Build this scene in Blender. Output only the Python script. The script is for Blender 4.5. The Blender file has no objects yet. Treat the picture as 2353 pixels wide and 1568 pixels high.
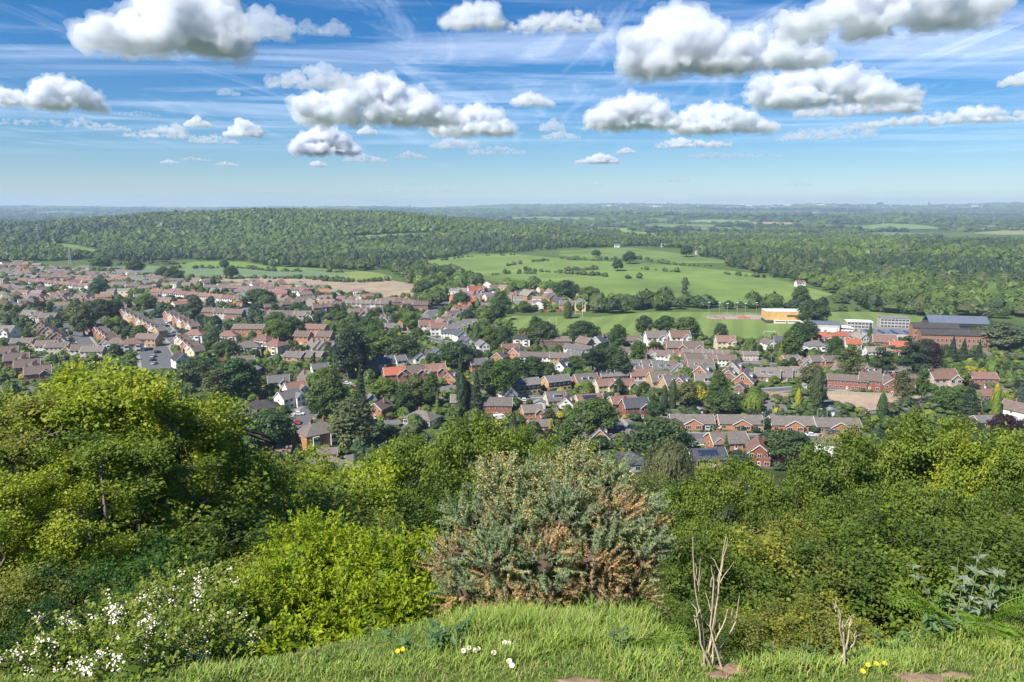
import bpy, bmesh, math, random
import numpy as np
from mathutils import Vector, Matrix
random.seed(11)
rg = np.random.default_rng(11)
SC = bpy.context.scene
COL = SC.collection
F, CX, CY = 1699.5, 1176.5, 784.0        # focal length and centre, in units of a 2353 x 1568 picture
PITCH = math.radians(10.34)
CAMZ = 84.0
cp, sp = math.cos(PITCH), math.sin(PITCH)

# ------------------------------------------------------------------ numbers
def ss(a, b, x):
    t = np.clip((x - a) / (b - a), 0, 1)
    return t * t * (3 - 2 * t)

def vnoise(x, y, seed=0):
    x = np.asarray(x, float); y = np.asarray(y, float)
    ix = np.floor(x).astype(np.int64); iy = np.floor(y).astype(np.int64)
    fx = x - ix; fy = y - iy
    fx = fx * fx * (3 - 2 * fx); fy = fy * fy * (3 - 2 * fy)
    def h(a, b):
        n = (a * 374761393 + b * 668265263 + seed * 144665 + 1013) & 0x7fffffff
        n = ((n ^ (n >> 13)) * 1274126177) & 0x7fffffff
        return ((n ^ (n >> 16)) & 0xffff) / 65535.0
    return (h(ix, iy) * (1 - fx) + h(ix + 1, iy) * fx) * (1 - fy) + (h(ix, iy + 1) * (1 - fx) + h(ix + 1, iy + 1) * fx) * fy

def fbm(x, y, seed=0, o=4):
    s = 0; a = .5
    for k in range(o):
        s = s + a * vnoise(x * 2 ** k, y * 2 ** k, seed + k); a *= .5
    return s / (1 - .5 ** o)

PY = [-400, -20, 0, 12, 30, 60, 100, 150, 190, 225, 260, 1e6]
PZ = [60, 83.2, 82.4, 74.6, 62, 44, 25, 9, 3.5, 1.0, 0, 0]
EX = [-30, -6, -2.6, -1.5, -.5, .5, .95, 1.25, 1.5, 2.1, 2.6, 3.3, 4.5, 8, 30]
EY = [3.4, 3.6, 4.0, 4.4, 5.5, 6.1, 5.6, 4.5, 4.25, 4.35, 4.7, 5.1, 5.6, 6, 6.5]
HX = [-4000, -2600, -1385, -1150, -970, -700, -325, -150, 30, 180, 400, 800]
HZ = [14, 16, 24, 38, 54, 62, 54, 37, 24, 10, 3, 0]
RA = np.array([-900, 0, 300, 500, 860, 1000, 1176, 1400, 1600, 1750, 1850, 2000, 2100, 2200, 2300, 2353, 3200])
RV = np.array([471, 473, 474.5, 475.5, 473.5, 476, 470, 468, 469, 472, 468.5, 471, 472, 469, 465, 467, 470])

def hgt(X, Y):
    X = np.asarray(X, float); Y = np.asarray(Y, float)
    g = np.interp(Y, PY, PZ)
    ye = np.interp(X, EX, EY)
    ze = CAMZ - 1.6 - .3 * ye
    t = np.clip((Y - ye) / np.maximum(12 - ye, .1), 0, 1)
    near = np.where(Y < ye, CAMZ - 1.6 - .3 * Y, ze + (np.interp(12., PY, PZ) - ze) * t)
    near = near + .05 * (fbm(X * 1.3, Y * 1.3, 5) - .5)
    g = np.where((Y < 12) & (Y > -2), near, np.where(Y <= -2, CAMZ - 1.0 + .1 * (Y + 2), g))
    g = g + ss(14, 40, Y) * 3 * (fbm(X / 40, Y / 40, 3) - .5) * (1 - ss(200, 300, Y))
    # undulating village and farmland
    g = g + ss(250, 500, Y) * 4 * (fbm(X / 260, Y / 260, 9) - .5)
    g = g + ss(700, 1200, Y) * ss(-100, 150, X) * (1 - ss(1000, 1500, X)) * 9 * (1 - ss(1300, 1800, Y))
    hill = np.interp(X * 2000 / np.maximum(Y, 900) * .6 + X * .4, HX, HZ)
    g = g + hill * ss(1280, 2050, Y) * (1 - ss(2300, 3000, Y)) * (.86 + .28 * fbm(X / 300, Y / 300, 21))
    g = g + 34 * np.exp(-((X - 640) / 560) ** 2) * ss(3400, 4500, Y) * (1 - ss(4900, 5800, Y))
    g = g + 24 * np.exp(-((X - 1750) / 900) ** 2) * ss(3000, 4000, Y) * (1 - ss(4200, 5000, Y))
    a = X / np.maximum(Y, 1) * F + CX
    rv = np.interp(a, RA, RV)
    top = 84 + (474 - rv) * 5.9 + 9 * (fbm(a / 60, Y * 0 + 2, 31, 3) - .5) - 6
    g = g + top * ss(5600, 9600, Y) * (.8 + .2 * ss(8000, 9600, Y)) + ss(2500, 5000, Y) * 14 * (fbm(X / 900, Y / 900, 41, 3) - .5) * (1 - ss(8500, 9600, Y))
    g = g - 60 * ss(10500, 14000, Y)
    return g

def ray(px, py):
    a = (px - CX) / F; b = (CY - py) / F
    return a, cp + b * sp, -sp + b * cp

def at(px, py, lift=0., far=13000.):
    """ground point seen at a pixel (lift: height above the ground of the point seen)"""
    dx, dy, dz = ray(px, py)
    ts = np.geomspace(2. if lift <= 0 else 150., far, 220)
    for _ in range(4):
        neg = CAMZ + dz * ts - (hgt(dx * ts, dy * ts) + lift) < 0
        k = int(np.argmax(neg)) if neg.any() else len(ts) - 1
        lo, hi = ts[max(k - 1, 0)], ts[k]; ts = np.linspace(lo, hi, 18)
    X, Y = dx * hi, dy * hi
    return Vector((X, Y, float(hgt(X, Y))))

def at_many(px, py, lift=0., far=13000.):
    px = np.asarray(px, float)[:, None]; py = np.asarray(py, float)[:, None]
    dx, dy, dz = ray(px, py); n = len(px); r = np.arange(n)
    ts = np.broadcast_to(np.geomspace(2., far, 110), (n, 110))
    for _ in range(4):
        neg = CAMZ + dz * ts - (hgt(dx * ts, dy * ts) + lift) < 0
        k = np.where(neg.any(1), neg.argmax(1), ts.shape[1] - 1)
        lo, hi = ts[r, np.maximum(k - 1, 0)], ts[r, k]
        ts = lo[:, None] + (hi - lo)[:, None] * np.linspace(0, 1, 12)
    X = dx[:, 0] * hi; Y = dy[:, 0] * hi
    return np.column_stack([X, Y, hgt(X, Y)])

def proj(X, Y, Z):
    X = np.asarray(X, float); Y = np.asarray(Y, float); Z = np.asarray(Z, float) - CAMZ
    d = Y * cp - Z * sp
    u = Y * sp + Z * cp
    return CX + F * X / np.maximum(d, 1e-6), CY - F * u / np.maximum(d, 1e-6), d

def inpoly(x, y, poly):
    x = np.asarray(x, float); y = np.asarray(y, float)
    r = np.zeros(x.shape, bool); n = len(poly); j = n - 1
    for i in range(n):
        xi, yi = poly[i]; xj, yj = poly[j]
        c = ((yi > y) != (yj > y)) & (x < (xj - xi) * (y - yi) / (yj - yi + 1e-12) + xi)
        r ^= c; j = i
    return r

# ------------------------------------------------------------------ meshes
def mesh_np(name, V, Fc, mats, fattr=None, fcol=None, smooth=False, matidx=None):
    """V (n,3); Fc (m,k) array or a list of such arrays"""
    me = bpy.data.meshes.new(name)
    if not isinstance(Fc, list): Fc = [Fc]
    Fc = [np.asarray(f, np.int32) for f in Fc if len(f)]
    V = np.asarray(V, np.float32)
    me.vertices.add(len(V)); me.vertices.foreach_set('co', V.ravel())
    nl = sum(f.size for f in Fc); nf = sum(len(f) for f in Fc)
    me.loops.add(nl); me.polygons.add(nf)
    me.loops.foreach_set('vertex_index', np.concatenate([f.ravel() for f in Fc]))
    tot = np.concatenate([np.full(len(f), f.shape[1], np.int32) for f in Fc])
    me.polygons.foreach_set('loop_start', np.concatenate([[0], np.cumsum(tot)[:-1]]).astype(np.int32))
    if matidx is not None: me.polygons.foreach_set('material_index', np.asarray(matidx, np.int32))
    me.polygons.foreach_set('use_smooth', np.full(nf, bool(smooth)))
    if fattr is not None:
        a = me.attributes.new('tint', 'FLOAT', 'FACE'); a.data.foreach_set('value', np.asarray(fattr, np.float32))
    if fcol is not None:
        a = me.attributes.new('Col', 'FLOAT_COLOR', 'FACE')
        c = np.ones((nf, 4), np.float32); c[:, :3] = fcol
        a.data.foreach_set('color', c.ravel())
    me.update(calc_edges=True)
    for m in (mats if isinstance(mats, (list, tuple)) else [mats]): me.materials.append(m)
    return me

def ob(name, me, parent=None, loc=None, color=None):
    o = bpy.data.objects.new(name, me); COL.objects.link(o)
    if parent is not None:
        o.parent = parent; KIDS.setdefault(parent.name, []).append(o)
    if loc is not None: o.location = loc
    if color is not None: o.color = (*color, 1)
    return o

def empty(name, loc=(0, 0, 0), rz=0, s=1):
    o = bpy.data.objects.new(name, None); COL.objects.link(o)
    o.location = loc; o.rotation_euler = (0, 0, rz); o.scale = (s, s, s) if not isinstance(s, tuple) else s
    o.empty_display_size = .1
    return o

def tag(o, label=None, cat=None, group=None, kind=None):
    if label: o['label'] = label
    if cat: o['category'] = cat
    if group: o['group'] = group
    if kind: o['kind'] = kind
    return o

KIDS = {}                       # object name -> its children, kept by hand because asking Blender is slow
def kids(o): return KIDS.get(o.name, [])
def copy_tree(o, parent=None):
    c = o.copy(); COL.objects.link(c); c.parent = parent
    if parent is not None: KIDS.setdefault(parent.name, []).append(c)
    for ch in kids(o): copy_tree(ch, c)
    return c

class MB:
    """collects polygons with a material index each, and links them as one mesh"""
    def __init__(s): s.v = []; s.f = []; s.m = []
    def poly(s, pts, m=0):
        i = len(s.v); s.v += [tuple(p) for p in pts]; s.f.append(tuple(range(i, i + len(pts)))); s.m.append(m)
    def box(s, x0, x1, y0, y1, z0, z1, m=0, rz=0, c=(0, 0)):
        P = [(x0, y0, z0), (x1, y0, z0), (x1, y1, z0), (x0, y1, z0), (x0, y0, z1), (x1, y0, z1), (x1, y1, z1), (x0, y1, z1)]
        if rz:
            ca, sa = math.cos(rz), math.sin(rz)
            P = [(c[0] + (x - c[0]) * ca - (y - c[1]) * sa, c[1] + (x - c[0]) * sa + (y - c[1]) * ca, z) for x, y, z in P]
        i = len(s.v); s.v += P
        for f in ((0, 3, 2, 1), (4, 5, 6, 7), (0, 1, 5, 4), (1, 2, 6, 5), (2, 3, 7, 6), (3, 0, 4, 7)):
            s.f.append(tuple(i + k for k in f)); s.m.append(m)
    def hexa(s, P, m=0):
        i = len(s.v); s.v += [tuple(p) for p in P]
        for f in ((0, 3, 2, 1), (4, 5, 6, 7), (0, 1, 5, 4), (1, 2, 6, 5), (2, 3, 7, 6), (3, 0, 4, 7)):
            s.f.append(tuple(i + k for k in f)); s.m.append(m)
    def tube(s, p0, p1, r0, r1, n=6, m=0, caps=True):
        p0, p1 = Vector(p0), Vector(p1); d = (p1 - p0).normalized()
        a = d.orthogonal().normalized(); b = d.cross(a)
        i = len(s.v)
        for p, r in ((p0, r0), (p1, r1)):
            for k in range(n):
                t = 2 * math.pi * k / n; s.v.append(tuple(p + (a * math.cos(t) + b * math.sin(t)) * r))
        for k in range(n):
            s.f.append((i + k, i + (k + 1) % n, i + n + (k + 1) % n, i + n + k)); s.m.append(m)
        if caps:
            s.f.append(tuple(i + n + k for k in range(n))); s.m.append(m)
            s.f.append(tuple(i + n - 1 - k for k in range(n))); s.m.append(m)
    def prism(s, pts, axis, a0, a1, m=0, mcap=None):
        """extrude a 2D outline: axis 'x' (pts are y,z) or 'y' (pts are x,z)"""
        n = len(pts); i = len(s.v)
        for a in (a0, a1):
            for u, z in pts: s.v.append((a, u, z) if axis == 'x' else (u, a, z))
        for k in range(n):
            s.f.append((i + k, i + (k + 1) % n, i + n + (k + 1) % n, i + n + k)); s.m.append(m)
        s.f.append(tuple(i + k for k in range(n))[::-1]); s.m.append(m if mcap is None else mcap)
        s.f.append(tuple(i + n + k for k in range(n))); s.m.append(m if mcap is None else mcap)
    def mesh(s, name, mats, smooth=False):
        me = bpy.data.meshes.new(name); me.from_pydata(s.v, [], s.f)
        for m in (mats if isinstance(mats, (list, tuple)) else [mats]): me.materials.append(m)
        me.polygons.foreach_set('material_index', s.m)
        if smooth: me.polygons.foreach_set('use_smooth', [True] * len(s.f))
        bm = bmesh.new(); bm.from_mesh(me); bmesh.ops.recalc_face_normals(bm, faces=bm.faces); bm.to_mesh(me); bm.free()
        me.update(); return me
    def build(s, name, mats, parent=None, loc=None, color=None, smooth=False):
        return ob(name, s.mesh(name, mats, smooth), parent, loc, color)

# ------------------------------------------------------------------ materials
def mat(name):
    m = bpy.data.materials.new(name); m.use_nodes = True
    nt = m.node_tree; nt.nodes.clear()
    out = nt.nodes.new('ShaderNodeOutputMaterial')
    return m, nt, out

def N(nt, t, **kw):
    n = nt.nodes.new(t)
    for k, v in kw.items():
        if k in n.inputs.keys() if hasattr(n.inputs, 'keys') else False: n.inputs[k].default_value = v
        else: setattr(n, k, v)
    return n

def mixc(nt, a, b, fac, bt='MIX'):
    n = nt.nodes.new('ShaderNodeMix'); n.data_type = 'RGBA'; n.blend_type = bt
    for sock, v in ((n.inputs[0], fac), (n.inputs[6], a), (n.inputs[7], b)):
        if hasattr(v, 'is_output'): nt.links.new(v, sock)
        elif isinstance(v, (tuple, list)): sock.default_value = (*v[:3], 1)
        else: sock.default_value = v
    return n.outputs[2]

def noise_tex(nt, scale, detail=4, rough=.55, coord='Object', vec=None, dist=0):
    t = nt.nodes.new('ShaderNodeTexNoise'); t.inputs['Scale'].default_value = scale
    t.inputs['Detail'].default_value = detail; t.inputs['Roughness'].default_value = rough; t.inputs['Distortion'].default_value = dist
    if vec is None:
        c = nt.nodes.new('ShaderNodeTexCoord'); vec = c.outputs[coord]
    nt.links.new(vec, t.inputs['Vector'])
    return t.outputs['Fac']

def ramp(nt, src, pts):
    r = nt.nodes.new('ShaderNodeValToRGB'); e = r.color_ramp.elements
    while len(e) > 1: e.remove(e[-1])
    e[0].position = pts[0][0]; e[0].color = (*pts[0][1], 1)
    for p, c in pts[1:]:
        k = e.new(p); k.color = (*c, 1)
    nt.links.new(src, r.inputs[0]); return r.outputs[0]

def g3(v): return (v, v, v)

def surf(name, base, rough=.85, var=.25, scale=1.0, use_obj=True, spec=.3, bump=0, stripe=None):
    """matt surface: object colour (or base) broken up by noise"""
    m, nt, out = mat(name)
    p = nt.nodes.new('ShaderNodeBsdfPrincipled'); p.inputs['Roughness'].default_value = rough
    p.inputs['Specular IOR Level'].default_value = spec
    if use_obj:
        oi = nt.nodes.new('ShaderNodeObjectInfo'); c = oi.outputs['Color']
    else:
        rgb = nt.nodes.new('ShaderNodeRGB'); rgb.outputs[0].default_value = (*base, 1); c = rgb.outputs[0]
    f = noise_tex(nt, scale, 5, .65)
    k = ramp(nt, f, [(.3, g3(1 - var)), (.7, g3(1 + var * .6))])
    c = mixc(nt, c, k, 1.0, 'MULTIPLY')
    if stripe:
        tc = nt.nodes.new('ShaderNodeTexCoord')
        b = nt.nodes.new('ShaderNodeTexBrick'); b.inputs['Scale'].default_value = 1
        b.inputs['Brick Width'].default_value = stripe[0]; b.inputs['Row Height'].default_value = stripe[1]
        b.inputs['Mortar Size'].default_value = stripe[2]
        b.inputs['Color1'].default_value = (1, 1, 1, 1); b.inputs['Color2'].default_value = (.8, .78, .76, 1); b.inputs['Mortar'].default_value = (*g3(stripe[3]), 1)
        sx = nt.nodes.new('ShaderNodeSeparateXYZ'); nt.links.new(tc.outputs['Object'], sx.inputs[0])
        ad = nt.nodes.new('ShaderNodeMath'); ad.operation = 'ADD'; nt.links.new(sx.outputs[0], ad.inputs[0]); nt.links.new(sx.outputs[1], ad.inputs[1])
        cx = nt.nodes.new('ShaderNodeCombineXYZ'); nt.links.new(ad.outputs[0], cx.inputs[0]); nt.links.new(sx.outputs[2], cx.inputs[1])
        nt.links.new(cx.outputs[0], b.inputs['Vector'])
        c = mixc(nt, c, b.outputs['Color'], .8, 'MULTIPLY')
    nt.links.new(c, p.inputs['Base Color'])
    if bump:
        bp = nt.nodes.new('ShaderNodeBump'); bp.inputs['Strength'].default_value = bump
        nt.links.new(f, bp.inputs['Height']); nt.links.new(bp.outputs[0], p.inputs['Normal'])
    nt.links.new(p.outputs[0], out.inputs[0]); return m

def leafmat(name, src='obj', trans=.3, rough=.5, sat=None):
    """foliage: colour from the object or the face colour, each leaf a little different"""
    m, nt, out = mat(name)
    if src == 'obj': c = nt.nodes.new('ShaderNodeObjectInfo').outputs['Color']
    else:
        a = nt.nodes.new('ShaderNodeAttribute'); a.attribute_name = 'Col'; c = a.outputs['Color']
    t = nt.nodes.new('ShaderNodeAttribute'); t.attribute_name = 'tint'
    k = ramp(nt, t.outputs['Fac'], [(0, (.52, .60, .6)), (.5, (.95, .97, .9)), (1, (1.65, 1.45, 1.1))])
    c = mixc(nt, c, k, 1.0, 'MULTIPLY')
    p = nt.nodes.new('ShaderNodeBsdfPrincipled'); p.inputs['Roughness'].default_value = rough; p.inputs['Specular IOR Level'].default_value = .25
    nt.links.new(c, p.inputs['Base Color'])
    tr = nt.nodes.new('ShaderNodeBsdfTranslucent')
    c2 = mixc(nt, c, (1.15, 1.3, .55), 1.0, 'MULTIPLY'); nt.links.new(c2, tr.inputs[0])
    mx = nt.nodes.new('ShaderNodeMixShader'); mx.inputs[0].default_value = trans
    nt.links.new(p.outputs[0], mx.inputs[1]); nt.links.new(tr.outputs[0], mx.inputs[2]); nt.links.new(mx.outputs[0], out.inputs[0])
    return m

M = {}
M['brick'] = surf('brick', None, .9, .22, 1.2, stripe=(.9, .3, .03, .8))
M['render'] = surf('render', None, .9, .08, .8)
M['tiles'] = surf('roof_tiles', None, .85, .3, 1.1, stripe=(.5, .34, .05, .6))
M['trim'] = surf('white_trim', (.74, .74, .72), .6, .06, 2, use_obj=False)
M['glass'] = surf('window_glass', (.03, .038, .045), .12, .3, .5, use_obj=False, spec=.7)
M['pot'] = surf('chimney_pot', (.36, .13, .07), .9, .2, 3, use_obj=False)
M['leaf'] = leafmat('foliage')
M['leafc'] = leafmat('foliage_massed', 'col', .22)
M['bark'] = surf('bark', (.11, .085, .06), .95, .45, 9, use_obj=False)
M['twig'] = surf('pale_twig', (.15, .125, .095), .9, .4, 14, use_obj=False)
M['metal'] = surf('painted_metal', (.32, .34, .33), .5, .12, 3, use_obj=False)
M['paint'] = surf('paint', None, .35, .06, 2, spec=.5)
M['carpaint'] = surf('car_paint', None, .22, .03, 2, spec=.6)
M['rubber'] = surf('rubber', (.02, .02, .02), .8, .2, 5, use_obj=False)
M['fence'] = surf('fence_wood', None, .9, .3, 1.4, stripe=(.15, 5, .02, .6))

m_, nt_, out_ = mat('house_massed'); a_ = nt_.nodes.new('ShaderNodeAttribute'); a_.attribute_name = 'Col'; p_ = nt_.nodes.new('ShaderNodeBsdfPrincipled'); p_.inputs['Roughness'].default_value = .85
nt_.links.new(mixc(nt_, a_.outputs['Color'], ramp(nt_, noise_tex(nt_, 1.3), [(.3, g3(.8)), (.7, g3(1.15))]), 1, 'MULTIPLY'), p_.inputs['Base Color']); nt_.links.new(p_.outputs[0], out_.inputs[0]); M['housec'] = m_

# things to label from what stands next to them: (object, description, category, group, pixel)
TODO = []
# ================================================================== camera, sun, sky
cam = bpy.data.cameras.new('camera'); co = bpy.data.objects.new('camera', cam); COL.objects.link(co); SC.camera = co
cam.sensor_width = 36; cam.lens = F / 2353 * 36; cam.clip_start = .1; cam.clip_end = 200000
co.location = (0, 0, CAMZ); co.rotation_euler = (math.pi / 2 - PITCH, 0, 0)

SUN_EL, SUN_AZ = math.radians(47), math.radians(228)      # azimuth clockwise from +Y: behind the camera, to its left
sv = Vector((math.sin(SUN_AZ) * math.cos(SUN_EL), math.cos(SUN_AZ) * math.cos(SUN_EL), math.sin(SUN_EL)))
sl = bpy.data.lights.new('sun', 'SUN'); so = bpy.data.objects.new('sun', sl); COL.objects.link(so)
sl.energy = 5.0; sl.angle = math.radians(.5); sl.color = (1, .955, .88)
so.rotation_euler = sv.to_track_quat('Z', 'Y').to_euler(); so.location = (0, 0, 300)

w = bpy.data.worlds.new('World'); SC.world = w; w.use_nodes = True
nt = w.node_tree; nt.nodes.clear()
sky = nt.nodes.new('ShaderNodeTexSky'); sky.sky_type = 'NISHITA'; sky.sun_disc = False
sky.sun_elevation = SUN_EL; sky.sun_rotation = SUN_AZ; sky.altitude = 150
sky.air_density = 1.0; sky.dust_density = 0; sky.ozone_density = 3
hs = nt.nodes.new('ShaderNodeHueSaturation'); hs.inputs['Saturation'].default_value = 1.28; hs.inputs['Value'].default_value = .95
bg = nt.nodes.new('ShaderNodeBackground'); bg.inputs[1].default_value = .064
wo = nt.nodes.new('ShaderNodeOutputWorld')
tn = mixc(nt, sky.outputs[0], (.74, .86, 1.04), 1, 'MULTIPLY'); nt.links.new(tn, hs.inputs['Color']); nt.links.new(hs.outputs[0], bg.inputs[0]); nt.links.new(bg.outputs[0], wo.inputs[0])

SC.view_settings.view_transform = 'Standard'; SC.view_settings.look = 'None'; SC.view_settings.gamma = 1
SC.view_settings.exposure = .78; SC.view_settings.use_curve_mapping = False
cy = SC.cycles
cy.max_bounces = 12; cy.diffuse_bounces = 3; cy.glossy_bounces = 2; cy.transmission_bounces = 3; cy.volume_bounces = 10
cy.transparent_max_bounces = 12; cy.caustics_reflective = False; cy.caustics_refractive = False
cy.use_denoising = True
try: cy.denoiser = 'OPENIMAGEDENOISE'
except Exception: pass

# the air between here and the far hills
hm, nt, out = mat('air_haze')
pv = nt.nodes.new('ShaderNodeVolumePrincipled'); pv.inputs['Color'].default_value = (.56, .74, .98, 1)
pv.inputs['Density'].default_value = 0.95e-4; pv.inputs['Anisotropy'].default_value = .0
nt.links.new(pv.outputs[0], out.inputs['Volume'])
b = MB(); b.box(-16000, 16000, -500, 15500, -70, 205)
tag(b.build('haze', hm), kind='stuff')

# ================================================================== ground
VILLAGE = [(0, 612), (60, 605), (130, 622), (250, 622), (420, 640), (520, 652), (700, 655), (790, 672), (960, 690), (1020, 690), (1050, 660), (1110, 655),
           (1340, 690), (1340, 715), (1150, 722), (1150, 748), (1290, 772), (1560, 772), (1830, 775), (1960, 745), (2070, 745), (2300, 750), (2353, 800), (2353, 980), (2353, 1150), (0, 1150)]
C_GRASS = np.array([.100, .150, .030]); C_LITTER = np.array([.050, .055, .026]); C_LAWN = np.array([.070, .105, .030])
C_PAVE = np.array([.17, .16, .15]); C_FIELD = np.array([.085, .125, .035]); C_WOOD = np.array([.035, .055, .02])
seeds = np.column_stack([rg.uniform(-9000, 9000, 2600), rg.uniform(2000, 11500, 2600)])
seed_c = np.array([[.10, .15, .045], [.07, .125, .035], [.13, .17, .05], [.045, .075, .028], [.19, .21, .08], [.05, .085, .03], [.04, .07, .028], [.2, .17, .1], [.11, .16, .06]])[rg.integers(0, 9, 2600)]

def cells(X, Y):
    """nearest field of the far plain, and how near its border"""
    d1 = np.full(X.shape, 1e9); d2 = np.full(X.shape, 1e9); idx = np.zeros(X.shape, int)
    wx = X + 60 * (fbm(X / 200, Y / 200, 60) - .5); wy = Y + 60 * (fbm(X / 200, Y / 200, 70) - .5)
    for k0 in range(0, len(X), 4000):
        s = slice(k0, k0 + 4000)
        sel = (np.abs(seeds[:, 1] - wy[s].mean()) < 1500 + (wy[s].max() - wy[s].min()))
        ii = np.nonzero(sel)[0]
        if len(ii) < 2: continue
        d = np.hypot(wx[s, None] - seeds[None, ii, 0], (wy[s, None] - seeds[None, ii, 1]) * .8)
        o = np.argpartition(d, 1, axis=1)[:, :2]; r = np.arange(len(o))
        a, bb = d[r, o[:, 0]], d[r, o[:, 1]]; sw = bb < a
        d1[s] = np.minimum(a, bb); d2[s] = np.maximum(a, bb); idx[s] = ii[np.where(sw, o[:, 1], o[:, 0])]
    return idx, d2 - d1

def ground_colour(X, Y):
    Z = hgt(X, Y); u, v, _ = proj(X, np.maximum(Y, .5), Z)
    n1 = fbm(X / 6, Y / 6, 80)[:, None]; n2 = fbm(X / 14, Y / 14, 81)[:, None]; n3 = fbm(X / 90, Y / 90, 82)[:, None]
    c = C_FIELD * (.8 + .4 * n3) * np.ones((len(X), 3))
    vil = inpoly(u, v, VILLAGE)[:, None] & (Y[:, None] > 210)
    vc = np.where(n2 > .58, C_PAVE, C_LAWN * (.65 + .7 * n1))
    c = np.where(vil, vc, c)
    slope = (Y < 225)[:, None]
    c = np.where(slope, C_LITTER * (.6 + .8 * n1) + np.where(n2 > .5, 1, 0) * np.array([.0, .02, -.005]), c)
    c = np.where((Y < 9)[:, None], C_GRASS * (.7 + .5 * n1), c)
    far = Y > 2300
    if far.any():
        idx, e = cells(X[far], Y[far]); fc = seed_c[idx] * (.85 + .3 * fbm(X[far] / 80, Y[far] / 80, 83)[:, None])
        fc = np.where((e < 20)[:, None], C_WOOD, fc); t = ss(2300, 2700, Y[far])[:, None]
        c[far] = c[far] * (1 - t) + fc * t
    return np.clip(c, 0, 1)

NA, NR = 560, 820
aa = np.linspace(-1.25, 1.25, NA)
yy = np.concatenate([np.linspace(-60, -3, 12), np.linspace(-2, 1, 12), 1 + (np.geomspace(1, 15000, NR) - 1)])
A, Yg = np.meshgrid(aa, yy); Xg = A * (np.maximum(Yg, 0) + 7 + np.maximum(-Yg, 0) * .3)
xf, yf = Xg.ravel(), Yg.ravel()
zf = hgt(xf, yf)
V = np.column_stack([xf, yf, zf]); nr = len(yy)
i = np.arange(nr - 1)[:, None] * NA + np.arange(NA - 1)[None, :]
Fq = np.stack([i, i + 1, i + NA + 1, i + NA], -1).reshape(-1, 4)
gm, nt, out = mat('ground_cover')
at_ = nt.nodes.new('ShaderNodeAttribute'); at_.attribute_name = 'Col'
p = nt.nodes.new('ShaderNodeBsdfPrincipled'); p.inputs['Roughness'].default_value = 1; p.inputs['Specular IOR Level'].default_value = .1
geo = nt.nodes.new('ShaderNodeNewGeometry')
f1 = noise_tex(nt, 2.5, 8, .7, vec=geo.outputs['Position'])
c = mixc(nt, at_.outputs['Color'], ramp(nt, f1, [(.3, g3(.55)), (.7, g3(1.35))]), 1, 'MULTIPLY')
nt.links.new(c, p.inputs['Base Color']); nt.links.new(p.outputs[0], out.inputs[0])
me = mesh_np('ground', V, Fq, gm, smooth=True)
a = me.attributes.new('Col', 'FLOAT_COLOR', 'POINT'); cc = np.ones((len(V), 4), np.float32); cc[:, :3] = ground_colour(xf, yf)
a.data.foreach_set('color', cc.ravel())
tag(ob('ground', me), kind='structure')

# ------------------------------------------------------------------ fields
def fieldmat(name, var=.22, stripes=0, rot=0., sc=.02):
    m, nt, out = mat(name)
    oi = nt.nodes.new('ShaderNodeObjectInfo'); geo = nt.nodes.new('ShaderNodeNewGeometry')
    f = noise_tex(nt, sc, 8, .62, vec=geo.outputs['Position'])
    c = mixc(nt, oi.outputs['Color'], ramp(nt, f, [(.28, (1 - var, 1 - var, 1 - var * .7)), (.5, (1, 1, 1)), (.72, (1 + var, 1 + var * .8, 1 + var * .5))]), 1, 'MULTIPLY')
    f2 = noise_tex(nt, .6, 5, .7, vec=geo.outputs['Position'])
    c = mixc(nt, c, ramp(nt, f2, [(.3, g3(.82)), (.7, g3(1.16))]), 1, 'MULTIPLY')
    if stripes:
        mp = nt.nodes.new('ShaderNodeMapping'); mp.inputs['Rotation'].default_value = (0, 0, rot); nt.links.new(geo.outputs['Position'], mp.inputs[0])
        wv = nt.nodes.new('ShaderNodeTexWave'); wv.inputs['Scale'].default_value = stripes; wv.inputs['Distortion'].default_value = 1.2; wv.inputs['Detail Scale'].default_value = .3
        nt.links.new(mp.outputs[0], wv.inputs[0])
        c = mixc(nt, c, ramp(nt, wv.outputs['Fac'], [(.3, g3(.9)), (.7, g3(1.07))]), 1, 'MULTIPLY')
    p = nt.nodes.new('ShaderNodeBsdfPrincipled'); p.inputs['Roughness'].default_value = 1; p.inputs['Specular IOR Level'].default_value = .1
    nt.links.new(c, p.inputs['Base Color']); nt.links.new(p.outputs[0], out.inputs[0]); return m
M['pasture'] = fieldmat('pasture_grass', .4, 0, 1.2, .010)
M['mown'] = fieldmat('mown_grass', .12, .02, .3)
M['crop'] = fieldmat('crop', .16, .05, .9)
M['soil'] = fieldmat('bare_soil', .3, 0, 0, .05)

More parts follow.
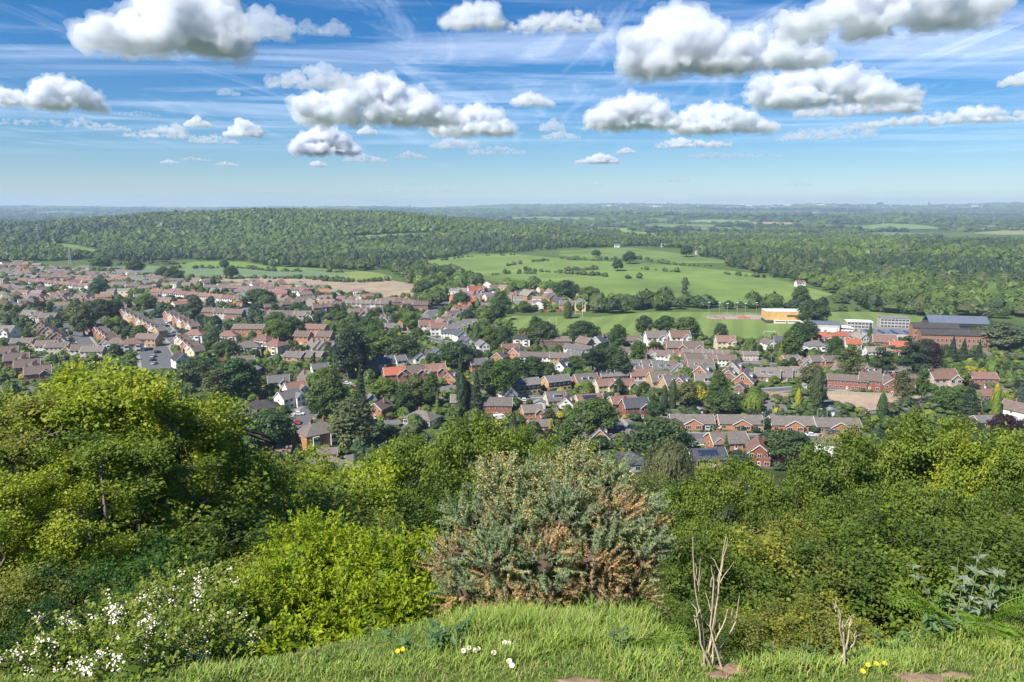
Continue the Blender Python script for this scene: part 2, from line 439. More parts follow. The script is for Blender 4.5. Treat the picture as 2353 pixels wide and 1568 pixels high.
def drape(name, prof, m, color, lift=.35, nx=None, ny=26, label=None, wob=1.5):
    """ground sheet between an upper and a lower edge given at picture columns"""
    xs = [q[0] for q in prof]; nx = nx or int(max(20, (xs[-1] - xs[0]) / 5))
    X = np.linspace(xs[0], xs[-1], nx); T = np.interp(X, xs, [q[1] for q in prof]); B = np.interp(X, xs, [q[2] for q in prof])
    T = T + wob * (fbm(X / 14, X * 0, 90) - .5) * np.minimum(1, (B - T) / 8); V = []
    P0 = at_many(X, T); P1 = at_many(X, B)
    for p0, p1 in zip(P0, P1):
        s = np.linspace(0, 1, ny); V += list(np.column_stack([p0[0] + (p1[0] - p0[0]) * s, p0[1] + (p1[1] - p0[1]) * s]))
    V = np.array(V); V = np.column_stack([V, hgt(V[:, 0], V[:, 1]) + lift])
    i = np.arange(nx - 1)[:, None] * ny + np.arange(ny - 1)[None, :]
    me = mesh_np(name, np.array(V), np.stack([i, i + 1, i + ny + 1, i + ny], -1).reshape(-1, 4), m, smooth=True)
    bm = bmesh.new(); bm.from_mesh(me); bmesh.ops.recalc_face_normals(bm, faces=bm.faces)
    if sum(f.normal.z for f in bm.faces) < 0: bmesh.ops.reverse_faces(bm, faces=bm.faces)
    bm.to_mesh(me); bm.free()
    return tag(ob(name, me, color=color), label, kind='structure')

PASTURE = [(925, 611, 613), (992, 599, 618), (1076, 586, 636), (1177, 584, 656), (1261, 592, 670), (1361, 600, 684), (1562, 611, 691), (1730, 629, 702), (1764, 637, 703), (1848, 660, 700), (1912, 676, 679)]
FIELDS = [
    ('pasture', PASTURE, 'pasture', (.150, .215, .055)),
    ('pasture', [(1285, 578, 588), (1360, 573, 597), (1450, 570, 599), (1562, 583, 606), (1640, 596, 606), (1690, 602, 606)], 'pasture', (.135, .19, .055)),
    ('playing_field', [(1146, 742, 745), (1180, 727, 758), (1260, 728, 772), (1375, 730, 780), (1462, 720, 779), (1581, 718, 776), (1700, 719, 780), (1830, 722, 780), (1870, 722, 760)], 'mown', (.155, .215, .06)),
    ('playing_field', [(1880, 718, 745), (2000, 718, 752), (2080, 724, 755), (2133, 733, 752), (2185, 741, 745)], 'mown', (.15, .205, .058)),
    ('crop_field', [(240, 615, 622), (339, 612, 635), (420, 616, 640), (500, 614, 638), (620, 622, 637), (700, 620, 638), (760, 626, 640), (800, 630, 646)], 'crop', (.14, .20, .10)),
    ('grass_field', [(395, 611, 615.5), (450, 602, 616), (520, 602, 614), (560, 603, 616), (620, 614, 622), (700, 616, 620), (790, 622, 625)], 'crop', (.15, .235, .05)),
    ('grass_field', [(740, 634, 640), (790, 626, 646), (830, 624, 647), (870, 628, 645), (900, 636, 642)], 'crop', (.19, .24, .06)),
    ('ploughed_field', [(416, 644, 650), (500, 640, 653), (620, 638, 652), (720, 641, 662), (790, 647, 674), (850, 648, 680), (900, 645, 690), (950, 655, 685), (985, 672, 682)], 'soil', (.31, .245, .17)),
    ('grass_field', [(120, 563, 566), (160, 562, 585), (200, 570, 590), (235, 577, 584)], 'pasture', (.13, .19, .06)),
    ('grass_field', [(780, 548, 555), (850, 542, 553), (950, 537, 548), (1035, 537, 545)], 'pasture', (.15, .21, .07)),
    ('grass_field', [(1308, 529, 531), (1380, 526, 533), (1450, 526, 532)], 'pasture', (.2, .26, .07)),
    ('grass_field', [(1425, 531, 539), (1480, 535, 546), (1525, 540, 546)], 'pasture', (.19, .25, .06)),
    ('grass_field', [(1995, 577, 579), (2080, 580, 585), (2110, 582, 591), (2200, 586, 592), (2235, 585, 588)], 'crop', (.27, .33, .06)),
    ('grass_field', [(1965, 522, 525), (2040, 514, 530), (2100, 517, 528), (2160, 523, 526)], 'pasture', (.16, .23, .07)),
    ('crop_field', [(1930, 538, 540), (2040, 535, 548), (2140, 538, 546)], 'crop', (.13, .2, .10)),
    ('crop_field', [(1145, 500, 503), (1250, 499, 508), (1400, 501, 506)], 'crop', (.15, .22, .1)),
    ('grass_field', [(1700, 560, 562), (1740, 556, 563), (1790, 557, 562)], 'pasture', (.19, .24, .08)), ('grass_field', [(1860, 600, 602), (1900, 597, 603), (1950, 598, 602)], 'pasture', (.17, .22, .07)), ('crop_field', [(2240, 536, 539), (2300, 531, 541), (2380, 531, 541)], 'crop', (.22, .24, .10)), ('grass_field', [(1570, 508, 511), (1640, 505, 513), (1720, 507, 512)], 'pasture', (.18, .24, .09)), ('crop_field', [(1720, 513, 515), (1770, 511, 517), (1820, 513, 516)], 'soil', (.33, .25, .17)), ('grass_field', [(1480, 519, 521), (1560, 516, 524), (1640, 517, 522)], 'pasture', (.15, .2, .08)), ('grass_field', [(40, 489, 492), (130, 486, 494), (220, 488, 493)], 'pasture', (.13, .2, .09)), ('crop_field', [(1840, 490, 492), (1900, 488, 494), (1990, 489, 493)], 'crop', (.2, .24, .12)),
    ('grass_field', [(1950, 556, 558), (2010, 552, 559), (2080, 554, 558)], 'pasture', (.16, .21, .07)), ('grass_field', [(2130, 552, 554), (2200, 549, 556), (2290, 551, 555)], 'pasture', (.15, .2, .08)), ('crop_field', [(1760, 541, 543), (1820, 537, 545), (1890, 539, 543)], 'crop', (.2, .24, .1)), ('grass_field', [(2250, 604, 606), (2310, 600, 608), (2400, 601, 610)], 'pasture', (.17, .22, .07)), ('grass_field', [(1590, 526, 528), (1650, 523, 530), (1710, 525, 529)], 'pasture', (.17, .22, .09)),
    ('bare_plot', [(1880, 902, 912), (1940, 898, 930), (1990, 908, 947), (2050, 912, 940), (2110, 912, 927), (2165, 912, 920)], 'soil', (.36, .27, .20)),
    ('tarmac_yard', [(1880, 745, 757), (1950, 742, 784), (2000, 744, 784), (2080, 745, 790), (2110, 750, 785)], 'soil', (.2, .185, .18)),
    ('sports_court', [(1622, 729, 733), (1640, 724, 735), (1750, 725, 736), (1756, 728, 733)], 'soil', (.30, .25, .21)),
]
for n_, pr, m_, c_ in FIELDS:
    far_ = pr[0][1] < 560
    drape(n_, pr, M[m_], c_, lift=(1.2 if far_ else .35) - (.12 if n_ == 'sports_court' else 0) + (.2 if n_ == 'sports_court' else 0), wob=1.0)

# ------------------------------------------------------------------ roads
M['asphalt'] = surf('asphalt', (.115, .115, .118), .95, .2, .6, use_obj=False)
M['paving'] = surf('paving', (.27, .255, .235), .95, .2, .8, use_obj=False)
M['line'] = surf('road_line', (.7, .7, .68), .8, .1, 2, use_obj=False)
ROADS = [([(1032, 683), (1012, 703), (990, 722), (968, 742), (962, 760)], 9), ([(600, 712), (560, 722), (500, 742)], 6), ([(560, 716), (600, 702), (640, 690), (672, 694)], 6.5),
         ([(360, 735), (380, 758), (408, 790), (440, 812)], 8), ([(350, 798), (358, 815), (366, 850)], 16), ([(150, 742), (178, 765), (205, 800), (215, 830)], 8),
         ([(792, 880), (750, 912), (713, 940), (690, 962), (672, 990)], 8.5), ([(1150, 925), (1200, 917), (1262, 922)], 7), ([(1100, 800), (1150, 803), (1215, 802)], 7),
         ([(1415, 988), (1500, 1000), (1590, 1006), (1740, 1009), (1905, 1010), (1960, 1004)], 7), ([(1415, 988), (1440, 978), (1400, 960)], 5),
         ([(520, 700), (430, 700), (350, 712), (300, 735)], 6), ([(690, 800), (760, 792), (830, 800)], 6), ([(880, 760), (940, 765), (1000, 785), (1100, 800)], 6),
         ([(1500, 828), (1620, 838), (1760, 838), (1900, 845)], 6), ([(1300, 880), (1400, 885), (1560, 900)], 5.5), ([(1750, 900), (1850, 890), (1950, 893)], 5.5)]
for pts, wd in ROADS:
    P = [at(*q) for q in pts]; Q = []
    for a_, b_ in zip(P, P[1:]):
        n_ = max(2, int((b_ - a_).length / 8))
        Q += [a_.lerp(b_, k / n_) for k in range(n_)]
    Q.append(P[-1])
    for _ in range(6): Q = [Q[0]] + [(Q[k - 1] + Q[k] * 2 + Q[k + 1]) / 4 for k in range(1, len(Q) - 1)] + [Q[-1]]
    for nm, hw, up, m_ in (('pavement', wd / 2 + 1.8, .26, 'paving'), ('road', wd / 2, .30, 'asphalt')):
        V = []
        for k, q in enumerate(Q):
            t = (Q[min(k + 1, len(Q) - 1)] - Q[max(k - 1, 0)]); t.z = 0; t.normalize(); s = Vector((-t.y, t.x, 0))
            for sg in (-1, 1):
                r = q + s * hw * sg; V.append((r.x, r.y, float(hgt(q.x, q.y)) + up))
        Fr = [(2 * k, 2 * k + 1, 2 * k + 3, 2 * k + 2) for k in range(len(Q) - 1)]
        me = mesh_np(nm, np.array(V), np.array(Fr), M[m_]); bm = bmesh.new(); bm.from_mesh(me)
        if sum(f.normal.z for f in bm.faces) < 0: bmesh.ops.reverse_faces(bm, faces=bm.faces)
        bm.to_mesh(me); bm.free(); tag(ob(nm, me), kind='structure')
# ================================================================== clouds
cm, nt, out = mat('cloud_vapour')
pv = nt.nodes.new('ShaderNodeVolumePrincipled'); pv.inputs['Color'].default_value = (.945, .962, .990, 1)
pv.inputs['Density'].default_value = .016; pv.inputs['Anisotropy'].default_value = .2
nt.links.new(pv.outputs[0], out.inputs['Volume'])
cmt = cm.copy(); cmt.name = 'thin_cloud_vapour'; cmt.node_tree.nodes['Principled Volume'].inputs['Density'].default_value = .006
cmf = cm.copy(); cmf.name = 'cloud_edge_vapour'; cmf.node_tree.nodes['Principled Volume'].inputs['Density'].default_value = .0045
tex1 = bpy.data.textures.new('billow', 'CLOUDS'); tex1.noise_scale = 1; tex1.noise_depth = 3

# left, right, base and height profile [(0..1 across, 0..1 of height)], height, in picture units; then the label
CL = [
 (222, 562, 146, 165, [(0, .12), (.15, .35), (.35, .55), (.5, .95), (.72, 1.0), (.88, .85), (1, .3)], 'large white cumulus with a grey base at top left, cut by the picture edge'),
 (535, 668, 112, 88, [(0, .5), (.4, .9), (.7, .95), (1, .6)], 'ragged grey cloud trailing right of the large cumulus at top left'),
 (-30, 120, 280, 42, [(0, .6), (.4, .9), (.8, .5), (1, .2)], 'low grey white cloud bank at the left picture edge'),
 (95, 228, 280, 74, [(0, .5), (.2, 1), (.5, .9), (.8, .6), (1, .1)], 'upright white puffy cloud on the left, beside the low cloud bank'),
 (615, 832, 212, 66, [(0, .35), (.3, .6), (.55, 1), (.75, .8), (1, .4)], 'flat grey cloud just left above the biggest middle cumulus'),
 (678, 1055, 283, 116, [(0, .35), (.12, .5), (.3, .75), (.5, 1), (.65, .95), (.8, .6), (1, .15)], 'biggest bright cumulus in the middle of the sky, left of centre'),
 (985, 1182, 308, 78, [(0, .2), (.3, .6), (.5, 1), (.75, .85), (1, .25)], 'white cumulus adjoining the lower right end of the big middle cumulus'),
 (672, 822, 356, 70, [(0, .3), (.25, .85), (.45, 1), (.75, .8), (1, .2)], 'round white cumulus under the left end of the big middle cumulus'),
 (518, 602, 324, 44, [(0, .2), (.4, 1), (.75, .9), (1, .4)], 'small bright round cloud, right one of the small group at left middle'),
 (428, 485, 306, 30, [(0, .3), (.5, 1), (1, .2)], 'tiny white cloud left above the small bright round cloud'),
 (298, 445, 332, 36, [(0, .2), (.4, .7), (.75, 1), (1, .2)], 'low grey cloud with a white crest at left middle'),
 (1012, 1158, 64, 66, [(0, .3), (.3, .8), (.6, 1), (.9, .9), (1, .4)], 'white cloud at the top edge right of picture centre line'),
 (1165, 1382, 72, 50, [(0, .3), (.3, .8), (.5, .9), (.9, .8), (1, .3)], 'long grey white cloud near the top edge, right of centre'),
 (1435, 1690, 172, 158, [(0, .62), (.15, .85), (.35, 1), (.6, .95), (.85, .6), (1, .4)], 'tall domed white cumulus right of centre near the top'),
 (1600, 1890, 172, 100, [(0, .5), (.25, .75), (.45, 1), (.7, .8), (.85, .5), (1, .2)], 'white cumulus joined to the right foot of the tall domed cumulus'),
 (1820, 2250, 108, 135, [(0, .3), (.2, .45), (.4, .8), (.6, 1), (.75, .9), (.88, .5), (1, .25)], 'broad white cumulus with dark grey base at top right'),
 (2200, 2420, 60, 60, [(0, .3), (.5, .8), (1, .9)], 'grey cloud streak in the top right corner'),
 (1730, 2080, 256, 92, [(0, .75), (.2, .8), (.4, 1), (.6, .8), (.85, .5), (1, .1)], 'layered grey white cumulus under the joined cumuli on the right'),
 (1835, 2085, 280, 56, [(0, .25), (.5, .45), (.75, .8), (.87, 1), (1, .3)], 'low white cloud with a raised right end under the layered cumulus'),
 (1345, 1560, 296, 84, [(0, .4), (.2, .75), (.45, 1), (.7, .9), (1, .3)], 'bright crested cumulus right of the picture centre'),
 (1540, 1785, 308, 72, [(0, .4), (.25, 1), (.5, .9), (.75, .6), (1, .1)], 'white cumulus touching the right end of the bright crested cumulus'),
 (1172, 1275, 243, 38, [(0, .4), (.4, 1), (.7, .6), (1, .2)], 'small white cloud left of the bright crested cumulus'),
 (1242, 1336, 320, 27, [(0, .3), (.5, 1), (1, .2)], 'small white cloud below a grey puff right of centre'),
 (1238, 1300, 302, 34, [(0, .5), (.5, 1), (1, .5)], 'grey puff above a small white cloud right of centre'),
 (1318, 1424, 376, 26, [(0, .2), (.5, .9), (.7, 1), (1, .3)], 'small white cloud low in the sky, leftmost of the low group right of centre'),
 (1415, 1462, 354, 17, [(0, .3), (.5, 1), (1, .3)], 'tiny white cloud upper right of the low small one'),
 (1505, 1682, 342, 26, [(0, .4), (.3, 1), (.7, .6), (1, .3)], 'long low cloud with white left crest beneath the crested cumuli'),
 (1560, 1815, 368, 20, [(0, .4), (.3, .9), (.6, .6), (1, .3)], 'thin long grey cloud, lowest under the crested cumuli'),
 (1790, 2000, 332, 38, [(0, .2), (.3, .8), (.5, .6), (.8, 1), (1, .6)], 'low grey cloud with two white crests on the right'),
 (1985, 2345, 310, 42, [(0, .2), (.4, .6), (.6, 1), (.85, .6), (1, .5)], 'long low grey white cloud near the right edge'),
 (2305, 2400, 244, 42, [(0, .3), (.5, .9), (1, .9)], 'cloud cut off by the right picture edge'),
 (-10, 212, 318, 24, [(0, .5), (.4, .6), (.85, 1), (1, .4)], 'thin grey cloud strip below the left cloud bank'),
 (215, 295, 320, 18, [(0, .4), (.5, 1), (1, .4)], 'small grey cloud at the right end of the thin left strip'),
 (272, 365, 288, 13, [(0, .4), (.6, 1), (1, .4)], 'faint flat grey cloud between the left puffy cloud and the small group'),
 (440, 548, 340, 24, [(0, .5), (.5, 1), (1, .3)], 'grey cloud under the small bright round cloud'),
 (788, 892, 375, 26, [(0, .4), (.4, 1), (1, .3)], 'small grey cloud lower right of the round cumulus'),
 (905, 985, 366, 22, [(0, .3), (.4, 1), (1, .3)], 'small grey cloud between round cumulus and the adjoining cumulus, low down'),
 (985, 1105, 342, 32, [(0, .3), (.4, 1), (1, .6)], 'grey cloud underneath the cumulus adjoining the big middle one'),
 (1070, 1215, 355, 24, [(0, .5), (.5, 1), (1, .4)], 'flat grey cloud under the adjoining cumulus, further right'),
 (712, 752, 386, 16, [(0, .6), (.5, 1), (1, .5)], 'tiny white cloud straight below the round cumulus'),
 (820, 868, 312, 24, [(0, .4), (.5, 1), (1, .4)], 'small white cloud between round cumulus and adjoining cumulus'),
 (496, 550, 387, 11, [(0, .4), (.4, 1), (1, .3)], 'tiny low cloud right of a similar pair on the left'),
 (418, 488, 378, 11, [(0, .6), (.3, 1), (1, .2)], 'tiny low cloud, middle of three on the left'),
 (370, 410, 385, 11, [(0, .4), (.5, 1), (1, .3)], 'tiny low cloud, left of the three in line'),
 (500, 552, 236, 20, [(0, .5), (.4, 1), (1, .4)], 'small dark wisp in open blue left of the grey cloud'),
 (990, 1052, 382, 10, [(0, .5), (.5, 1), (1, .4)], 'tiny flat grey cloud low in the middle sky'),
 (865, 1045, 440, 9, [(0, .7), (.3, .9), (.6, .9), (.9, 1), (1, .7)], 'thin white cloud line near the horizon in the middle'),
 (580, 650, 444, 5, [(0, .5), (.5, 1), (1, .4)], 'thin white cloud line near the horizon left of the middle'),
 (1500, 1590, 420, 9, [(0, .3), (.6, 1), (1, .4)], 'thin white cloud near the horizon right of the middle'),
 (1800, 1870, 430, 9, [(0, .3), (.6, 1), (1, .4)], 'thin pale cloud near the horizon on the right'),
 (1342, 1400, 428, 9, [(0, .3), (.5, 1), (1, .4)], 'small thin cloud near the horizon, just right of centre'),
 (668, 740, 92, 34, [(0, .5), (.5, 1), (1, .5)], 'faint grey puff right of the top left cumulus'),
 (735, 805, 92, 42, [(0, .4), (.5, 1), (1, .5)], 'second faint grey puff right of the top left cumulus'),
 (1412, 1450, 180, 34, [(0, .5), (.5, 1), (1, .5)], 'faint grey puff left below the tall domed cumulus'),
]
ico = {}
def icos(sub):
    if sub not in ico:
        bm = bmesh.new(); bmesh.ops.create_icosphere(bm, subdivisions=sub, radius=1)
        v = np.array([q.co[:] for q in bm.verts]); f = np.array([[q.index for q in fc.verts] for fc in bm.faces]); bm.free(); ico[sub] = (v, f)
    return ico[sub]

def make_cloud(k, x0, x1, yb, hp, prof, label):
    elev = math.atan((CY - yb) / F) - PITCH
    D = min(1150 / math.tan(max(elev, .012)), 52000)
    dx, dy, dz = ray((x0 + x1) / 2, yb); n = math.hypot(dx, dy); P = Vector((dx / n * D, dy / n * D, CAMZ + D * math.tan(elev)))
    u = D / F * .93; W = (x1 - x0) * u * 1.0; H = hp * u * .88
    r = random.Random(k * 7 + 3); vs, fs = [], []; V0, F0 = icos(2)
    nb = int(110 + 110 * min(1, W / H / 3)) if W / H < 12 else 420; depth = min(W * .45, H * 1.6)
    for q in range(nb):
        s = r.random(); pf = float(np.interp(s, [a_ for a_, _ in prof], [b_ for _, b_ in prof])) * (.86 + .22 * r.random())
        rad = H * (.065 + .15 * r.random() ** 1.4) * (.55 + .6 * pf); rad = min(rad, pf * H * .55 + .03 * H)
        z = max(0, (pf * H - rad)) * (r.random() ** .55) * (.12 if q % 3 == 0 else 1); y = (r.random() - .5) * depth * (1 - .55 * z / H)
        c = np.array([(s - .5) * (W - 1.4 * rad), y, z + rad * .35])
        vv = V0 * rad * np.array([1.25, 1.1, .95]) + c
        vv[:, 2] = np.where(vv[:, 2] < H * .04, H * .04 + (vv[:, 2] - H * .04) * .12, vv[:, 2])
        fs.append(F0 + len(vs) * len(V0)); vs.append(vv)
    me = mesh_np('cloud', np.concatenate(vs), np.concatenate(fs), cmt if any(q_ in label for q_ in ('grey cloud', 'grey puff', 'wisp', 'faint', 'thin', 'tiny flat')) and 'dark grey base' not in label else cm, smooth=True)
    o = ob('cloud', me, loc=P); o.rotation_euler = (0, 0, -math.atan2(dx, dy))
    m_ = o.modifiers.new('union', 'REMESH'); m_.mode = 'VOXEL'; m_.voxel_size = max(H / 34, W / 150); m_.use_smooth_shade = True
    for nz, st in ((.45, .11), (.2, .10), (.085, .05)):
        t = bpy.data.textures.new('billow', 'CLOUDS'); t.noise_scale = H * nz; t.noise_depth = 3
        dm = o.modifiers.new('billow', 'DISPLACE'); dm.texture = t; dm.strength = H * st * 2; dm.mid_level = .5; dm.texture_coords = 'LOCAL'
    m_ = o.modifiers.new('union', 'REMESH'); m_.mode = 'VOXEL'; m_.voxel_size = max(H / 40, W / 180); m_.use_smooth_shade = True
    if x1 - x0 > 95 and me.materials[0] == cm:
        f_ = ob('ragged_edge', me.copy(), o); f_.data.materials[0] = cmf; f_.scale = (1.02, 1.05, 1.04); f_.location = (0, 0, -.01 * H)
        m_ = f_.modifiers.new('union', 'REMESH'); m_.mode = 'VOXEL'; m_.voxel_size = max(H / 30, W / 130); m_.use_smooth_shade = True
        for nz, st in ((.5, .15), (.22, .2), (.1, .14)):
            t = bpy.data.textures.new('wisps', 'CLOUDS'); t.noise_scale = H * nz; t.noise_depth = 4
            dm = f_.modifiers.new('wisps', 'DISPLACE'); dm.texture = t; dm.strength = H * st * 2; dm.mid_level = .45; dm.texture_coords = 'LOCAL'
        m_ = f_.modifiers.new('union', 'REMESH'); m_.mode = 'VOXEL'; m_.voxel_size = max(H / 38, W / 170); m_.use_smooth_shade = True
    tag(o, label, 'cloud', 'cumulus clouds')
for k, (x0, x1, yb, hp, pf, lab) in enumerate(CL): make_cloud(k, x0, x1, yb, hp, pf, lab)

# thin high cloud: one sheet of ice crystals seven kilometres up
hm, nt, out = mat('cirrus_vapour')
geo = nt.nodes.new('ShaderNodeNewGeometry'); mp = nt.nodes.new('ShaderNodeMapping'); nt.links.new(geo.outputs['Position'], mp.inputs[0])
mp.inputs['Rotation'].default_value = (0, 0, .35); mp.inputs['Scale'].default_value = (.00003, .00011, 1)
f = noise_tex(nt, 1.0, 9, .6, vec=mp.outputs[0], dist=.8)
mp2 = nt.nodes.new('ShaderNodeMapping'); nt.links.new(geo.outputs['Position'], mp2.inputs[0]); mp2.inputs['Rotation'].default_value = (0, 0, -.5); mp2.inputs['Scale'].default_value = (.00022, .00005, 1)
f2 = noise_tex(nt, 1.0, 8, .65, vec=mp2.outputs[0], dist=1.2)
k1 = ramp(nt, f, [(.45, g3(0)), (.75, g3(.38))]); k2 = ramp(nt, f2, [(.52, g3(0)), (.8, g3(.27))])
k = mixc(nt, k1, k2, 1, 'ADD')
sy = nt.nodes.new('ShaderNodeSeparateXYZ'); nt.links.new(geo.outputs['Position'], sy.inputs[0])
fd = nt.nodes.new('ShaderNodeMapRange'); fd.inputs[1].default_value = 35000; fd.inputs[2].default_value = 110000; fd.inputs[3].default_value = 1; fd.inputs[4].default_value = 0
nt.links.new(sy.outputs[1], fd.inputs[0]); k = mixc(nt, k, fd.outputs[0], 1, 'MULTIPLY')
d = nt.nodes.new('ShaderNodeBsdfTranslucent'); d.inputs[0].default_value = (.9, .93, .97, 1)
tp = nt.nodes.new('ShaderNodeBsdfTransparent'); mx = nt.nodes.new('ShaderNodeMixShader')
nt.links.new(k, mx.inputs[0]); nt.links.new(tp.outputs[0], mx.inputs[1]); nt.links.new(d.outputs[0], mx.inputs[2]); nt.links.new(mx.outputs[0], out.inputs[0])
b = MB(); b.poly([(-160000, 15000, 0), (160000, 15000, 0), (160000, 170000, 0), (-160000, 170000, 0)])
tag(b.build('high_cloud_veil', hm, loc=(0, 0, 7000)), kind='stuff')
# ================================================================== foliage
def unit(n, g=None):
    g = g or rg; v = g.normal(size=(n, 3)); return v / np.linalg.norm(v, axis=1, keepdims=True)

def quads(C, Nn, size, g=None, asp=.75, long_dir=None, fold=0.0, roll=True):
    """one four-sided leaf per centre C, facing Nn; returns verts, faces"""
    g = g or rg; n = len(C); size = np.broadcast_to(np.asarray(size, float), (n,))[:, None]
    Nn = Nn / np.maximum(np.linalg.norm(Nn, axis=1, keepdims=True), 1e-9)
    t = unit(n, g) if long_dir is None else long_dir
    t = t - Nn * (t * Nn).sum(1, keepdims=True); t /= np.maximum(np.linalg.norm(t, axis=1, keepdims=True), 1e-9)
    s = np.cross(Nn, t)
    a = C - t * size * .5; c = C + t * size * .5
    b = C + s * size * .5 * asp + Nn * size * fold - t * size * .06; d = C - s * size * .5 * asp + Nn * size * fold - t * size * .06
    V = np.stack([a, b, c, d], 1).reshape(-1, 3)
    return V, np.arange(4 * n).reshape(-1, 4)

class Foliage:
    def __init__(s): s.V = []; s.F = []; s.T = []; s.n = 0
    def add(s, V, Fc, tint):
        s.V.append(V); s.F.append(np.asarray(Fc) + s.n); s.T.append(np.broadcast_to(np.asarray(tint, float), (len(Fc),))); s.n += len(V)
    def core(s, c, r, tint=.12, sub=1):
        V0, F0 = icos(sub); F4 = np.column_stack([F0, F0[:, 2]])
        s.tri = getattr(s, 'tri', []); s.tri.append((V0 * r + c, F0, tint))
    def mesh(s, name, m):
        Vs = list(s.V); Fs = [np.concatenate(s.F)] if s.F else []; T = [np.concatenate(s.T)] if s.T else []; n = s.n
        tr = []
        for V, f, t in getattr(s, 'tri', []):
            Vs.append(V); tr.append(f + n); n += len(V); T.append(np.full(len(f), t))
        if tr: Fs.append(np.concatenate(tr))
        return mesh_np(name, np.concatenate(Vs), Fs, m, fattr=np.concatenate(T))

def lobed(g, lobes, n, size, up=.35, depth=.25, asp=.75, core=.72, droop=0, tintvar=.5, F_=None):
    """leaves near the surface of lobes [(centre, radii)]"""
    F_ = F_ or Foliage(); A = np.array([r[0] * r[1] + r[0] * r[2] for _, r in lobes]); A = A / A.sum()
    for (c, r), a in zip(lobes, A):
        k = max(4, int(n * a)); d = unit(k, g); d[:, 2] = np.where(d[:, 2] < -.45, -d[:, 2], d[:, 2])
        rad = 1 - depth * g.random(k) ** 1.3 + .05 * g.normal(size=k)
        c = np.array(c, float); r = np.array(r, float)
        P = c + d * r * rad[:, None]
        if droop: P[:, 2] -= droop * g.random(k) * r[2]
        Nn = d * 1.0 + unit(k, g) * .8 + np.array([0, 0, up])
        V, Fc = quads(P, Nn, size * (.65 + .7 * g.random(k)), g, asp)
        lt = g.normal() * .1
        F_.add(V, Fc, np.clip(.5 + lt + tintvar * (g.random(k) - .5), 0, 1))
        if core: F_.core(c, r * core)
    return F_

def trunk_mesh(h, r, spread=0, n=5, g=None, top=.6):
    b = MB(); b.tube((0, 0, -.8), (0, 0, h * top), r, r * .6, 7)
    g = g or rg
    for k in range(n):
        a = 2 * math.pi * (k + g.random() * .6) / n; z = h * top * (.55 + .4 * g.random())
        b.tube((0, 0, z), (math.cos(a) * spread, math.sin(a) * spread, z + h * .3), r * .4, r * .1, 5)
    return b

# prototypes are about ten metres tall (bushes two), named by kind
PROTO = {}
def proto(kind, name, crown_mesh, trunk_mb, parts=('crown', 'trunk')):
    PROTO.setdefault(kind, []).append((name, crown_mesh, trunk_mb.mesh('trunk', M['bark']) if trunk_mb else None))

def ring_lobes(g, n, R, z0, z1, rr, flat=.8, top=True):
    L = []
    for k in range(n):
        t = (k + .5) / n; z = z0 + (z1 - z0) * t; env = math.sin(math.pi * min(1, max(.12, .18 + .78 * t))) ** .7
        a = k * 2.4 + g.random() * .8; rad = R * env * (.55 + .25 * g.random())
        L.append(((math.cos(a) * rad, math.sin(a) * rad, z), (rr * (.8 + .4 * g.random()), rr * (.8 + .4 * g.random()), rr * flat * (.8 + .3 * g.random()))))
    L.append(((0, 0, (z0 + z1) / 2), (R * .6, R * .6, (z1 - z0) * .5)))
    if top: L.append(((0, 0, z1), (rr * .9, rr * .9, rr * .7)))
    return L
for s_ in range(3):
    g = np.random.default_rng(100 + s_)
    proto('oak', 'broadleaf_tree', lobed(g, ring_lobes(g, 15, 4.6, 2.6, 8.0, 2.1), 3400, .52).mesh('crown', M['leaf']), trunk_mesh(10, .35, 2.6, g=g))
    proto('tall', 'broadleaf_tree', lobed(g, ring_lobes(g, 15, 2.9, 2.2, 8.6, 1.6, 1.0), 3000, .46).mesh('crown', M['leaf']), trunk_mesh(10, .28, 1.6, g=g))
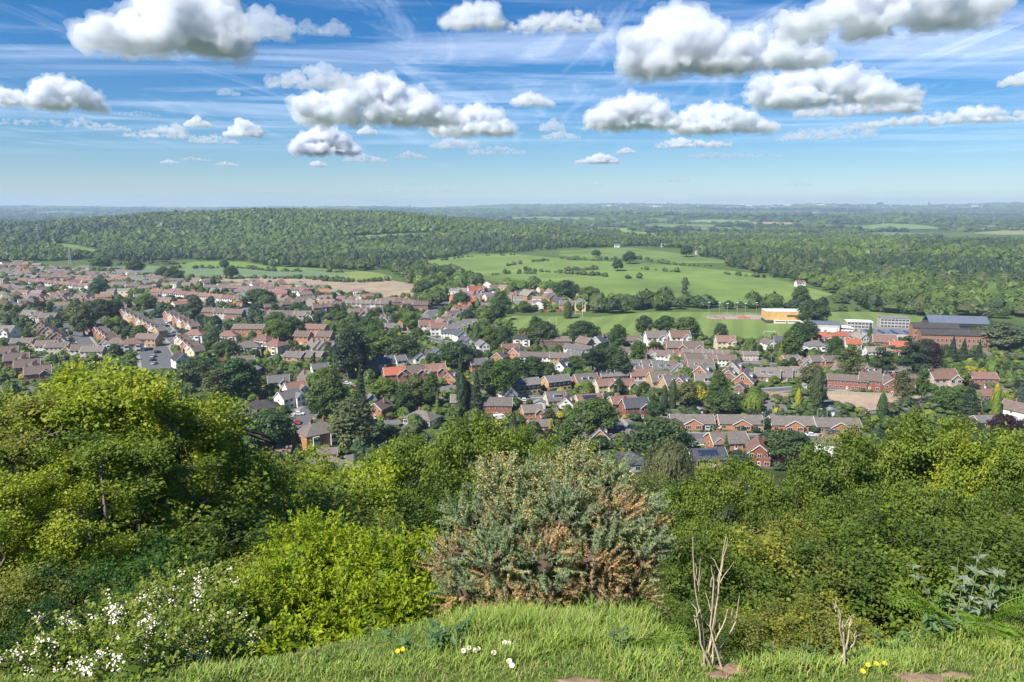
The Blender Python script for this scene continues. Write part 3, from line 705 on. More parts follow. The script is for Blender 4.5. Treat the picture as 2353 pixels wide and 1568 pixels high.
for s_ in range(2):
    g = np.random.default_rng(200 + s_)
    # conifer: tiers of drooping sprays
    F_ = Foliage(); n = 3000; t = g.random(n) ** .75; z = 1.0 + 9.0 * (1 - t) ** 1.0; z = 1.0 + 9.2 * (1 - np.sqrt(g.random(n))); rad = (10.3 - z) * .27 * (.72 + .3 * np.abs(np.sin(z * 4.1 + 1))) * (.6 + .4 * g.random(n))
    a = g.random(n) * 6.283; P = np.column_stack([np.cos(a) * rad, np.sin(a) * rad, z - rad * .25])
    Nn = np.column_stack([np.cos(a) * .6, np.sin(a) * .6, np.full(n, .8)]) + unit(n, g) * .5
    V, Fc = quads(P, Nn, .5 * (.6 + .6 * g.random(n)), g, .5, np.column_stack([np.cos(a), np.sin(a), np.full(n, -.4)])); F_.add(V, Fc, np.clip(.45 + .35 * (g.random(n) - .5) + .3 * np.sin(z * 4.1 + 1), 0, 1))
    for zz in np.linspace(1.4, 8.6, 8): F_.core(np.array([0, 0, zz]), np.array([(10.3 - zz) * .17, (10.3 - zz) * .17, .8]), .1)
    proto('conifer', 'conifer_tree', F_.mesh('crown', M['leaf']), trunk_mesh(10, .22, .3, 3, g, .8))
    # cypress: a dense upright spindle
    F_ = Foliage(); n = 3000; z = .3 + 9.6 * g.random(n); env = np.sin(np.pi * np.clip(.12 + .88 * z / 10, 0, 1)) ** .55 * 1.45; a = g.random(n) * 6.283; bu = 1 + .12 * np.sin(3 * a + z) + .08 * np.sin(7 * a - z * 2)
    rad = env * bu * (1 - .16 * g.random(n)); P = np.column_stack([np.cos(a) * rad, np.sin(a) * rad, z])
    Nn = np.column_stack([np.cos(a), np.sin(a), np.full(n, .3)]) + unit(n, g) * .45
    V, Fc = quads(P, Nn, .42 * (.6 + .7 * g.random(n)), g, .45, np.column_stack([np.cos(a) * .3, np.sin(a) * .3, np.ones(n)])); F_.add(V, Fc, np.clip(.5 + .55 * (g.random(n) - .5), 0, 1))
    for zz in np.linspace(.8, 9, 9): F_.core(np.array([0, 0, zz]), np.array([1.15, 1.15, .9]) * (np.sin(np.pi * min(1, .12 + .88 * zz / 10)) ** .55 * np.array([1, 1, 1])), .15)
    proto('cypress', 'cypress_tree', F_.mesh('crown', M['leaf']), trunk_mesh(10, .2, .2, 2, g, .3))
    # willow: hanging strands
    F_ = Foliage(); n = 240
    for k in range(n):
        d = unit(1, g)[0]; d[2] = abs(d[2]); top = np.array([d[0] * 3.7, d[1] * 3.7, 4.6 + d[2] * 4.6]); L = (2.2 + 3.2 * g.random()) * (.5 + .5 * math.hypot(d[0], d[1])); m = 16
        t = np.linspace(0, 1, m); P = np.column_stack([top[0] + d[0] * .5 * t + .1 * g.normal(size=m), top[1] + d[1] * .5 * t + .1 * g.normal(size=m), top[2] - L * t])
        Nn = np.tile([d[0], d[1], .3], (m, 1)) + unit(m, g) * .5
        V, Fc = quads(P, Nn, .44 * (.7 + .5 * g.random(m)), g, .45, np.tile([0, 0, -1.], (m, 1)) + unit(m, g) * .2); F_.add(V, Fc, np.clip(.5 + .2 * g.normal() + .25 * (g.random(m) - .5), 0, 1))
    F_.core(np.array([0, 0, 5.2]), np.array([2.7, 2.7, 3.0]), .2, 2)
    proto('willow', 'willow_tree', F_.mesh('crown', M['leaf']), trunk_mesh(10, .35, 1.8, g=g))
    # pine: bare stem, flat clumps high up
    L = [((math.cos(k * 2.4) * 1.7 * (.4 + .6 * g.random()), math.sin(k * 2.4) * 1.7 * (.4 + .6 * g.random()), 4.3 + 5.2 * k / 13), (1.5 * (1.15 - k / 26), 1.5 * (1.15 - k / 26), .62)) for k in range(14)]
    proto('pine', 'pine_tree', lobed(g, L, 2600, .4, asp=.4, core=.6).mesh('crown', M['leaf']), trunk_mesh(10, .24, 1.3, 6, g, .85))
    # birch: light and see-through
    L = ring_lobes(g, 16, 2.2, 2.4, 9.2, 1.15, 1.2)
    proto('birch', 'birch_tree', lobed(g, L, 2300, .34, depth=.6, core=.35, droop=.5).mesh('crown', M['leaf']), trunk_mesh(10, .16, 1.2, 7, g, .8))
    L = ring_lobes(g, 7, 1.1, .5, 1.5, .6, .8)
    proto('bush', 'garden_shrub', lobed(g, L, 1000, .2).mesh('foliage', M['leaf']), None)

def add_tree(kind, X, Y, h, col, w=1.0, label=None, cat='tree', group=None, name=None, rz=None, k=None, desc=None, z=None):
    """h: height in metres; w: width factor"""
    P = PROTO[kind]; nm, cr, tr = P[(k if k is not None else rg.integers(0, 99)) % len(P)]
    s = h / (10.3 if kind != 'bush' else 2.0)
    zz = float(hgt(X, Y)) if z is None else z
    if tr is None:
        r = ob(name or nm, cr, color=col); r.location = (X, Y, zz - .1 * h)
    else:
        r = empty(name or nm, (X, Y, zz))
        ob('crown', cr, r, color=col); ob('trunk', tr, r)
    r.rotation_euler = (0, 0, rg.random() * 6.28 if rz is None else rz); r.scale = (s * w, s * w, s)
    tag(r, label, cat, group)
    if label is None: TODO.append((r, desc or nm.replace('_', ' '), (X, Y, zz + h * .5), h))
    return r

# ------------------------------------------------------------------ the woods: thousands of crowns that read as one mass
G_ = {'oak': (.070, .105, .026), 'light': (.095, .14, .028), 'dark': (.050, .080, .028), 'fir': (.038, .062, .030), 'lime': (.11, .16, .032), 'olive': (.095, .11, .042),
      'gold': (.30, .27, .03), 'purple': (.032, .014, .018), 'blue': (.07, .10, .085), 'yellowgreen': (.16, .20, .035), 'grey': (.09, .11, .06)}
def lump_proto(seed, kind, sub=2, nl=80, qs=1.0):
    g = np.random.default_rng(seed); V0, F0 = icos(sub); V = V0.copy()
    if kind == 'round':
        r = 1 + .34 * (np.sin(V0 @ unit(5, g).T * 4.5 + g.random(5) * 6).sum(1) / 5) * 1.6 + .07 * g.normal(size=len(V0))
        V = V0 * r[:, None] * np.array([1, 1, .85]); V[:, 2] = np.where(V[:, 2] < -.3, -.3 + (V[:, 2] + .3) * .4, V[:, 2]) + .45
        d = unit(nl, g); d[:, 2] = np.abs(d[:, 2]) * 1.0 - .1; P = d * np.array([1.02, 1.02, .9]) * (.9 + .22 * g.random(nl))[:, None] + [0, 0, .45]
        Vq, Fq_ = quads(P, d + unit(nl, g) * .7 + [0, 0, .4], .36 * qs * (.6 + .7 * g.random(nl)), g, .8)
    else:
        z = (V0[:, 2] + 1) / 2; V = np.column_stack([V0[:, 0] * (1.02 - z) * 1.0, V0[:, 1] * (1.02 - z) * 1.0, z * 2.6]) * (1 + .12 * g.normal(size=len(V0)))[:, None]
        z = g.random(nl) ** 1.3; a = g.random(nl) * 6.28; rad = (1 - z) * .75 + .08; P = np.column_stack([np.cos(a) * rad, np.sin(a) * rad, z * 2.6])
        Vq, Fq_ = quads(P, np.column_stack([np.cos(a), np.sin(a), np.full(nl, .7)]) + unit(nl, g) * .5, .3 * qs * (.6 + .7 * g.random(nl)), g, .6)
    return V, F0, Vq, Fq_
LP_LOW = [lump_proto(340 + k, 'round', 2, 30, .9) for k in range(5)] + [lump_proto(350 + k, 'cone', 1, 30, 1.0) for k in range(2)]
LP = [lump_proto(300 + k, 'round') for k in range(5)] + [lump_proto(320 + k, 'cone') for k in range(2)]

def mass(name, X, Y, R, col, conif, kind='stuff', label=None, sink=0.0, hs_=1.0, low=None):
    """crowns at X, Y with radius R, one mesh"""
    Z = hgt(X, Y); Vs = []; tri = []; quad = []; Ct = []; Cq = []; Tt = []; Tq = []; n = 0
    vi = rg.integers(0, 5, len(X)); ci = rg.integers(5, 7, len(X)); pick = np.where(conif, ci, vi)
    low = np.zeros(len(X), bool) if low is None else low
    for k, (V, f, Vq, fq) in enumerate(LP + LP_LOW):
        s = np.nonzero((pick == k % 7) & (low == (k >= 7)))[0]
        if not len(s): continue
        a = rg.random(len(s)) * 6.283; ca, sa = np.cos(a), np.sin(a)
        sc = np.stack([R[s] * (.85 + .3 * rg.random(len(s))), R[s] * (.85 + .3 * rg.random(len(s))), R[s] * (.8 + .5 * rg.random(len(s))) * hs_], 1)
        for VV, ff, tl, cl, TL, tt in ((V, f, tri, Ct, Tt, .38), (Vq, fq, quad, Cq, Tq, None)):
            W = VV[None] * sc[:, None, :]
            x = W[..., 0] * ca[:, None] - W[..., 1] * sa[:, None] + X[s, None]; y = W[..., 0] * sa[:, None] + W[..., 1] * ca[:, None] + Y[s, None]
            z = W[..., 2] + (Z[s] + R[s] * (.35 - sink))[:, None]
            Vs.append(np.stack([x, y, z], -1).reshape(-1, 3))
            tl.append((ff[None] + (np.arange(len(s)) * len(VV))[:, None, None] + n).reshape(-1, ff.shape[1])); n += len(s) * len(VV)
            cl.append(np.repeat(col[s], len(ff), 0)); TL.append(np.clip((.45 if tt else .55) + .28 * (rg.random(len(s) * len(ff)) - .5), 0, 1))
    me = mesh_np(name, np.concatenate(Vs), [np.concatenate(quad), np.concatenate(tri)], M['leafc'], fattr=np.concatenate(Tq + Tt), fcol=np.concatenate(Cq + Ct))
    return tag(ob(name, me), label, kind=kind)

WOODS = [
    [(-400, 500), (0, 497), (330, 483), (500, 476), (900, 480), (1050, 500), (1200, 512), (1330, 522), (1480, 538), (1600, 545), (1600, 572), (1450, 566), (1290, 573), (1200, 581), (1000, 596), (925, 608), (915, 624), (830, 622), (780, 622), (620, 612), (560, 600), (420, 598), (330, 607), (200, 596), (100, 602), (-400, 620)],
    [(905, 630), (930, 612), (1060, 634), (1110, 655), (1090, 668), (1040, 680), (1010, 700), (990, 715), (975, 690), (960, 665)],
    [(1600, 545), (1800, 528), (2100, 546), (2360, 560), (3200, 560), (3200, 760), (2353, 745), (2200, 742), (2133, 733), (2000, 714), (1920, 700), (1925, 676), (1850, 652), (1780, 640), (1640, 604), (1600, 590)],
    [(1160, 655), (1340, 672), (1390, 700), (1560, 696), (1770, 706), (1900, 700), (1900, 714), (1800, 716), (1600, 712), (1480, 715), (1380, 726), (1340, 700), (1300, 680), (1170, 676)],
]
HOLES = [f[1] for f in FIELDS if f[0] not in ('bare_plot', 'tarmac_yard', 'sports_court')]
def in_prof(u, v, pr, pad=0):
    xs = [q[0] for q in pr]
    return (u > xs[0]) & (u < xs[-1]) & (v > np.interp(u, xs, [q[1] for q in pr]) - pad) & (v < np.interp(u, xs, [q[2] for q in pr]) + pad)

def scatter(y0, y1, a0, a1, step, jit=.45):
    xs = np.arange(a0 * y1, a1 * y1, step); ys = np.arange(y0, y1, step)
    X, Y = np.meshgrid(xs, ys); X = X.ravel() + step * jit * 2 * (rg.random(X.size) - .5); Y = Y.ravel() + step * jit * 2 * (rg.random(Y.size) - .5)
    k = (X > a0 * Y) & (X < a1 * Y); return X[k], Y[k]

def species(X, Y, n):
    a = fbm(X / 190, Y / 190, 120) + .16 * np.exp(-((X + 480) / 480) ** 2) * ss(1450, 1800, Y) * (1 - ss(2500, 3000, Y)) - .15 * (X < -900) * (Y > 1400); b = rg.random(n); c = fbm(X / 60, Y / 60, 130)  # more pale crowns on the hill paint in its sunlit look
    pal = np.array([G_['oak'], G_['light'], G_['dark'], G_['olive'], G_['lime'], G_['fir']])
    i = np.where(a > .55, np.where(b < .6, 1, np.where(b < .85, 0, 4)), np.where(a > .42, np.where(b < .5, 0, np.where(b < .75, 3, 2)), np.where(b < .6, 2, np.where(b < .8, 0, 5))))
    conif = (a < .40) & (b < .55) | (i == 5); i = np.where(conif, 5, i)
    return pal[i] * 1.08 * (.82 + .36 * rg.random((n, 1))) * (.62 + .72 * c[:, None]), conif

X, Y = scatter(560, 3000, -1.0, 1.0, 12.5)
Z = hgt(X, Y); u, v, _ = proj(X, Y, Z)
keep = np.zeros(len(X), bool)
for w_ in WOODS: keep |= inpoly(u, v, w_)
for h_ in HOLES: keep &= ~in_prof(u, v, h_, 1.0)
keep &= ~((Y > 2450) & (X < 300)); keep &= rg.random(len(X)) < np.where(Y > 1700, .8, .93)
X, Y = X[keep], Y[keep]; u, v = u[keep], v[keep]
R = 6.2 * (.75 + .5 * rg.random(len(X))); col, con = species(X, Y, len(X)); R = np.where(con, R * .62, R)
con &= ~((u > 1100) & (v > 640))
NW = len(X)
mass('woodland', X, Y, R, col, con, label='dense mixed woodland covering the hill and the valley beyond the village', low=Y > 1500)

# hedgerows, copses and small woods of the far plain
X, Y = scatter(2300, 7800, -.8, .8, 46); idx, e = cells(X, Y); h1 = fbm(X / 420, Y / 420, 140)
u, v, _ = proj(X, Y, hgt(X, Y)); keep = ((e < 38) & (rg.random(len(X)) < .85)) | (h1 > .60) | (v < 496) & (rg.random(len(X)) < .2)
for h_ in HOLES: keep &= ~in_prof(u, v, h_, .8)
X, Y = X[keep], Y[keep]; col, con = species(X, Y, len(X)); R = (11 + 7 * rg.random(len(X))) * (1 + (Y - 2300) / 6000)
mass('hedgerow_trees', X, Y, R, col * .9, con & False, label='hedgerows and copses of the far farmland', sink=.4, hs_=.6, low=Y > 0)
NW2 = len(X)
X, Y = scatter(7800, 10300, -.8, .8, 95); h1 = fbm(X / 700, Y / 500, 150); keep = (h1 > .47); X, Y = X[keep], Y[keep]
col, con = species(X, Y, len(X)); R = 26 + 18 * rg.random(len(X))
mass('ridge_woods', X, Y, R, col, con & False, label='dark woods along the far ridge', sink=.9, hs_=.45, low=Y > 0)
print('woods', NW, NW2, len(X))
# ================================================================== houses
W_ = {'white': (.80, .785, .74), 'cream': (.66, .56, .38), 'buff': (.52, .34, .17), 'brick': (.37, .18, .115), 'orange': (.50, .225, .115), 'red': (.31, .115, .075), 'pink': (.62, .50, .43), 'brown': (.22, .12, .08), 'grey': (.42, .41, .39)}
R_ = {'brown': (.185, .14, .118), 'greybrown': (.195, .168, .148), 'grey': (.18, .172, .168), 'slate': (.095, .10, .115), 'redbrown': (.245, .145, .112), 'red': (.40, .13, .075), 'dark': (.07, .065, .06), 'pale': (.28, .25, .21)}
WALLWORD = {'white': 'white rendered', 'cream': 'cream rendered', 'buff': 'buff brick', 'brick': 'red brick', 'orange': 'orange brick', 'red': 'dark red brick', 'pink': 'pinkish', 'brown': 'brown clad', 'grey': 'grey walled'}
ROOFWORD = {'brown': 'brown', 'greybrown': 'grey brown', 'grey': 'grey', 'slate': 'dark slate', 'redbrown': 'red brown', 'red': 'bright red', 'dark': 'near black', 'pale': 'pale'}

def window(x, z, w, h, face, y, bars=2):
    """white framed window standing 6 cm proud of a wall; face: 'f','b' (y const) or 'l','r' (x const)"""
    b = MB(); fr = .09
    def bx(a0, a1, z0, z1, d0, d1, m):
        if face == 'f': b.box(a0, a1, y - d1, y - d0, z0, z1, m)
        elif face == 'b': b.box(a0, a1, y + d0, y + d1, z0, z1, m)
        elif face == 'l': b.box(y - d1, y - d0, a0, a1, z0, z1, m)
        else: b.box(y + d0, y + d1, a0, a1, z0, z1, m)
    bx(x - w / 2, x + w / 2, z, z + h, -.05, .06, 0)
    n = max(1, bars); pw = (w - fr * (n + 1)) / n
    for k in range(n):
        a = x - w / 2 + fr + k * (pw + fr); bx(a, a + pw, z + fr, z + h - fr, .0, .085, 1)
    return b

def house(name, w=9, d=8, eave=5, rise=2.6, ridge='x', front=None, dormers=(), chim=((.5, 0),), storeys=2, wins=None, garage=None, porch=True, barge=True, band=None, solar=None, hip=False, side_win=True, gable_tone=None, bay=False):
    """front faces -y. front=(centre x, width, depth out) adds a forward gable"""
    r = empty(name); hw, hd = w / 2, d / 2
    b = MB()
    if hip: b.box(-hw, hw, -hd, hd, 0, eave)
    elif ridge == 'x': b.prism([(-hd, 0), (hd, 0), (hd, eave), (0, eave + rise), (-hd, eave)], 'x', -hw, hw)
    else: b.prism([(-hw, 0), (hw, 0), (hw, eave), (0, eave + rise), (-hw, eave)], 'y', -hd, hd)
    wall = b.build('wall', M['brick'], r); t = .14; ov = .35
    q = MB()
    if hip:
        L = max(0, hw - hd) if w >= d else 0; L2 = max(0, hd - hw) if d > w else 0
        z0, z1 = eave + .002, eave + rise; a, c = hw + ov, hd + ov
        P = [(-a, -c, z0), (a, -c, z0), (a, c, z0), (-a, c, z0)]; T = [(-L, -L2, z1), (L, -L2, z1), (L, L2, z1), (-L, L2, z1)]
        q.poly(P[::-1]); Pt = [(x, y, z + t) for x, y, z in P]
        for k in range(4): q.poly([P[k], P[(k + 1) % 4], Pt[(k + 1) % 4], Pt[k]]); q.poly([Pt[k], Pt[(k + 1) % 4], T[(k + 1) % 4], T[k]])
    else:
        span = hd if ridge == 'x' else hw; sl = rise / span; e = span + ov; ze = eave - ov * sl
        sec = [(-e, ze + .01), (0, eave + rise + .01), (e, ze + .01), (e, ze + .01 + t), (0, eave + rise + .01 + t * 1.1), (-e, ze + .01 + t)]
        L = (hw if ridge == 'x' else hd) + .28; q.prism(sec, ridge, -L, L)
        if barge:
            for s in (-1, 1):
                g = MB(); g.prism([(-e, ze - .16), (0, eave + rise - .14), (e, ze - .16), (e, ze + .12), (0, eave + rise + .18), (-e, ze + .12)], ridge, *sorted((s * (L + .01), s * (L + .09))))
                g.build('bargeboard', M['trim'], r)
    if front:
        fx, fw, fo = front; fr_ = min(rise * .98, fw / 2 * (rise / (hd if ridge == 'x' else hw)) * 1.0); fr_ = max(fr_, fw * .26)
        g = MB(); y0 = -hd - fo; g.prism([(fx - fw / 2, 0), (fx + fw / 2, 0), (fx + fw / 2, eave - .03), (fx, eave + fr_ - .03), (fx - fw / 2, eave - .03)], 'y', y0, -.4)
        fg = g.build('front_gable', M['brick'], r)
        e = fw / 2 + .3; sl = fr_ / (fw / 2); ze = eave - .3 * sl
        q.prism([(fx - e, ze + .03), (fx, eave + fr_ + .03), (fx + e, ze + .03), (fx + e, ze + .17), (fx, eave + fr_ + .18), (fx - e, ze + .17)], 'y', y0 - .3, -.2)
        g = MB(); g.prism([(fx - e, ze - .14), (fx, eave + fr_ - .12), (fx + e, ze - .14), (fx + e, ze + .14), (fx, eave + fr_ + .2), (fx - e, ze + .14)], 'y', y0 - .4, y0 - .31); g.build('bargeboard', M['trim'], r)
    roof = q.build('roof', M['tiles'], r)
    for cx_, cy_ in chim:
        x, y = (cx_ * (w - 1.2) - (w - 1.2) / 2 if ridge == 'x' or hip else cx_ * (w * .5) - w * .25), cy_ * d
        top = eave + rise + .9; zb = eave + .3
        c = MB(); c.box(x - .42, x + .42, y - .32, y + .32, zb, top); c.box(x - .5, x + .5, y - .4, y + .4, top, top + .14); ch = c.build('chimney', M['brick'], r)
        c = MB(); c.tube((x - .2, y, top + .14), (x - .2, y, top + .6), .13, .11, 8); c.tube((x + .2, y, top + .14), (x + .2, y, top + .6), .13, .11, 8); c.build('chimney_pot', M['pot'], ch)
    yf = -hd
    if band:   # hung cladding across the upper storey
        c = MB(); c.box(-hw + .3, hw - .3, yf - .1, yf + .05, 2.7, eave - .15); c.build('cladding_panel', M['brick'], r)
    W = wins if wins is not None else []
    if wins is None:
        n = max(2, int(round(w / 2.8)))
        for s in range(storeys):
            for k in range(n):
                x = -hw + w * (k + .5) / n
                if s == 0 and k == n // 2 and porch: continue
                W.append((x, .9 + 2.6 * s, 1.7 if s == 0 else 1.45, 1.25, 'f'))
        if side_win: W.append((0, .9 + 2.6 * (storeys - 1), 1.1, 1.1, 'r')); W.append((0, .9 + 2.6 * (storeys - 1), 1.1, 1.1, 'l'))
    for x, z, ww, hh, fc in W:
        y = {'f': hd, 'b': hd, 'l': hw, 'r': hw}[fc]; yy_ = -y if fc in 'fl' else y
        if fc == 'f' and front and abs(x - front[0]) < front[1] / 2: yy_ = -hd - front[2]
        elif fc == 'f' and band and z > 2.6: yy_ -= .1
        window(x, z, ww, hh, fc, yy_, 3 if ww > 1.8 else 2).build('window', [M['trim'], M['glass']], r)
    if porch:
        x = 0 if not front else -hw * .6
        x = w * ((n // 2 + .5) / n) - hw if wins is None else x
        yy_ = -hd - (front[2] if front and abs(x - front[0]) < front[1] / 2 else 0)
        c = MB(); c.box(x - .5, x + .5, yy_ - .07, yy_ + .05, .05, 2.1, 0); c.box(x - .3, x + .3, yy_ - .09, yy_ - .06, 1.2, 1.9, 1); c.build('door', [M['trim'], M['glass']], r)
    for x, dw in dormers:
        span = hd if ridge == 'x' else hw; z0 = eave + rise * .28; hgt_ = min(1.5, rise * .55); c = MB()
        if ridge == 'x':
            yb = -span * (1 - .28) - .0; c.box(x - dw / 2, x + dw / 2, yb, -.3, z0, z0 + hgt_, 0); c.box(x - dw / 2 - .15, x + dw / 2 + .15, yb - .2, -.2, z0 + hgt_, z0 + hgt_ + .14, 2)
            n_ = 2 if dw < 2.5 else 3
            for k in range(n_):
                a = x - dw / 2 + .18 + k * (dw - .2) / n_; c.box(a, a + (dw - .2) / n_ - .16, yb - .03, yb + .02, z0 + .35, z0 + hgt_ - .15, 1)
        else:
            xb = span * (1 - .28); c.box(.3, xb, x - dw / 2, x + dw / 2, z0, z0 + hgt_, 0); c.box(.2, xb + .2, x - dw / 2 - .15, x + dw / 2 + .15, z0 + hgt_, z0 + hgt_ + .14, 2)
            c.box(xb - .02, xb + .03, x - dw / 2 + .2, x + dw / 2 - .2, z0 + .35, z0 + hgt_ - .15, 1)
        c.build('dormer', [M['trim'], M['glass'], M['felt']], r)
    if garage:
        gx, gw = garage; c = MB(); c.box(gx - gw / 2, gx + gw / 2, -hd * .6, hd * .6, 0, 2.45); gr = c.build('garage', M['brick'], r)
        c = MB(); c.box(gx - gw / 2 - .15, gx + gw / 2 + .15, -hd * .6 - .2, hd * .6 + .1, 2.452, 2.62); c.build('garage_roof', M['felt'], gr)
        c = MB(); c.box(gx - gw / 2 + .25, gx + gw / 2 - .25, -hd * .6 - .05, -hd * .6 + .02, .05, 2.15); c.build('garage_door', M['trim'], gr)
    if bay:
        for x in ((-hw * .5, hw * .5) if w > 8 else (hw * .3,)):
            c = MB(); c.box(x - 1.1, x + 1.1, yf - .7, yf + .1, 0, eave - .3, 0)
            for z in ((.8, 2.0), (3.3, 4.4)) if eave > 4 else ((.8, 2.0),): c.box(x - .95, x + .95, yf - .74, yf - .69, z[0], z[1], 1)
            c.build('bay_window', [M['trim'], M['glass']], r)
    if solar:
        span = hd if ridge == 'x' else hw; c = MB(); a = math.atan2(rise, span)
        n_ = solar
        for k in range(n_):
            x0 = -n_ * .55 + k * 1.1
            def pt(x, s): return (x, -span * (1 - s), eave + rise * s + .26)
            p0, p1, p2, p3 = pt(x0, .3), pt(x0 + 1.0, .3), pt(x0 + 1.0, .78), pt(x0, .78)
            c.hexa([p0, p1, p2, p3] + [(p[0], p[1], p[2] + .05) for p in (p0, p1, p2, p3)])
        c.build('solar_panel', M['solar'], r)
    return r

M['felt'] = surf('roofing_felt', (.2, .2, .205), .9, .15, 2, use_obj=False)
M['solar'] = surf('solar_cells', (.02, .03, .07), .25, .1, 2, use_obj=False, spec=.7)
HP = {}
def hp(key, word, **k): HP[key] = (lambda: house(k.pop('name'), **k)), word, {}
SPECS = {
 'terrace': ('terraced house', dict(name='terraced_house', w=6.2, d=8, eave=5.0, rise=2.5, chim=((.02, 0),))),
 'semi': ('semi detached pair', dict(name='semi_detached_house', w=13, d=8, eave=5.1, rise=2.7, chim=((.5, 0),))),
 'semiband': ('dark clad semi pair', dict(name='semi_detached_house', w=13.5, d=9, eave=5.2, rise=2.6, chim=((.35, 0),), band=True, garage=None)),
 'det': ('detached house', dict(name='detached_house', w=9.5, d=8, eave=5.1, rise=2.8, chim=((.05, 0),), garage=(6.2, 3))),
 'gable': ('gable fronted house', dict(name='gabled_house', w=7.5, d=10, eave=4.9, rise=3.0, ridge='y', chim=((.9, .1),))),
 'lhouse': ('cross gabled house', dict(name='gabled_house', w=11, d=8, eave=5.0, rise=3.1, front=(2.9, 4.6, 1.6), chim=((.05, 0),))),
 'hip': ('bay windowed house', dict(name='hipped_house', w=12, d=9, eave=5.1, rise=3.1, hip=True, chim=((.3, .0), (.7, .0)), bay=True, wins=[(0, 3.4, 1.2, 1.2, 'f'), (0, 3.3, 1.2, 1.2, 'l'), (0, 3.3, 1.2, 1.2, 'r')])),
 'hip1': ('hipped bungalow', dict(name='hipped_bungalow', w=13, d=9, eave=2.7, rise=2.9, hip=True, chim=((.4, .0),), storeys=1)),
 'bungalow': ('bungalow', dict(name='bungalow', w=11, d=8, eave=2.6, rise=2.4, chim=((.2, 0),), storeys=1)),
 'bungpair': ('bungalow pair', dict(name='bungalow_pair', w=17, d=8.5, eave=2.7, rise=2.5, front=(0, 7.2, 1.1), chim=(), storeys=1, wins=[(-6.9, .8, 1.6, 1.3, 'f'), (-2.0, .8, 2.2, 1.3, 'f'), (2.0, .8, 2.2, 1.3, 'f'), (6.9, .8, 1.6, 1.3, 'f')], porch=False)),
 'chalet': ('steep gabled chalet', dict(name='chalet_bungalow', w=8.5, d=11, eave=2.7, rise=4.0, ridge='y', dormers=((.5, 3.6),), chim=((.1, -.1),), storeys=1, wins=[(-1.8, .8, 1.8, 1.3, 'f'), (1.8, .8, 1.8, 1.3, 'f'), (0, 3.6, 1.6, 1.2, 'f'), (1, 3.2, .5, .5, 'l')], porch=False)),
 'chaletx': ('twin dormer chalet', dict(name='chalet_bungalow', w=13, d=9, eave=2.7, rise=3.9, dormers=((-2.6, 1.7), (1.2, 1.7)), chim=((.9, 0),), storeys=1)),
 'chaletw': ('wide dormer chalet', dict(name='chalet_bungalow', w=10, d=9, eave=2.7, rise=3.8, dormers=((0.5, 4.2),), chim=((.1, 0),), storeys=1)),
 'block': ('long house', dict(name='long_house', w=20, d=8.5, eave=5.1, rise=2.5, chim=(), garage=None)),
 'solarb': ('solar panelled bungalow', dict(name='solar_bungalow', w=12, d=8, eave=2.7, rise=2.6, solar=6, storeys=1)),
}
def get_proto(key):
    if key not in HP:
        k = dict(SPECS[key][1]); n = k.pop('name'); HP[key] = [house(n, **k), False]
    return HP[key]

def add_house(key, px, py, wall='brick', roof='greybrown', yaw=0, label=None, lift=2.5, s=1.0, group='houses of the village', pos=None, front=None, sw=None):
    """px, py: the middle of the house in the picture"""
    p = get_proto(key); r = copy_tree(p[0]) if p[1] else p[0]; p[1] = True
    P = pos if pos is not None else at(px, py, lift)
    r.location = (P.x, P.y, P.z - .15); r.rotation_euler = (0, 0, math.radians(yaw)); r.scale = (s, s, s) if sw is None else (s * sw, s, s)
    j = 1 + (random.random() - .5) * .22; wc = tuple(c * j for c in W_[wall]); j2 = 1 + (random.random() - .5) * .35; rc = tuple(c * j2 for c in R_[roof])
    chc = tuple(c * j for c in (W_['brick'] if wall in ('white', 'cream', 'brick', 'orange', 'grey') else wc))
    for c in kids(r):
        n = c.name.split('.')[0]
        if n in ('wall', 'garage'): c.color = (*wc, 1)
        elif n == 'roof': c.color = (*rc, 1)
        elif n == 'chimney': c.color = (*chc, 1)
        elif n == 'front_gable': c.color = (*(W_[front] if front else wc), 1)
        elif n == 'cladding_panel': c.color = (.045, .03, .028, 1)
        for cc_ in kids(c): cc_.color = c.color
    tag(r, label, 'bungalow' if key in ('hip1', 'bungalow', 'bungpair', 'solarb') else 'chalet' if 'chalet' in key else 'terraced house' if key == 'terrace' else 'house', group); HOUSES.append((P.x, P.y, max(6, SPECS[key][1]['w'] * .6 * s)))
    if label is None: TODO.append((r, f"{WALLWORD[wall]} {SPECS[key][0]}, {ROOFWORD[roof]} roof", (P.x, P.y, P.z + 3), 7))
    return r
HOUSES = []

def row(key, p0, p1, n, walls, roofs, yaw, lift=2.5, s=1.0, jy=2, group='houses of the village'):
    for k in range(n):
        t = (k + .5) / n; x = p0[0] + (p1[0] - p0[0]) * t; y = p0[1] + (p1[1] - p0[1]) * t
        ky = key[k % len(key)] if isinstance(key, (list, tuple)) else key
        add_house(ky, x, y, walls[k % len(walls)], roofs[(k * 2 + 1) % len(roofs)] if len(roofs) > 1 else roofs[0], yaw + random.uniform(-jy, jy), lift=lift, s=s, group=group)

H = add_house
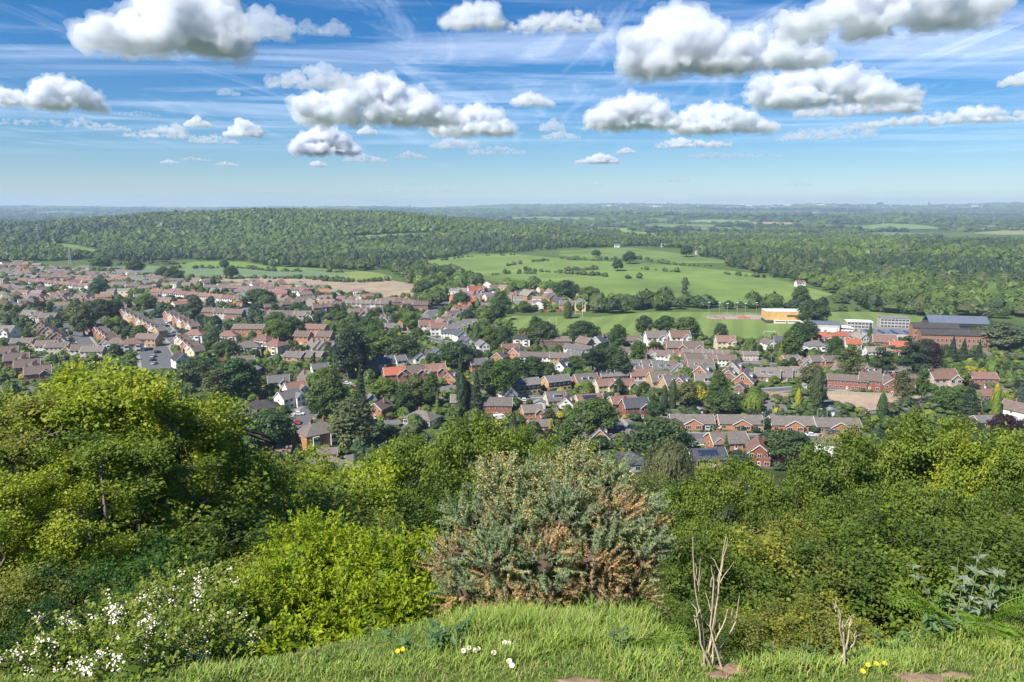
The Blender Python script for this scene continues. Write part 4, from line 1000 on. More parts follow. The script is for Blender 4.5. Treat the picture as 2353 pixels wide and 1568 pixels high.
# ---- near and middle rows, one by one
for i_, (x, y, lab) in enumerate([(1588, 966, 'orange gabled bungalow pair, leftmost of the row of four with garages between'), (1698, 967, 'orange gabled bungalow pair, second from left, with white car on its drive'),
                  (1817, 970, 'orange gabled bungalow pair, third from left, beside a lean to carport'), (1920, 974, 'orange gabled bungalow pair at the right end of the row, half behind foreground tree')]):
    H('bungpair', x, y, 'orange', 'greybrown', -3, lab, s=.96, group='bungalow pairs in the near row')
H('bungalow', 1530, 960, 'white', 'greybrown', 0, 'low white fronted bungalow annex left of the bungalow row', s=.62)
H('lhouse', 1458, 945, 'red', 'slate', 12, 'red brick bungalow with blue slate roof right of the big round tree', lift=2, s=.95)
H('semi', 1071, 931, 'red', 'greybrown', -2, 'left one of two red brick terraces facing the viewer behind the treetops', s=.92)
H('semi', 1143, 938, 'red', 'greybrown', -2, 'right one of two red brick terraces facing the viewer, white van in front', s=.92)
H('semiband', 1208, 890, 'buff', 'grey', 24, 'buff gabled house with dark clad front, left of the matching pair', s=.88)
H('semiband', 1278, 882, 'buff', 'grey', 24, 'buff gabled house with dark clad front, right of the matching pair', s=.88)
H('chalet', 1163, 900, 'white', 'grey', 30, 'white house with grey roof left below the buff gabled pair', s=.8)
H('chaletw', 1275, 914, 'cream', 'grey', 15, 'cream house with a boxy white dormer left of the white bay fronted gable', s=.85)
H('chalet', 1303, 921, 'white', 'brown', -12, 'white gable fronted bungalow with bay windows, below the buff houses', s=.72)
H('solarb', 1352, 918, 'cream', 'redbrown', 16, 'cream bungalow with solar panels on its brown roof', s=.95)
H('lhouse', 1388, 892, 'cream', 'redbrown', 20, 'cream walled house with red brown roof and dormers, left of two', lift=2, s=.8)
H('lhouse', 1435, 892, 'cream', 'redbrown', 20, 'cream walled house with red brown roof, right of two', lift=2, s=.8)
H('bungalow', 1430, 922, 'buff', 'redbrown', 14, 'low red brown roof in front of the two cream houses')
H('chaletx', 1345, 874, 'brick', 'greybrown', 22, 'brick chalet with white roof dormers right of the buff pair', s=.9)
H('chaletx', 1405, 860, 'brown', 'grey', 14, 'large grey roofed chalet with two white dormers and black clad gable', s=1.05)
H('bungalow', 1472, 860, 'pink', 'redbrown', 8, 'pink walled bungalow with bright red brown roof in the middle', s=1.05)
H('chaletw', 1515, 872, 'buff', 'greybrown', 10, 'buff chalet with glazed dormer right of the red brown roofed bungalow')
H('chaletw', 1545, 880, 'buff', 'grey', 18, 'grey chalet with wide white dormer and pointed gable at middle right')
H('chaletx', 1375, 842, 'grey', 'grey', -10, 'grey roof behind the large chalet with black gable', s=.8)
H('chalet', 1293, 845, 'white', 'slate', -25, 'white steep gabled chalet with blue grey roof behind the dark trees', s=1.0)
H('lhouse', 1222, 952, 'orange', 'greybrown', 15, 'sprawling grey roofed bungalow with orange gable below the buff houses', lift=2, s=.75)
H('bungalow', 1256, 948, 'brick', 'greybrown', 30, 'small bungalow right behind the sprawling grey roofed one', s=.8)
H('bungalow', 1240, 972, 'orange', 'greybrown', 10, 'orange gabled bungalow nearest the treetops below the centre', s=.8)
H('chalet', 1378, 998, 'orange', 'greybrown', -5, 'orange gabled house low in the centre, behind the dark bushes', s=.85)
H('bungalow', 1420, 995, 'grey', 'greybrown', 5, 'grey roofed bungalow joined right of the low orange gabled house', s=.8)
H('hip1', 1437, 1062, 'grey', 'slate', 10, 'dark slate pyramid roof peeping behind the gorse bush', lift=2, s=1.0)
H('bungalow', 1670, 1012, 'orange', 'greybrown', 6, 'long grey roofed bungalow with an orange gable at its left, foreground right', lift=2.5, s=1.15)
H('gable', 1648, 1018, 'orange', 'greybrown', 3, 'orange gable end with white windows attached to the long grey roof', lift=2, s=.62)
H('gable', 1742, 1042, 'red', 'redbrown', -14, 'tall red brick gable house nearest the right hand trees', lift=3, s=.95)
H('solarb', 1622, 1048, 'buff', 'slate', 8, 'dark roof covered in solar panels left of the tall brick gable', s=1.0)
H('bungalow', 1607, 1005, 'white', 'grey', 0, 'small white flat fronted outbuilding left of the long grey roof', s=.4)
H('hip', 1905, 1022, 'white', 'brown', -28, 'white house with brown hipped roof half hidden by the right hand trees', lift=3, s=.8)
H('gable', 2335, 948, 'white', 'brown', 28, 'white gabled house at the right picture edge', lift=3, s=.95)
H('bungalow', 2262, 962, 'orange', 'grey', 5, 'low orange brick outbuilding with flat grey roof near the right edge', s=.8)
# near left
H('gable', 527, 982, 'white', 'grey', 38, 'tall plain white gable wall, nearest house at lower left', lift=4, s=1.15)
H('semi', 560, 962, 'white', 'grey', 40, 'grey roof with white verge right behind the plain white gable', s=.7)
H('gable', 488, 992, 'red', 'redbrown', 34, 'red brick house with red roof at the left tree edge', lift=3, s=.85)
H('bungalow', 470, 975, 'grey', 'greybrown', 8, 'low grey roof left of the plain white gable', s=.75)
H('hip1', 600, 935, 'brick', 'dark', 20, 'dark brown pyramid roof above the round dark tree at lower left', lift=2.5, s=1.0)
H('lhouse', 664, 918, 'white', 'grey', 52, 'white and grey timbered house by the road with the white car', lift=3, s=.9)
H('lhouse', 678, 896, 'white', 'redbrown', 40, 'house with bright red brown roof above the timbered house', lift=3, s=.85)
H('lhouse', 640, 880, 'white', 'grey', 20, 'white house with tall white chimney left of centre', lift=3, s=.85)
H('chalet', 706, 868, 'orange', 'greybrown', 34, 'orange gabled chalet beside the white house with parasols', s=.85)
H('lhouse', 735, 850, 'white', 'grey', 26, 'white gabled house with brown roof behind the round tree', s=.75)
H('gable', 874, 940, 'orange', 'brown', -22, 'orange brick house with one white window, middle left', lift=3, s=.85)
H('hip1', 970, 958, 'grey', 'greybrown', -25, 'large grey brown hipped roof behind the middle treetops', lift=2.5, s=.95)
H('hip', 732, 1008, 'orange', 'greybrown', 40, 'big grey brown roofed house with orange walls left below the centre', lift=2.5, s=1.1)
H('bungalow', 752, 1032, 'orange', 'greybrown', 8, 'low orange brick end with small window below the big grey brown roof', s=.62)
H('bungalow', 648, 1025, 'brick', 'redbrown', 6, 'little red brown roofed outhouse above the left treetops', s=.55)
H('bungalow', 900, 965, 'grey', 'grey', 5, 'flat pale outbuilding left of the large hipped roof', s=.5)
H('chalet', 848, 912, 'white', 'grey', 30, 'white gable with dark roof peeping left of the orange brick house', s=.7)
# centre, on the main road
row('terrace', (846, 848), (905, 832), 4, ['brick', 'white'], ['slate'], 28, s=.9, group='terrace left of centre')
row('terrace', (912, 838), (942, 822), 2, ['white'], ['grey'], 28, s=.9, group='terrace left of centre')
H('gable', 965, 828, 'white', 'slate', 20, 'white gabled house, left of three right of the dark roofed terrace', s=.9)
H('gable', 985, 824, 'white', 'slate', 20, 'white gabled house, middle of three right of the dark roofed terrace', s=.9)
H('gable', 1003, 818, 'white', 'slate', 20, 'white gabled house, right one of three right of the dark roofed terrace', s=.9)
row(['lhouse', 'gable', 'lhouse', 'chalet'], (895, 868), (1010, 858), 5, ['brick', 'red', 'brick', 'white'], ['redbrown', 'red', 'brown'], 18, s=.95)
H('chalet', 1035, 866, 'orange', 'redbrown', -8, 'orange gabled house left of the tall dark conifers', s=.8)
H('lhouse', 1098, 842, 'orange', 'grey', 24, 'grey roofed house behind the tall dark conifers', s=.85)
H('gable', 1150, 826, 'orange', 'greybrown', -24, 'orange gable, left of two by the main road', s=.9)
H('gable', 1187, 816, 'orange', 'greybrown', -24, 'orange gable, right of two by the main road', s=.9)
H('block', 1231, 825, 'white', 'greybrown', -3, 'long grey roofed block behind the middle tree belt', s=.85)
H('semi', 1287, 827, 'buff', 'greybrown', -3, 'buff fronted block right of the long grey roofed block', s=.85)
H('det', 1320, 822, 'orange', 'grey', -15, 'orange brick house in front of the big white walls', s=.85)
H('block', 1330, 806, 'white', 'grey', -30, 'building with a big blank white wall right of centre', s=.8)
H('block', 1275, 788, 'brown', 'brown', -3, 'long brown roof below the playing field', lift=3, s=.95)
H('gable', 1345, 793, 'brick', 'brown', 35, 'brown roofed chapel like hall below the playing field', lift=3, s=1.0)
H('gable', 1378, 792, 'grey', 'slate', -35, 'steep slate roofed hall right of the brown roofed hall', lift=3, s=1.1)
H('hip', 1198, 782, 'white', 'dark', 0, 'white house with flat dark hipped roof under the playing field', lift=3, s=.85)
H('gable', 1108, 798, 'white', 'grey', 20, 'white gabled house by the blue car on the main road', s=.85)
for i_, (x, y, t) in enumerate([(1058, 776, 'upper'), (1070, 792, 'middle'), (1072, 808, 'lower')]):
    H('gable', x, y, 'white', 'slate', 25, f'{t} white house of three above one another left of the junction', s=.95)
H('block', 1040, 768, 'white', 'slate', -8, 'white shop building with dark blue roof left of the junction', s=.7)
H('lhouse', 1170, 805, 'orange', 'redbrown', 10, 'orange red roofed house with many chimneys by the junction', s=.8)
# right of the main road, going uphill
row(['gable', 'lhouse', 'gable'], (1012, 750), (1062, 712), 8, ['white', 'white', 'brick'], ['brown', 'redbrown', 'greybrown'], 28, s=.9)
row(['gable', 'lhouse'], (1045, 726), (1090, 690), 7, ['brick', 'orange', 'brick'], ['redbrown', 'red'], 30, s=.9)
row('lhouse', (1040, 762), (1085, 745), 4, ['white', 'grey'], ['greybrown', 'grey'], 15, s=.85)
H('lhouse', 1092, 676, 'white', 'red', 18, 'house with bright red roof at the top of the main road', s=1.25)
H('bungalow', 1125, 667, 'brown', 'grey', 0, 'low grey roof right of the bright red roofed house', s=1.0)
row(['lhouse', 'gable'], (1060, 700), (1105, 683), 4, ['white', 'brick'], ['redbrown', 'brown'], 10, s=.9)
# new houses beside the rugby field
for x, y, wl, rf, yw, t, s_ in [(1213, 688, 'orange', 'pale', 30, 'tallest new orange brick house with pale roof beside the rugby field', 1.5), (1195, 704, 'orange', 'grey', -10, 'small new orange brick house left of the tallest new one', 1.0),
                     (1268, 690, 'orange', 'slate', 15, 'new brick house with slate roof, centre of the building site', 1.2), (1285, 700, 'orange', 'slate', 25, 'new brick house, lower right of the building site', 1.2), (1302, 706, 'orange', 'grey', -15, 'rightmost new brick house of the building site', 1.1), (1335, 703, 'grey', 'grey', 10, 'grey barn right of the building site', 1.2), (1197, 682, 'brown', 'brown', 20, 'brown roofed house behind the tallest new one', 1.1)]:
    H('gable' if s_ > 1.15 else 'lhouse', x, y, wl, rf, yw, t, s=s_ * .9)
# small houses right of centre, in rows
row('semi', (1572, 810), (1735, 817), 7, ['brick', 'buff', 'pink', 'white'], ['greybrown'], -3, s=.62)
row(['semi', 'chaletx', 'semi'], (1582, 826), (1680, 830), 4, ['brick', 'white'], ['greybrown', 'brown'], -3, s=.75)
H('chaletx', 1608, 843, 'brick', 'greybrown', 0, 'chalet with two dormers above the pale roofed chalet'); H('chalet', 1614, 858, 'brick', 'pale', -28, 'pale roofed chalet with pointed gable to the left', s=1.1)
H('chalet', 1688, 850, 'grey', 'grey', -28, 'grey chalet with pointed white edged gable, upper of two', s=1.1); H('chalet', 1712, 874, 'brick', 'greybrown', -28, 'grey brown chalet with pointed white edged gable, lower of two', s=1.15)
H('chaletw', 1625, 882, 'orange', 'greybrown', -8, 'brown roofed chalet with tall brick chimney and one white dormer', s=1.15)
H('chalet', 1675, 862, 'brick', 'greybrown', -20, 'chalet squeezed between the two pointed gable chalets', s=.9); H('chalet', 1568, 880, 'brick', 'greybrown', -30, 'chalet gable left of the chalet with tall brick chimney', s=.9)
row('chaletx', (1750, 862), (1860, 858), 4, ['brick', 'grey'], ['greybrown'], -20, s=.9)
H('gable', 1700, 890, 'brown', 'brown', -25, 'low brown gable front below the pointed gable chalets', s=.6)
row(['lhouse', 'chalet', 'lhouse'], (1800, 832), (1920, 834), 4, ['orange', 'white', 'brick'], ['greybrown'], 12, s=.8)
H('lhouse', 1665, 792, 'cream', 'redbrown', 0, 'cream house with hipped red brown roof below the goal posts', s=1.0); H('gable', 1765, 793, 'white', 'brown', 12, 'white gabled house right under the white goal', s=.8); H('det', 1795, 790, 'orange', 'slate', -12, 'orange house with blue slate roof right of the goal', s=.9)
H('hip', 1872, 800, 'white', 'grey', 4, 'white villa with a glass conservatory below the grey hall', lift=3, s=.95)
H('hip', 1890, 780, 'pink', 'red', 0, 'red hipped roof, left of two behind the white villa', s=.9); H('hip', 1930, 778, 'pink', 'red', 0, 'red hipped roof, right of two behind the white villa', s=.9); H('det', 1958, 796, 'white', 'red', -8, 'white house with solar panelled red roof by the school', s=.9)
H('gable', 1975, 781, 'white', 'pale', 18, 'cream gabled house with pale roof in front of the school yard', s=.85)
H('lhouse', 2030, 793, 'brick', 'redbrown', -15, 'red brick villa with a broad gable in front of the school', lift=3, s=1.15); H('det', 2062, 805, 'orange', 'red', -10, 'orange brick house with red roof right of the broad gabled villa', s=1.0)
row(['lhouse', 'chaletx'], (1995, 812), (2035, 812), 2, ['white'], ['grey', 'pale'], 0, s=.8)
H('block', 1945, 877, 'red', 'brown', -18, 'red brick two storey block with white window row beside the bare plot', lift=3, s=.85); H('det', 2000, 880, 'red', 'brown', -28, 'red brick house with brown roof right of the two storey block', lift=3, s=1.0)
H('gable', 2045, 888, 'red', 'brown', -15, 'red brick house behind the birch right of the bare plot', lift=3, s=1.0); H('semi', 2095, 875, 'brick', 'brown', 4, 'brown roofed pair among trees right of the bare plot', s=.9)
H('lhouse', 2160, 880, 'pink', 'redbrown', 6, 'wide red brown roof with yellow bush behind', s=1.15); H('semi', 2255, 876, 'brick', 'redbrown', -3, 'red brown roofed pair near the right edge, white dormer', s=.9); H('hip1', 2275, 905, 'brown', 'redbrown', 0, 'low red brown roof under the pair near the right edge', s=.9)
row(['chalet', 'lhouse', 'chaletx'], (1920, 850), (2080, 858), 5, ['white', 'grey', 'brick'], ['grey', 'greybrown'], 10, s=.85)
H('lhouse', 1452, 788, 'white', 'brown', 5, 'white gabled house, left of three under the playing field trees', s=.9); H('lhouse', 1505, 784, 'white', 'greybrown', 5, 'white gabled house, middle of three under the playing field trees', s=1.1); H('lhouse', 1560, 783, 'white', 'redbrown', 5, 'white gabled house with red roof, right of three', s=1.1)
H('lhouse', 1552, 805, 'brick', 'brown', 0, 'red brick house with white porch, left of two alike'); H('lhouse', 1590, 806, 'brick', 'brown', 0, 'red brick house with white porch, right of two alike')
row(['chaletx', 'chaletw', 'chaletx', 'chalet'], (1450, 842), (1570, 848), 4, ['grey', 'white', 'brick'], ['greybrown', 'grey'], 4, s=.95)
row(['lhouse', 'chaletx', 'gable'], (1430, 812), (1540, 822), 4, ['white', 'brick', 'grey'], ['grey', 'brown'], -8, s=.8)
# ---- left estates
row(['semi', 'terrace', 'terrace'], (5, 628), (88, 644), 6, ['white', 'white', 'brick'], ['brown', 'greybrown'], -6, s=1.0)
H('hip', 62, 634, 'pink', 'redbrown', 12, 'tall red brown house at the top of the left estate', s=1.25)
row('terrace', (95, 640), (225, 644), 9, ['buff', 'brick', 'white'], ['brown'], -4)
row(['gable', 'terrace', 'semi'], (230, 636), (430, 652), 13, ['buff', 'orange', 'brick', 'white'], ['brown', 'redbrown', 'greybrown'], 14, s=.95)
row('terrace', (60, 650), (215, 664), 11, ['white', 'white', 'grey'], ['brown', 'redbrown'], -5)
row(['gable', 'semi'], (255, 655), (345, 668), 6, ['buff', 'orange', 'cream'], ['brown', 'greybrown'], 8, s=.95)
row(['chalet', 'bungalow', 'lhouse'], (92, 688), (215, 690), 7, ['red', 'brown', 'orange'], ['redbrown', 'brown'], -10)
row('semi', (350, 674), (540, 692), 7, ['pink', 'white', 'white', 'brick'], ['brown', 'redbrown'], -22, s=.95)
row('semi', (470, 664), (720, 672), 9, ['brick', 'pink', 'brick', 'white'], ['redbrown', 'brown'], -10, s=.9)
row('terrace', (545, 690), (560, 700), 2, ['brick'], ['brown'], -12)
row('terrace', (285, 722), (372, 770), 9, ['brick', 'pink', 'buff'], ['brown', 'greybrown'], 55)
row('terrace', (385, 726), (448, 760), 6, ['brick', 'pink'], ['brown'], 50)
row('terrace', (212, 752), (258, 790), 6, ['red', 'brick'], ['redbrown', 'brown'], 48)
row(['lhouse', 'hip'], (62, 728), (125, 738), 3, ['white', 'cream', 'brick'], ['redbrown', 'greybrown'], 0, s=1.0)
row(['gable', 'chalet'], (92, 752), (150, 790), 6, ['buff', 'orange', 'cream'], ['redbrown', 'brown'], 18)
H('lhouse', 14, 772, 'white', 'greybrown', -4, 'black and white timbered gable at the left picture edge', s=1.15)
row(['semi', 'chalet', 'lhouse'], (40, 792), (230, 815), 7, ['pink', 'buff', 'white'], ['redbrown', 'greybrown', 'brown'], 6, s=.9)
row(['lhouse', 'gable'], (10, 815), (95, 870), 7, ['brick', 'red'], ['redbrown', 'brown'], 30)
H('hip', 270, 797, 'white', 'brown', 8, 'white house with brown pyramid roof in the left estate'); H('hip', 305, 798, 'pink', 'redbrown', 25, 'red brown hipped house right of the white pyramid roofed one')
H('semi', 342, 786, 'buff', 'brown', -6, 'buff semi by the left parking area'); H('gable', 243, 792, 'white', 'brown', 20, 'small white fronted house left of the pyramid roof', s=.8)
H('hip', 449, 777, 'white', 'redbrown', 0, 'white house with red brown pyramid roof by the middle road'); row('terrace', (415, 785), (455, 818), 5, ['pink', 'cream', 'brick'], ['redbrown', 'brown'], 50)
H('gable', 418, 835, 'white', 'dark', 38, 'white house with black roof at the end of the parking area', s=1.1)
row('semi', (475, 722), (555, 727), 3, ['brick', 'pink'], ['brown'], -6); H('block', 575, 762, 'orange', 'brown', -3, 'long orange brick block with brown roof in the left estate')
H('hip', 525, 780, 'cream', 'redbrown', 4, 'cream house with red pyramid roof above the dark hipped one'); H('hip', 572, 808, 'cream', 'greybrown', 18, 'cream house with dark pyramid roof in the left estate', s=1.1); H('hip', 608, 790, 'cream', 'redbrown', -28, 'cream house with long red brown hipped roof'); H('hip', 635, 802, 'cream', 'redbrown', -30, 'cream house right of the long hipped one')
H('block', 718, 762, 'orange', 'redbrown', -12, 'flats of orange brick with red brown roof, left of centre'); H('det', 698, 780, 'orange', 'brown', -12, 'orange brick house in front of the flats, left', s=1.0); H('det', 748, 780, 'orange', 'brown', -12, 'orange brick house in front of the flats, right', s=1.0)
row('chalet', (720, 795), (770, 800), 4, ['white', 'cream', 'brick'], ['redbrown', 'greybrown'], 35); row('bungalow', (668, 818), (735, 816), 3, ['orange', 'brick'], ['greybrown'], -18); H('bungalow', 560, 828, 'orange', 'greybrown', 15, 'orange bungalow under the cream hipped house')
row(['semi', 'terrace'], (620, 712), (720, 690), 8, ['red', 'brick', 'pink'], ['redbrown', 'brown'], 24, s=.95)
row(['chalet', 'lhouse'], (612, 730), (720, 732), 7, ['white', 'pink', 'cream'], ['redbrown', 'greybrown'], 8)
row('terrace', (722, 714), (790, 706), 6, ['brick', 'white', 'orange'], ['greybrown', 'brown'], 24)
row('terrace', (792, 702), (890, 704), 9, ['white', 'brick', 'grey'], ['brown', 'greybrown'], -3)
row(['semi', 'gable'], (895, 694), (972, 706), 7, ['brick', 'orange', 'red'], ['redbrown', 'brown'], 6, s=.9)
row(['chalet', 'semi', 'chalet'], (800, 722), (880, 722), 6, ['white', 'orange', 'cream'], ['greybrown', 'brown'], 22, s=.9)
row(['chalet', 'bungalow'], (870, 735), (975, 728), 6, ['white', 'brick'], ['redbrown', 'greybrown'], 12, s=.9)
H('hip', 936, 748, 'orange', 'red', 5, 'house with vivid orange red roof beside the main road'); row(['lhouse', 'chalet'], (975, 752), (1015, 762), 3, ['white', 'pink'], ['redbrown'], 10); row('bungalow', (875, 750), (915, 752), 2, ['grey'], ['greybrown'], 10)
row('gable', (655, 742), (680, 746), 2, ['white', 'brick'], ['redbrown'], 10)
for x, y, t in [(1418, 566, 'white farm shed beyond the pasture'), (1525, 565, 'low pinkish farm building at the wood edge'), (1605, 582, 'grey barn at the right end of the upper pasture'), (1838, 654, 'white house with red roof among the woods'), (1602, 548, 'distant pale house in the far wood'), (2088, 562, 'distant orange house in the woods at right'), (2310, 570, 'distant red roofed house near the right edge'), (2345, 582, 'distant cream house at the right edge')]:
    H('lhouse', x, y, 'white' if 'white' in t or 'pale' in t or 'cream' in t else 'pink', 'redbrown' if 'red' in t else 'grey', 5, t, s=.85, group='scattered country houses')
print('houses', len(HOUSES))
# ================================================================== the school and its sports hall
def bld(name, px, py, yaw, label, cat='building', lift=3):
    P = at(px, py, lift); r = empty(name, (P.x, P.y, P.z - .1), math.radians(yaw), (.68, .68, .95 if name in ('school_range', 'school_hall') else .7)); HOUSES.append((P.x, P.y, 18)); return tag(r, label, cat)
M['wood_clad'] = surf('timber_cladding', (.72, .43, .17), .75, .2, .3, use_obj=False, stripe=(.4, 30, .04, .7))
M['panel'] = surf('metal_panel', (.62, .61, .58), .6, .08, .3, use_obj=False)
M['darkclad'] = surf('dark_cladding', (.07, .07, .075), .6, .2, .3, use_obj=False)
M['concrete'] = surf('concrete', (.42, .40, .37), .9, .2, .3, use_obj=False)
M['blueroof'] = surf('blue_grey_roof', (.115, .135, .175), .6, .12, .2, use_obj=False)
M['dkroof'] = surf('dark_tiled_roof', (.06, .055, .055), .8, .3, .5, use_obj=False)
def windows_row(r, x0, x1, n, y, z, w, h, face='f'):
    for k in range(n):
        x = x0 + (x1 - x0) * (k + .5) / n; window(x, z, w, h, face, y, 2).build('window', [M['trim'], M['glass']], r)
r = bld('sports_hall', 1800, 728, -6, 'large sports hall clad in orange timber above a pale base', 'sports hall', 4)
b = MB(); b.box(-21, 21, -11, 11, 3.6, 12.4); b.build('upper_wall', M['wood_clad'], r)
b = MB(); b.box(-21.2, 21.2, -11.2, 11.2, 12.4, 12.9); b.box(-17, 17, -8, 8, 12.9, 13.4); b.build('roof', M['panel'], r)
b = MB(); b.box(-13, 20.8, -13.5, 10.8, 0, 3.6); b.build('base_wall', M['panel'], r)
b = MB(); b.box(-20.8, -13.02, -13, 10.8, 0, 3.55); b.build('entrance', M['darkclad'], r)
for x0, x1 in ((-11.5, -1), (1.8, 13)):
    b = MB(); b.box(x0, x1, -13.58, -13.5, 2.2, 3.0); b.build('window', M['glass'], r)
b = MB(); b.box(0, 1.1, -13.6, -13.5, 0, 3.5); b.build('door', M['darkclad'], r)
b = MB(); b.box(1, 19, -11.08, -11, 7.2, 9.2); b.build('louvre_panel', M['bark'], r)
r = bld('gymnasium', 1893, 750, -18, 'grey hall with dark curved roof right of the timber sports hall', 'hall')
b = MB(); b.box(-14, 14, -9, 9, 0, 7.5); b.build('wall', M['concrete'], r)
b = MB(); b.prism([(-9.4, 7.52), (9.4, 7.52), (9.4, 7.9), (5, 9.2), (0, 9.8), (-5, 9.2), (-9.4, 7.9)], 'x', -14.4, 14.4); b.build('roof', M['blueroof'], r)
b = MB(); b.box(-4, 13.5, -12, -9.02, 0, 4.2); b.build('annex', M['panel'], r)
for px, py, t, nn, hh, w_ in [(1972, 750, 'glazed two storey school block with a white flat roof', 7, 9.5, 24), (2052, 742, 'grey school block with many windows behind the low glass roofs', 8, 10, 28)]:
    r = bld('school_block', px, py, -14, t, 'school building'); hw = w_ / 2
    b = MB(); b.box(-hw, hw, -7, 7, 0, hh); b.build('wall', M['concrete'], r)
    b = MB(); b.box(-hw - .4, hw + .4, -7.4, 7.4, hh, hh + .5); b.build('roof', M['trim'] if nn == 7 else M['felt'], r)
    for z in (.8, 3.9, 7.0): windows_row(r, -hw + .5, hw - .5, nn, -7, z, w_ / nn * .8, 2.0); windows_row(r, -6, 6, 3, hw, z, 3.0, 1.8, 'r')
r = bld('school_wing', 2045, 765, -12, 'low glass roofed school wing of grey green bays', 'school building', 2)
b = MB(); b.box(-26, 26, -10, 12, 0, 3.2); b.build('wall', M['concrete'], r)
for k in range(13):
    b = MB(); x = -25 + k * 3.9; b.prism([(x, 3.22), (x + 3.6, 3.22), (x + 1.8, 4.5)], 'y', -9.6, 11.6); b.build('roof_bay', M['solar' if k % 3 == 1 else 'blueroof'], r)
r = bld('school_hall', 2195, 748, -12, 'wide school hall with a blue grey roof at the right', 'school building', 4)
b = MB(); b.box(-27, 27, -10, 10, 0, 7); b.build('wall', M['darkclad'], r)
b = MB(); b.prism([(-10.6, 6.6), (0, 11), (10.6, 6.6), (10.6, 7.0), (0, 11.4), (-10.6, 7.0)], 'x', -27.5, 27.5); b.build('roof', M['blueroof'], r)
b = MB(); b.box(-26.5, 26.5, -10.08, -10, 3.6, 5.6); b.build('window', M['glass'], r)
for px, py, w_, t in [(2190, 785, 56, 'long red brick school range with near black roof and tall windows'), (2145, 768, 40, 'second dark roofed brick school range, behind the long one')]:
    r = bld('school_range', px, py, -10, t, 'school building', 4); hw = w_ / 2
    b = MB(); b.prism([(-5, 0), (5, 0), (5, 9), (0, 11.8), (-5, 9)], 'x', -hw, hw); b.build('wall', M['brick'], r, color=W_['brick'])
    b = MB(); b.prism([(-5.6, 8.7), (0, 11.82), (5.6, 8.7), (5.6, 9), (0, 12.1), (-5.6, 9)], 'x', -hw - .3, hw + .3); b.build('roof', M['dkroof'], r)
    n_ = int(w_ / 3.6)
    for z in (1, 4.2): windows_row(r, -hw + 1, hw - 1, n_, -5, z, 1.7, 2.5)

# ================================================================== street furniture and sports ground
def simple(name, px, py, lift, build, label, cat, mat_, yaw=0, group=None, color=None):
    P = at(px, py, lift); b = MB(); build(b); o = b.build(name, mat_, None, (P.x, P.y, P.z), color); o.rotation_euler = (0, 0, math.radians(yaw)); return tag(o, label, cat, group)
lp = None
for i_, (x, y, h, t) in enumerate([(1628, 728, 11, 'first'), (1652, 729, 11, 'second'), (1670, 731, 11, 'third'), (1693, 729, 11, 'fourth'), (1712, 731, 11, 'fifth'), (1737, 729, 11, 'sixth')]):
    P = at(x, y, 0)
    r = empty('floodlight', (P.x, P.y, P.z)); b = MB(); b.tube((0, 0, 0), (0, 0, h), .16, .09, 7); b.build('pole', M['metal'], r)
    b = MB(); b.box(-.9, .9, -.25, .1, h - .1, h + .45); b.build('lamp_head', M['panel'], r); tag(r, f'tall thin floodlight mast, {t} from the left at the sports court', 'floodlight', 'floodlights of the sports court')
for x, y, w_, h, t in [(1330, 730, 5.6, 13, 'tall white H shaped rugby posts on the playing field')]:
    P = at(x, y, 0); r = empty('rugby_posts', (P.x, P.y, P.z), -.3)
    for s in (-1, 1): b = MB(); b.tube((s * 2.8, 0, 0), (s * 2.8, 0, h), .12, .08, 7); b.build('post', M['trim'], r)
    b = MB(); b.tube((-2.8, 0, 3), (2.8, 0, 3), .08, .08, 6); b.build('crossbar', M['trim'], r); tag(r, t, 'rugby posts')
for x, y, t in [(1262, 758, 'left'), (1278, 757, 'right')]:
    P = at(x, y, 0); b = MB(); b.tube((0, 0, 0), (0, 0, 8), .1, .08, 6); tag(b.build('touch_pole', M['trim'], None, P), f'thin white pole on the playing field left of the rugby posts, {t} one of two', 'pole', 'white poles on the playing field')
P = at(1768, 770, 0); r = empty('football_goal', (P.x, P.y, P.z), -.15)
b = MB(); b.tube((-3.6, 0, 0), (-3.6, 0, 2.4), .1, .1, 6); b.build('post', M['trim'], r); b = MB(); b.tube((3.6, 0, 0), (3.6, 0, 2.4), .1, .1, 6); b.build('post', M['trim'], r)
b = MB(); b.tube((-3.6, 0, 2.4), (3.6, 0, 2.4), .1, .1, 6); b.build('crossbar', M['trim'], r); b = MB(); b.tube((-3.6, 0, 2.4), (-3.6, 1.8, .05), .05, .05, 5); b.tube((3.6, 0, 2.4), (3.6, 1.8, .05), .05, .05, 5); b.tube((-3.6, 1.8, .05), (3.6, 1.8, .05), .05, .05, 5); b.build('net_frame', M['trim'], r)
tag(r, 'white football goal at the near edge of the mown field', 'goal')
LAMPS = [(1420, 905), (1100, 905), (1655, 940), (1755, 975), (1780, 940), (1878, 962), (765, 935), (636, 1000), (1484, 1000), (1378, 1040), (1900, 960), (983, 870), (1702, 985), (1590, 1045), (845, 880), (1440, 790), (1400, 795), (1840, 800), (1772, 830), (930, 855)]
for x, y in LAMPS:
    P = at(x, y, 3)
    if lp is None:
        lp = empty('street_lamp'); b = MB(); b.tube((0, 0, 0), (0, 0, 7), .11, .07, 7); b.build('post', M['metal'], lp)
        b = MB(); b.tube((0, 0, 6.95), (0, -1.1, 7.2), .05, .05, 6); ar = b.build('arm', M['metal'], lp); b = MB(); b.box(-.14, .14, -1.7, -1.0, 7.12, 7.26); b.build('lamp_head', M['panel'], lp); r = lp
    else: r = copy_tree(lp)
    r.location = P; r.rotation_euler = (0, 0, random.uniform(0, 6)); tag(r, None, 'street lamp', 'street lamps of the village'); TODO.append((r, 'slim grey street lamp', (P.x, P.y, P.z + 4), 6))

